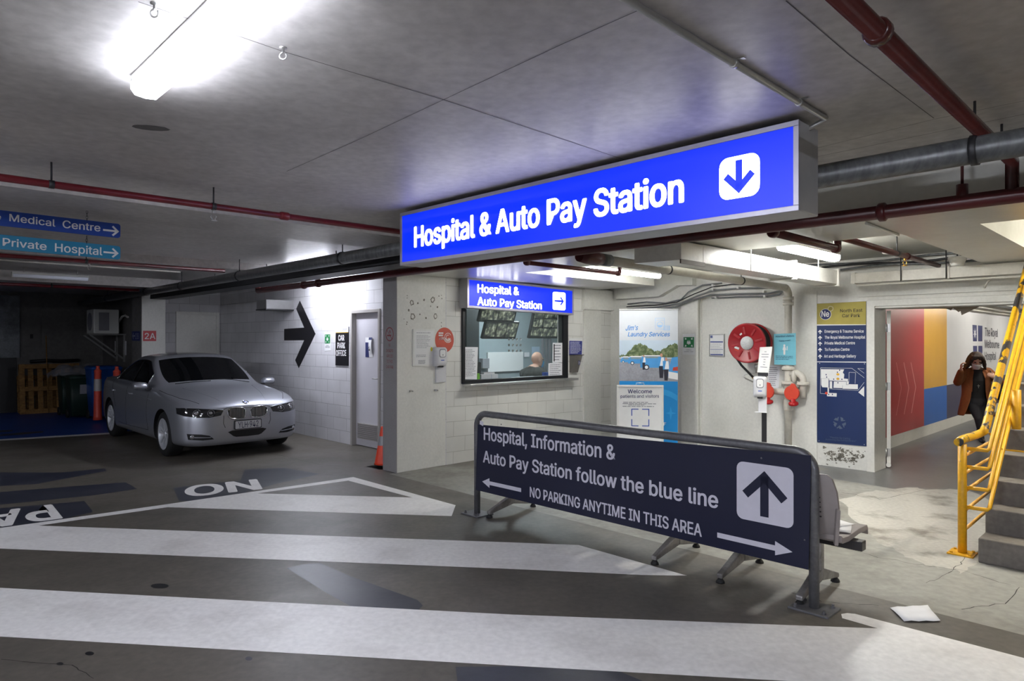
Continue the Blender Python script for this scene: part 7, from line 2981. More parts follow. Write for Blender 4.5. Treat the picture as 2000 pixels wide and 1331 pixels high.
# roundel on the bonnet nose
c = hit_top(0.715, 0.0, 0.0)
nrm = tree.ray_cast(Vector((0.715, 0, 3)), Vector((0, 0, -1)))[1]
q_ = Vector((0, 0, 1)).rotation_difference(nrm if nrm.z > 0 else -nrm).to_matrix().to_4x4()
M = Matrix.Translation(c) @ q_
mb = MB()
mb.lathe([(0.0, 0.004), (0.034, 0.004), (0.041, 0.002), (0.041, -0.002)], 28, M=M)
em = mb.build('roundel', m_vinyl, car)
for k in range(4):
    mb = MB()
    pts = [(0, 0)] + ell(0, 0, 0.026, n=6, a0=k * 90, a1=k * 90 + 90)
    mb.add([M @ Vector((x, y, 0.0052)) for x, y in pts], [tuple(range(len(pts)))])
    mb.build('quarter', m_signwhite if k % 2 else m_blueprint, em)
mb = MB()
mb.tube([M @ Vector((0.041 * math.cos(a), 0.041 * math.sin(a), 0.003)) for a in [2 * math.pi * i / 28 for i in range(28)]], 0.003, 6, closed=True)
mb.build('rim', m_chrome, em)
# sunroof and wipers
surf_patch('sunroof', [(-1.38, -0.40), (-1.36, 0.0), (-1.38, 0.40)], [(-1.84, -0.41), (-1.85, 0), (-1.84, 0.41)], lambda x, y: hit_top(x, y, 0.004), m_carglass, 5)
for y0, y1 in ((-0.05, -0.55), (0.55, 0.1)):
    a, c = hit_top(-0.47, y0, 0.012), hit_top(-0.50 - 0.02, y1, 0.012)
    if a and c:
        mb = MB()
        mb.tube([a, a.lerp(c, 0.5) + Vector((0, 0, 0.008)), c], 0.006, 6)
        mb.build('wiper', m_carblack, car)


def wheel(xw, s):
    t_ = bpy.data.objects.new('wheel', None)
    COL.objects.link(t_)
    t_.parent = car
    R_t, Wd_ = 0.318, 0.215
    t_.location = (xw, s * 0.775, R_t)
    RXs = Matrix.Rotation(math.radians(-90 * s), 4, 'X')      # z -> outward
    mb = MB()
    mb.lathe([(0.215, -Wd_ / 2 + 0.01), (0.27, -Wd_ / 2), (0.305, -Wd_ / 2 + 0.015), (R_t, -Wd_ / 2 + 0.04), (R_t, Wd_ / 2 - 0.04), (0.305, Wd_ / 2 - 0.015), (0.27, Wd_ / 2), (0.215, Wd_ / 2 - 0.01)], 48, M=RXs, caps=False)
    mb.build('tyre', m_tyre, t_)
    mb = MB()
    mb.lathe([(0.216, Wd_ / 2 - 0.01), (0.222, Wd_ / 2 - 0.004), (0.212, Wd_ / 2 - 0.012), (0.200, Wd_ / 2 - 0.05), (0.195, -Wd_ / 2 + 0.02), (0.0, -Wd_ / 2 + 0.03)], 40, M=RXs, caps=False)
    mb.lathe([(0.216, -Wd_ / 2 + 0.01), (0.2, -Wd_ / 2 + 0.03)], 40, M=RXs, caps=False)
    rim = mb.build('rim', m_alloy, t_)
    for k in range(5):
        for d in (-1, 1):
            a = math.radians(72 * k + 18)
            a2 = a + d * math.radians(13)
            p0 = Vector((0.03 * math.cos(a + d * 0.5), 0.03 * math.sin(a + d * 0.5), Wd_ / 2 - 0.03))
            p1 = Vector((0.208 * math.cos(a2), 0.208 * math.sin(a2), Wd_ / 2 - 0.016))
            mb = MB()
            dd = (p1 - p0).normalized()
            nn = dd.cross(UP).normalized()
            vs_ = []
            for p, w_ in ((p0, 0.012), (p1, 0.015)):
                for sa, sb in ((-1, 0), (1, 0), (1, -0.03), (-1, -0.03)):
                    vs_.append(RXs @ (p + nn * sa * w_ + UP * sb))
            mb.add(vs_, [(3, 2, 1, 0), (4, 5, 6, 7), (0, 1, 5, 4), (1, 2, 6, 5), (2, 3, 7, 6), (3, 0, 4, 7)])
            mb.build('spoke', m_alloy, t_, bevel=0.003)
    mb = MB()
    mb.lathe([(0.06, Wd_ / 2 - 0.05), (0.055, Wd_ / 2 - 0.03), (0.034, Wd_ / 2 - 0.024), (0.0, Wd_ / 2 - 0.022)], 24, M=RXs)
    mb.build('hub_cap', m_alloy, t_)
    mb = MB()
    mb.lathe([(0.155, 0.0), (0.155, 0.02), (0.06, 0.02)], 32, M=RXs)
    mb.build('brake_disc', m_steel, t_)


for xw in (0.0, -2.76):
    for s in (-1, 1):
        wheel(xw, s)
# ------------------------------------------------------------------ people
m_skin = mat('skin', (200, 158, 138), 0.5, 0, 0.04)
m_clothblack = mat('black_cloth', (20, 20, 23), 0.8, 0, 0.1, 40)
m_trouser = mat('charcoal_trousers', (38, 38, 44), 0.8, 0, 0.1, 40)
m_coat = mat('brown_coat_wool', (126, 72, 34), 0.85, 0, 0.1, 30)
m_hair = worn('dark_brown_hair', (44, 31, 24), (62, 44, 34), scale=30, rough=0.75, stretch=(1, 1, 0.2))
m_mask = mat('white_face_mask', (218, 216, 218), 0.7, 0, 0.02)
m_shoe = mat('black_leather', (18, 17, 18), 0.4, 0, 0.06)


def limb(mb, pts, rs, n=14):
    P3, R3 = [], []
    pts = [Vector(p) for p in pts]
    for i in range(len(pts) - 1):
        for k in range(5):
            t_ = k / 5
            P3.append(pts[i].lerp(pts[i + 1], t_))
            R3.append(rs[i] + (rs[i + 1] - rs[i]) * t_)
    P3.append(pts[-1])
    R3.append(rs[-1])
    mb.tube(P3, R3, n)
    for p, r in zip(pts, rs):
        mb.ball(p, r, m=0, nu=12, nv=8)


def hand(mb, wrist, direc, palm_n, s=1.0, curl=0.5):
    """palm with four fingers and a thumb; direc = along the fingers, palm_n = out of the palm"""
    d, n = Vector(direc).normalized(), Vector(palm_n).normalized()
    n = (n - d * n.dot(d)).normalized()
    w = d.cross(n)
    W = Vector(wrist)
    M = Matrix((w, n, d)).transposed()
    mb.ball(W + d * 0.045 * s, 0.038 * s, 0.017 * s, 0.05 * s, M=M.to_4x4(), nu=12, nv=8)
    for k, (o, ln) in enumerate(((-0.028, 0.062), (-0.010, 0.074), (0.010, 0.070), (0.027, 0.055))):
        a = W + d * 0.08 * s + w * o * s
        b_ = a + (d * math.cos(curl) + n * math.sin(curl)) * ln * 0.5 * s
        c = b_ + (d * math.cos(curl * 2.4) + n * math.sin(curl * 2.4)) * ln * 0.5 * s
        limb(mb, [a - d * 0.02 * s, a, b_, c], [0.010 * s, 0.010 * s, 0.0088 * s, 0.0075 * s], 8)
    a = W + d * 0.03 * s - w * 0.034 * s
    b_ = a + (d * 0.6 - w * 0.6 + n * 0.4).normalized() * 0.034 * s
    c = b_ + (d * 0.8 - w * 0.1 + n * 0.6).normalized() * 0.028 * s
    limb(mb, [a + w * 0.015 * s, a, b_, c], [0.012 * s, 0.012 * s, 0.0105 * s, 0.009 * s], 8)


def head(mb, c, fwd, up=(0, 0, 1), s=1.0):
    """skull, jaw, nose, ears, brow; fwd = where the face looks"""
    f = Vector(fwd).normalized()
    u = Vector(up)
    u = (u - f * u.dot(f)).normalized()
    r = f.cross(u)
    M = Matrix((r, f, u)).transposed().to_4x4()
    c = Vector(c)

    def P(x, y, z):
        return c + (r * x + f * y + u * z) * s
    mb.ball(P(0, -0.012, 0.025), 0.076 * s, 0.094 * s, 0.098 * s, M=M)
    mb.ball(P(0, 0.02, -0.04), 0.06 * s, 0.07 * s, 0.078 * s, M=M)
    mb.ball(P(0, 0.055, -0.088), 0.03 * s, 0.028 * s, 0.024 * s, M=M)
    limb(mb, [P(0, 0.086, 0.012), P(0, 0.104, -0.03)], [0.010 * s, 0.015 * s], 8)
    mb.ball(P(0, 0.086, -0.062), 0.026 * s, 0.012 * s, 0.009 * s, M=M)
    for e in (-1, 1):
        mb.ball(P(e * 0.078, -0.012, -0.012), 0.012 * s, 0.022 * s, 0.034 * s, M=M)
        mb.ball(P(e * 0.032, 0.076, 0.028), 0.026 * s, 0.012 * s, 0.008 * s, M=M)
    return P, M


def remesh(mb, name, voxel, assign, mats, parent, smooth=4):
    """fuse the overlapping solids into one continuous skin"""
    tmp = mb.build('temp_body', mats[0])
    rm = tmp.modifiers.new('fuse', 'REMESH')
    rm.mode = 'VOXEL'
    rm.voxel_size = voxel
    sm = tmp.modifiers.new('smooth', 'SMOOTH')
    sm.iterations = smooth
    sm.factor = 0.5
    bpy.context.view_layer.update()
    me = bpy.data.meshes.new_from_object(tmp.evaluated_get(bpy.context.evaluated_depsgraph_get()))
    bpy.data.objects.remove(tmp)
    me.name = name
    me.materials.clear()
    for m_ in mats:
        me.materials.append(m_)
    for p in me.polygons:
        p.material_index = assign(p.center)
        p.use_smooth = True
    o = bpy.data.objects.new(name, me)
    COL.objects.link(o)
    o.parent = parent
    return o


# ---- woman walking out of the corridor
YP = 10.9
pp = A(1906, 861, YP)
woman = thing('person', 'person in a long brown open coat and white mask walking out of the corridor', 'person', (pp.x, pp.y, 0), -math.atan2(pp.x, pp.y) * 0.55)
KS = FPX / YP


def wp(px, py, y=0.0):
    return Vector(((px - 1906) / KS, y, (861 - py) / KS))


mb = MB()
hc = wp(1903.5, 704.5, -0.10)
fwd = Vector((-0.05, -1, -0.42))
Pw, Mw = head(mb, hc, fwd, (0.0, -0.35, 1), 1.02)
limb(mb, [wp(1905, 726, -0.02), wp(1904, 713, -0.07)], [0.06, 0.05])
limb(mb, [wp(1906, 783, 0.02), wp(1906, 765, 0.0), wp(1906, 742, -0.02), wp(1906, 727, -0.02)], [0.145, 0.125, 0.135, 0.115])
for s in (-1, 1):
    mb.ball(wp(1906 + s * 8, 783, 0.02), 0.1, 0.105, 0.11)
    mb.ball(wp(1906 + s * 8, 741, -0.07), 0.07, 0.06, 0.07)
Lsh, Rsh = wp(1925, 726, -0.02), wp(1888, 726, -0.02)
Lel, Rel = wp(1943, 744, -0.02), wp(1873, 746, -0.08)
Lwr, Rwr = wp(1931, 736, -0.19), wp(1876, 721, -0.17)
limb(mb, [wp(1906, 727, -0.02), Lsh, Lel, Lwr], [0.09, 0.058, 0.046, 0.028])
limb(mb, [wp(1906, 727, -0.02), Rsh, Rel, Rwr], [0.09, 0.058, 0.046, 0.028])
hand(mb, Lwr, (-0.75, -0.1, 0.5), (-0.3, 0.9, -0.2), 1.05, 0.8)
hand(mb, Rwr, (0.0, -0.1, 1), (0.9, -0.3, 0), 1.05, 0.7)
limb(mb, [wp(1900, 786, 0.0), wp(1906, 816, -0.13), wp(1911, 846, -0.10), wp(1912, 853, -0.10)], [0.092, 0.06, 0.04, 0.042])
limb(mb, [wp(1913, 786, 0.02), wp(1917, 818, 0.0), wp(1921, 846, 0.28), wp(1921, 852, 0.30)], [0.092, 0.06, 0.042, 0.04])
ft = wp(1911.5, 856, -0.1)
limb(mb, [ft + Vector((0, 0.03, -0.005)), ft + Vector((-0.005, -0.10, -0.012)), ft + Vector((-0.01, -0.15, -0.014))], [0.036, 0.03, 0.024])
ft2 = wp(1921, 855, 0.3)
limb(mb, [ft2 + Vector((0, 0.04, 0.02)), ft2 + Vector((0, -0.06, -0.02)), ft2 + Vector((0, -0.10, -0.022))], [0.034, 0.03, 0.024])


def w_assign(c):
    if (c - hc).length < 0.17 and c.z > wp(0, 721).z:
        return 0
    if (c - Lwr).length < 0.19 and c.y < -0.15 and c.z > Lwr.z - 0.04 and c.x > 0.04:
        return 0
    if (c - Rwr).length < 0.2 and c.z > Rwr.z - 0.02 and c.x < -0.15:
        return 0
    if c.z < 0.09:
        return 3
    if c.z < wp(0, 777).z:
        return 2
    return 1


remesh(mb, 'body', 0.0085, w_assign, [m_skin, m_clothblack, m_trouser, m_shoe], woman)
# coat: an open shell round the trunk, with sleeves
mb = MB()
rows = []
spec = [(719, 0.085, 0.085, 40), (724, 0.18, 0.105, 35), (731, 0.205, 0.125, 32), (748, 0.19, 0.135, 30), (766, 0.18, 0.14, 30), (782, 0.20, 0.155, 34), (798, 0.225, 0.17, 42), (812, 0.245, 0.19, 50)]
nS = 30
for py, rx, ry, op in spec:
    c = wp(1906, py, 0.0)
    row = []
    for i in range(nS + 1):
        a = math.radians(-90 + op + (360 - 2 * op) * i / nS)
        wv = 0.008 * math.sin(i * 1.9 + py) if py > 760 else 0
        row.append(Vector((c.x + (rx + wv) * math.cos(a), -0.01 + (ry + wv) * math.sin(a), c.z)))
    rows.append(row)
for k in range(len(rows) - 1):
    for i in range(nS):
        mb.add([rows[k][i], rows[k][i + 1], rows[k + 1][i + 1], rows[k + 1][i]], [(0, 1, 2, 3)], 0, True)
o = mb.build('coat', m_coat, woman, weld=True)
so_ = o.modifiers.new('cloth', 'SOLIDIFY')
so_.thickness = 0.016
so_.offset = 1
o.modifiers.new('soft', 'SUBSURF').render_levels = 1
for sh, el, wr3 in ((Lsh, Lel, Lwr), (Rsh, Rel, Rwr)):
    mb = MB()
    limb(mb, [sh + Vector((0 if sh.x > 0 else 0, 0, 0.0)) - Vector((0.03 if sh.x > 0 else -0.03, 0, 0.0)), sh, el, el.lerp(wr3, 0.82)], [0.07, 0.078, 0.066, 0.047], 16)
    remesh(mb, 'sleeve', 0.012, lambda c: 0, [m_coat], woman, 3)
# lapels
for s in (-1, 1):
    mb = MB()
    mb.loft([[wp(1906 + s * 6, 721, -0.10), wp(1906 + s * 11, 721, -0.10), wp(1906 + s * 11, 722, -0.085), wp(1906 + s * 6, 722, -0.085)],
             [wp(1906 + s * 10, 737, -0.155), wp(1906 + s * 16, 735, -0.13), wp(1906 + s * 16, 736, -0.115), wp(1906 + s * 10, 738, -0.14)],
             [wp(1906 + s * 11, 764, -0.15), wp(1906 + s * 13, 763, -0.14), wp(1906 + s * 13, 764, -0.125), wp(1906 + s * 11, 765, -0.135)]], 0, False)
    mb.build('lapel', m_coat, woman, bevel=0.004)
# hair
mb = MB()
mb.ball(Pw(0, -0.03, 0.04), 0.094 * 1.02, 0.105 * 1.02, 0.105 * 1.02, M=Mw)
for s in (-1, 1):
    for k in range(6):
        y = -0.07 + 0.022 * k
        w_ = 1.0 + (0.28 if s < 0 else 0.18) * (1 - abs(k - 2) / 4)
        limb(mb, [Pw(s * 0.06, y, 0.08), Pw(s * 0.092, y, 0.01), Pw(s * 0.10 * w_, y - 0.01, -0.07), Pw(s * (0.11 + 0.03 * w_), y - 0.015, -0.135 - 0.01 * (k % 3))], [0.03, 0.03, 0.026, 0.008], 8)
for k in range(7):
    x = -0.07 + 0.023 * k
    limb(mb, [Pw(x * 0.6, -0.07, 0.10), Pw(x, -0.115, 0.02), Pw(x * 1.2, -0.12, -0.07), Pw(x * 1.4, -0.11, -0.14)], [0.03, 0.032, 0.03, 0.01], 8)
for k in range(6):
    x = -0.055 + 0.022 * k
    limb(mb, [Pw(x * 0.5, 0.0, 0.118), Pw(x * 0.95, 0.055, 0.096), Pw(x * 1.25 - (0.02 if x < 0 else -0.02), 0.084, 0.055)], [0.018, 0.017, 0.008], 8)
remesh(mb, 'hair', 0.007, lambda c: 0, [m_hair], woman, 5)
# mask and eyes
mb = MB()
rows = []
for v in range(6):
    z = -0.015 - 0.085 * v / 5
    row = []
    for u in range(11):
        a = math.radians(-68 + 136 * u / 10)
        rr_ = 0.082 + 0.03 * math.cos(a) ** 3 - 0.012 * abs(v - 1.8) / 3
        row.append(Pw(rr_ * math.sin(a) * (1 - 0.05 * v), 0.012 + rr_ * math.cos(a), z))
    rows.append(row)
for v in range(5):
    for u in range(10):
        mb.add([rows[v][u], rows[v][u + 1], rows[v + 1][u + 1], rows[v + 1][u]], [(0, 1, 2, 3)], 0, True)
o = mb.build('face_mask', m_mask, woman, weld=True)
o.modifiers.new('cloth', 'SOLIDIFY').thickness = 0.003
for s in (-1, 1):
    mb = MB()
    mb.ball(Pw(s * 0.033, 0.078, 0.012), 0.014, 0.009, 0.009, M=Mw)
    mb.build('eye', m_shoe, woman)
mb = MB()
c = wp(1905, 753, -0.155)
mb.box(-0.004, 0.004, -0.004, 0.0, -0.03, 0.03, M=Matrix.Translation(c))
mb.box(-0.018, 0.018, -0.004, 0.0, 0.004, 0.012, M=Matrix.Translation(c))
mb.build('pendant', m_steel, woman)
# shoulder bag
bagp = woman.matrix_basis @ wp(1936, 779, 0.0)
t = thing('shoulder_bag', 'black shoulder bag hanging at the side of the person in the brown coat', 'bag', bagp, woman.rotation_euler.z)
mb = MB()
mb.loft([[(x * 1.0, y, 0) for x, y in rr(-0.06, -0.14, 0.06, 0.14, 0.04)], [(x * 1.25, y * 1.1, 0.12) for x, y in rr(-0.06, -0.14, 0.06, 0.14, 0.04)], [(x * 0.6, y * 1.0, 0.27) for x, y in rr(-0.06, -0.14, 0.06, 0.14, 0.04)]], 0)
mb.build('bag_body', m_shoe, t)
base = wp(1936, 779, 0.0)
mb = MB()
for y in (-0.1, 0.06):
    mb.tube([Vector((0, y, 0.26)), wp(1934, 752, -0.09 + y * 0.3) - base, wp(1929, 730, -0.13) - base, wp(1925, 718, -0.03 + y * 0.2) - base], 0.009, 8)
mb.build('strap', m_shoe, t)

# ---- attendant seated in the booth, seen from behind the glass, facing right
d_in = 0.95
s_h, z_h = WIN.uv(1051, 703, -d_in)
att = thing('person', 'seated person in a dark jacket and blue mask inside the pay booth', 'person', WIN.at(s_h - 0.02, 0, -d_in), WIN.rot)
mb = MB()
hc2 = Vector((0.0, 0, z_h))
Pa, Ma = head(mb, hc2, (1, -0.12, -0.12), (0.05, 0, 1), 1.12)
zs = z_h - 0.165
limb(mb, [(-0.04, 0, z_h - 0.10), (-0.07, 0, zs + 0.02)], [0.06, 0.075])
limb(mb, [(-0.12, 0, zs - 0.52), (-0.12, 0, zs - 0.3), (-0.10, 0, zs - 0.12), (-0.09, 0, zs - 0.02)], [0.17, 0.165, 0.17, 0.12])
for s in (-1, 1):
    mb.ball((-0.1, s * 0.12, zs - 0.10), 0.12, 0.13, 0.14)
    limb(mb, [(-0.09, s * 0.1, zs - 0.04), (-0.09, s * 0.225, zs - 0.07), (0.0, s * 0.27, zs - 0.36), (0.22, s * 0.18, zs - 0.40)], [0.10, 0.085, 0.062, 0.042])
    hand(mb, (0.23, s * 0.17, zs - 0.40), (1, -s * 0.3, 0.0), (0, 0, -1), 1.05, 0.4)
    limb(mb, [(-0.12, s * 0.1, zs - 0.54), (0.30, s * 0.12, zs - 0.55), (0.34, s * 0.12, zs - 0.92), (0.34, s * 0.12, zs - 1.0)], [0.13, 0.085, 0.052, 0.05])
    limb(mb, [(0.33, s * 0.12, zs - 1.03), (0.46, s * 0.13, zs - 1.05)], [0.045, 0.036])
zw = zs - 0.36


def a_assign(c):
    if c.z > z_h - 0.125 and (c - hc2).length < 0.2:
        return 0
    if c.x > 0.235 and c.z > zw - 0.1:
        return 0
    if c.z < zs - 0.97:
        return 3
    if c.z < zs - 0.5:
        return 2
    return 1


remesh(mb, 'body', 0.009, a_assign, [m_skin, mat('dark_olive_jacket', (52, 52, 50), 0.8, 0, 0.08, 30), m_trouser, m_shoe], att)
# cropped hair round the bald crown, mask
mb = MB()
rows = []
for v in range(6):
    z = -0.01 - 0.09 * v / 5
    row = []
    for u in range(11):
        a = math.radians(-62 + 124 * u / 10)
        rr_ = 0.086 + 0.03 * math.cos(a) ** 3 - 0.012 * abs(v - 1.8) / 3
        row.append(Pa(rr_ * math.sin(a) * (1 - 0.05 * v), 0.012 + rr_ * math.cos(a), z))
    rows.append(row)
for v in range(5):
    for u in range(10):
        mb.add([rows[v][u], rows[v][u + 1], rows[v + 1][u + 1], rows[v + 1][u]], [(0, 1, 2, 3)], 0, True)
o = mb.build('face_mask', mat('blue_face_mask', (92, 156, 206), 0.7, 0, 0.03), att, weld=True)
o.modifiers.new('cloth', 'SOLIDIFY').thickness = 0.003
mb = MB()
mb.tube([Pa(0.074, 0.02, -0.03), Pa(0.082, -0.01, -0.005), Pa(0.078, -0.035, -0.02)], 0.002, 6)
mb.build('mask_loop', m_mask, att)
for s in (-1, 1):
    mb = MB()
    mb.ball(Pa(s * 0.033, 0.08, 0.012), 0.013, 0.008, 0.008, M=Ma)
    mb.build('eye', m_shoe, att)
# jacket collar
mb = MB()
mb.tube([(-0.065 + 0.085 * math.cos(a), 0.085 * math.sin(a), zs + 0.035 + 0.015 * math.cos(a)) for a in [2 * math.pi * i / 20 for i in range(20)]], 0.022, 8, closed=True)
mb.build('collar', mat('dark_olive_jacket', (52, 52, 50)), att)
# stool
t = thing('office_stool', 'dark high stool under the seated booth attendant', 'stool', att.location + WIN.u * -0.08, WIN.rot)
zt3 = zs - 0.70
mb = MB()
mb.lathe([(0.0, zt3 - 0.07), (0.2, zt3 - 0.07), (0.22, zt3 - 0.04), (0.2, zt3), (0, zt3 + 0.005)], 24)
mb.build('seat', m_clothblack, t)
mb = MB()
mb.cyl((0, 0, 0.05), (0, 0, zt3 - 0.06), 0.025, 14)
mb.build('column', m_steel, t)
for k in range(5):
    a = 2 * math.pi * k / 5
    mb = MB()
    mb.bar((0, 0, 0.07), (0.27 * math.cos(a), 0.27 * math.sin(a), 0.03), 0.04, 0.03)
    mb.build('foot', m_vinyl, t)
# ------------------------------------------------------------------ dark left background
# hanging direction signs
m_signblue = mat('deep_blue_sign', (18, 62, 148), 0.4, 0, 0.05, 3)
m_signteal = mat('teal_sign', (26, 124, 164), 0.4, 0, 0.05, 3)
HS = Frame(A(170, 450, 5.35), D2)


def hang_sign(name, label, tl, tr, br, bl, m, words, arrow_px, chain_to):
    s_r, zt = HS.uv(*tr)
    _, zb = HS.uv(*br)
    s_l, zl_t = HS.uv(*tl)
    ang_ = math.atan2(zt - zl_t, s_r - s_l)
    ln = 1.55
    t = thing(name, label, 'sign', HS.at(s_r, zb), (0, -ang_, HS.rot))
    h = zt - zb
    mb = MB()
    mb.prism(rr(-ln, 0, 0, h, 0.02), 0, 0.012)
    mb.build('board', m, t)
    pn = Panel(HS, t, s_r, zb, 0, 0.0)

    def L(px, py):      # board coordinates, undoing the small tilt
        s, z = HS.uv(px, py)
        v = Matrix.Rotation(-ang_, 2) @ Vector((s - s_r, z - zb))
        return v.x, v.y
    mb = MB()
    for wd, p0, p1, top in words:
        a, b_ = L(*p0), L(*p1)
        pn.text_l(mb, wd, a, b_, L(p0[0], top)[1] - a[1], 0.012)
    mb.build('lettering', m_signwhite, t)
    a = L(*arrow_px)
    mb = MB()
    for p in arrow_poly(a[0], a[1], h * 1.0, h * 0.13, h * 0.52, 0):
        pn.poly(mb, p, 0, 0.0016)
    mb.build('arrow', m_signwhite, t)
    for px in chain_to[0]:
        x = L(px, 440)[0]
        mb = MB()
        z0, z1 = h - 0.01, h + chain_to[1]
        k = int((z1 - z0) / 0.022)
        for i in range(k):
            zc_ = z0 + 0.011 + i * 0.022
            ax = (i % 2)
            mb.tube([(x + (0.006 * math.cos(a2) if ax else 0), 0.006 + (0 if ax else 0.006 * math.cos(a2)), zc_ + 0.015 * math.sin(a2)) for a2 in [2 * math.pi * j / 10 for j in range(10)]], 0.002, 5, closed=True)
        mb.build('chain', m_chain, t)
    return t


ztop = HS.uv(170, 424)[1]
hang_sign('hanging_board', 'dark blue hanging board with a right arrow, upper of the two at the left edge', (0, 410), (235, 437.5), (235, 465), (0, 440.5), m_signblue,
          [('e', (-9, 427), (2, 428.5), 417), ('Medical', (18, 431.5), (108, 442.5), 417.5), ('Centre', (122, 444.5), (196, 452), 430)], (217, 450.5), ((170, -110), Z_CEIL - ztop - 0.0))
zs_ = HS.uv(170, 474)[1]
hang_sign('hanging_board', 'teal hanging board with a right arrow, lower of the two at the left edge', (0, 457.5), (235, 481), (235, 507), (0, 487.5), m_signteal,
          [('Private', (5, 479.5), (91, 488.5), 464.5), ('Hospital', (107, 491), (200, 498.5), 475)], (217, 493.5), ((170, -110), HS.uv(170, 462)[1] - zs_ + 0.01))

# column marks
COLF = Frame(QR(3.84, 14.1), D2)
o, pn = plate(COLF, [(279.5, 666), (305, 666), (305, 646), (279.5, 646)], 0.004, mat('faded_red_sign', (196, 70, 74), 0.5, 0, 0.05), 'bay_sign', 'red plate reading 2A on the pale column behind the car', 'sign', 0.0)
mb = MB()
pn.text(mb, '2A', (282.5, 662.3), (303.5, 662.3), 650.5, 0.01)
mb.build('lettering', m_signwhite, o)
SIDEC = Frame(QR(3.84 - 0.012, 14.1), -D1)
o, pn = plate(SIDEC, [(257.5, 665.5), (273, 665.5), (273, 647), (257.5, 647)], 0.004, mat('dim_blue_sign', (36, 48, 112), 0.5, 0, 0.05), 'bay_sign', 'blue arrow plate on the darker side of the column behind the car', 'sign', 0.0)
mb = MB()
a = pn.q(265, 656)
for p in arrow_poly(a[0] - 0.12, a[1], 0.2, 0.03, 0.1, 180):
    pn.poly(mb, p, 0, 0.0016)
pn.text(mb, '2B', (264.5, 662), (271.5, 662), 651, 0.01)
mb.build('lettering', mat('dim_pale_print', (150, 154, 180), 0.5, 0, 0.03), o)
for i, px in enumerate((227, 243.5)):
    o, pn = plate(SIDEW, [(px - 3, 693.5), (px + 3, 693.5), (px + 3, 666), (px - 3, 666)], 0.004, m_paper, 'wall_strip', ('left', 'right')[i] + ' of two narrow white strips on the dark wall behind the car', 'sign', 0.0)

# air conditioner on a bracket of the side wall
s_, z_ = SIDEW.uv(204, 655)
s_a = -17.2
t = thing('air_conditioner', 'old white air conditioner on an angle bracket high on the dark side wall', 'air conditioner', SIDEW.at(s_a, 1.76), SIDEW.rot)
mb = MB()
mb.box(-0.32, 0.32, -0.62, -0.12, 0.03, 0.57)
mb.build('casing', m_whitemetal, t, bevel=0.02)
mb = MB()
mb.box(0.318, 0.325, -0.52, -0.32, 0.1, 0.5)
mb.build('side_grille', m_greyplastic, t)
mb = MB()
mb.prism(ell(0, 0.3, 0.2, n=28), -0.63, -0.618)
mb.build('fan_grille', m_greyplastic, t)
mb = MB()
mb.box(-0.38, 0.38, -0.72, 0, 0, 0.03)
mb.build('shelf', m_steel, t)
for x in (-0.3, 0.3):
    mb = MB()
    mb.bar((x, -0.68, 0.0), (x, -0.01, -0.55), 0.035, 0.035)
    mb.bar((x, -0.02, 0.0), (x, -0.02, -0.6), 0.035, 0.035)
    mb.build('bracket', m_steel, t)
mb = MB()
mb.tube([(0.2, -0.1, 0.3), (0.3, -0.06, 0.42), (0.45, -0.03, 0.44), (0.6, -0.02, 0.40)], 0.025, 8)
mb.build('hose', m_whitemetal, t)

# pallets against the far wall
m_wood = worn('pallet_wood', (150, 112, 62), (112, 82, 46), scale=5, lo=0.4, hi=0.7, rough=0.8, fine=30, finev=0.2, stretch=(1, 1, 6))


def pallet(label, x_px, base_py, w, h, lean, rot_extra, dq):
    b_ = F(x_px, base_py)
    t = thing('wooden_pallet', label, 'pallet', (b_.x, b_.y, 0.0), (lean, 0, RD2 + rot_extra))
    for i in range(3):
        z = 0.0 + (h - 0.1) * i / 2
        mb = MB()
        mb.box(-w / 2, w / 2, -0.0, 0.09, z, z + 0.1)
        mb.build('bearer', m_wood, t)
    n = 7
    for i in range(n):
        x = -w / 2 + (w - 0.1) * i / (n - 1)
        mb = MB()
        mb.box(x, x + 0.1, 0.09, 0.108, 0, h)
        mb.build('deck_board', m_wood, t)
    for x in (-w / 2, w / 2 - 0.1):
        mb = MB()
        mb.box(x, x + 0.1, -0.02, 0, 0, h)
        mb.build('edge_board', m_wood, t)
    return t


pallet('upright wooden pallet leaning on the dark far wall beside the bins', 100, 806, 1.15, 1.12, math.radians(-9), 0.0, 0)
pallet('second wooden pallet standing behind the leaning one', 93, 803.5, 1.1, 0.85, math.radians(-9), 0.0, 0)
# tools on top of the pallet, drawn as one dark roll
b_ = F(108, 803)
mb = MB()
mb.tube([QR(0, 0) + Vector((0, 0, 0)), D2 * 0.3 + UP * 0.02, D2 * 0.6, D2 * 0.95 + UP * 0.015], 0.04, 10)
pp = Vector((b_.x, b_.y, 1.155)) - D2 * 0.45 + D1 * 0.22
tag(mb.build('dark_tool_roll', m_vinyl, None, pp), 'tools along the top edge of the pallet, drawn as one dark roll', 'tarp')
mb = MB()
mb.cyl((0, 0, 0), (0, 0.28, 1.75), 0.012, 8)
pb = F(100, 805.5)
tag(mb.build('thin_pole', m_wood, None, (pb.x + 0.02, pb.y - 0.12, 0.0), RD2), 'thin pole leaning before the wooden pallet', 'pole')

# bins
m_binblue = mat('bin_blue', (20, 74, 150), 0.45, 0, 0.05)
m_bingreen = mat('bin_dark_green', (28, 48, 40), 0.5, 0, 0.06)


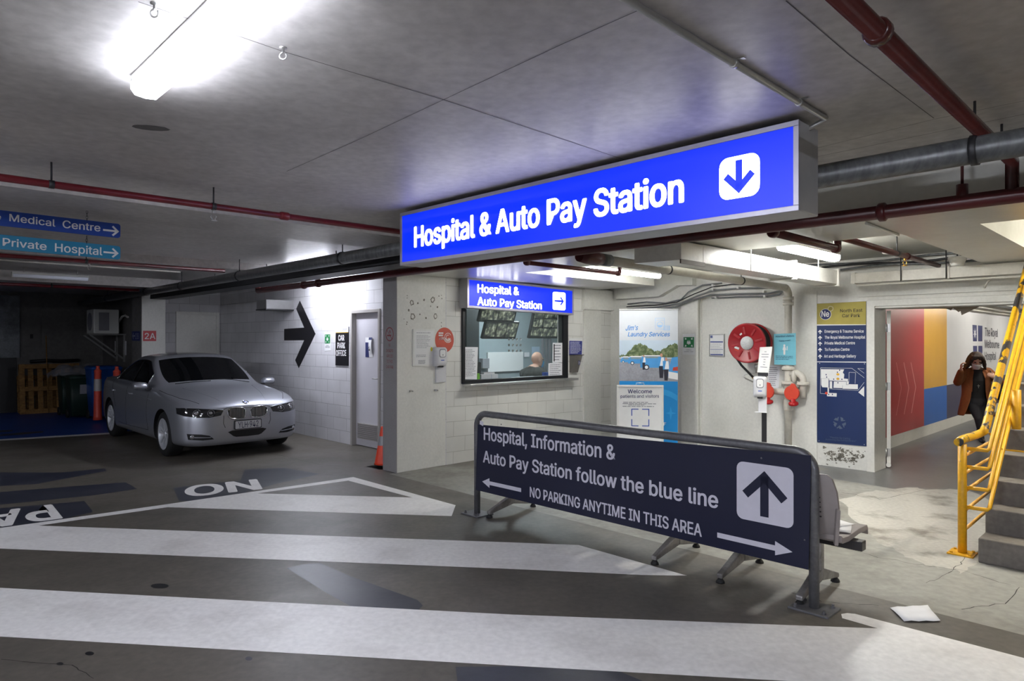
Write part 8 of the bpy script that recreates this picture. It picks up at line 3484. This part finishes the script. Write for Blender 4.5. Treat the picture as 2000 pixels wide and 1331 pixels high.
def bin_(label, px, py, w, d, h, m, lid, rot=RD1, bag=False):
    b_ = F(px, py)
    t = thing('wheelie_bin', label, 'bin', (b_.x, b_.y, 0), rot)
    mb = MB()
    mb.loft([[(x * 0.8, y * 0.8, 0.06) for x, y in rr(-w / 2, -d / 2, w / 2, d / 2, 0.05)], [(x, y, h) for x, y in rr(-w / 2, -d / 2, w / 2, d / 2, 0.05)]], 0)
    mb.build('body', m, t)
    mb = MB()
    mb.loft([[(x * 1.05, y * 1.05, h) for x, y in rr(-w / 2, -d / 2, w / 2, d / 2, 0.05)], [(x * 1.06, y * 1.06, h + 0.03) for x, y in rr(-w / 2, -d / 2, w / 2, d / 2, 0.05)],
             [(x * 0.9, y * 0.9, h + 0.07) for x, y in rr(-w / 2, -d / 2, w / 2, d / 2, 0.05)]], 0)
    mb.build('lid', lid, t)
    for s in (-1, 1):
        mb = MB()
        mb.cyl((s * w * 0.36, d * 0.35, 0.09), (s * w * 0.46, d * 0.35, 0.09), 0.09, 18)
        mb.build('wheel', m_rubber, t)
    mb = MB()
    mb.box(w * 0.1 - 0.06, w * 0.1 + 0.06, -d / 2 * 0.97 - 0.012, -d / 2 * 0.9, h * 0.62, h * 0.85)
    mb.build('sticker', m_greyplastic, t)
    return t


bin_('blue wheelie bin standing just behind the orange post by the car', 202, 817, 0.56, 0.6, 1.04, m_binblue, m_binblue, RD2)
bin_('dark green bin beside the pallet, left of the blue bin', 136, 811.0, 0.40, 0.5, 0.86, m_bingreen, m_bingreen, RD2)
bin_('dark green bin between the other green bin and the blue bin', 153, 816, 0.40, 0.5, 0.84, m_bingreen, m_bingreen, RD2)
# clear plastic sheet bundled over the green bins
m_film, nt, b = nodes_of('clear_film')
b.inputs['Base Color'].default_value = lin(150, 150, 156) + (1,)
b.inputs['Roughness'].default_value = 0.25
b.inputs['Alpha'].default_value = 0.5
random.seed(5)
mb = MB()
gx, gy = 12, 10
grid = []
for i in range(gx):
    for j in range(gy):
        u, v = i / (gx - 1) - 0.5, j / (gy - 1) - 0.5
        edge = max(abs(u), abs(v)) * 2
        grid.append((u * 1.15, v * 0.75, 0.14 + random.uniform(0, 0.10) - 0.22 * edge ** 6))
mb.add(grid, [(i * gy + j, (i + 1) * gy + j, (i + 1) * gy + j + 1, i * gy + j + 1) for i in range(gx - 1) for j in range(gy - 1)], 0, False)
bb = (F(147, 811.5) + F(168, 812)) / 2
tag(mb.build('plastic_film', m_film, None, (bb.x, bb.y, 0.90), RD2), 'crumpled clear plastic film heaped over the green bins', 'plastic film')

# orange T-top posts
def post(label, px, py, h=1.15):
    b_ = F(px, py)
    t = thing('bollard_post', label, 'bollard', (b_.x, b_.y, 0))
    mb = MB()
    mb.prism(rr(-0.24, -0.24, 0.24, 0.24, 0.1), 0, 0.05, M=Matrix.Rotation(math.radians(90), 4, 'X') @ Matrix.Scale(-1, 4, (0, 1, 0)))
    mb.build('rubber_base', m_rubber, t)
    mb = MB()
    mb.lathe([(0.085, 0.05), (0.075, 0.12), (0.062, h - 0.12), (0.066, h - 0.11), (0.066, h - 0.09), (0.04, h - 0.07), (0.028, h - 0.03), (0.036, h - 0.015), (0.03, h), (0.0, h)], 24)
    mb.build('tube', mat('post_orange', (206, 74, 56), 0.45, 0, 0.05), t)
    mb = MB()
    mb.lathe([(0.0705, h - 0.50), (0.0668, h - 0.26)], 24, caps=False)
    mb.build('reflective_band', mat('grey_reflective', (170, 166, 164), 0.4, 0, 0.04), t)
    return t


post('orange post with a grey band standing left of the silver car', 191, 825, 1.13)
post('second orange post mostly hidden behind the rear of the silver car', 228, 828, 1.13)
# dark roller grille at the left edge of the far wall
xa, zt_ = FARW.uv(32, 700)
mb = MB()
mb.box(-14, xa, -0.03, 0, 0, 1.25)
struct(mb.build('door_4', m_black, None, FARW.o, FARW.rot))
o, pn = plate(FARW, [(43, 678), (80, 678), (80, 630), (43, 630)], 0.03, m_wallgrey, 'wall_panel', 'flat grey access panel on the dark far wall', 'panel', 0.0)
mb = MB()
mb.box(-0.03, 0.03, -0.04, -0.03, 0.2, 0.3)
mb.build('latch', m_black, o)
# black cluster of junctions at the end of the round duct
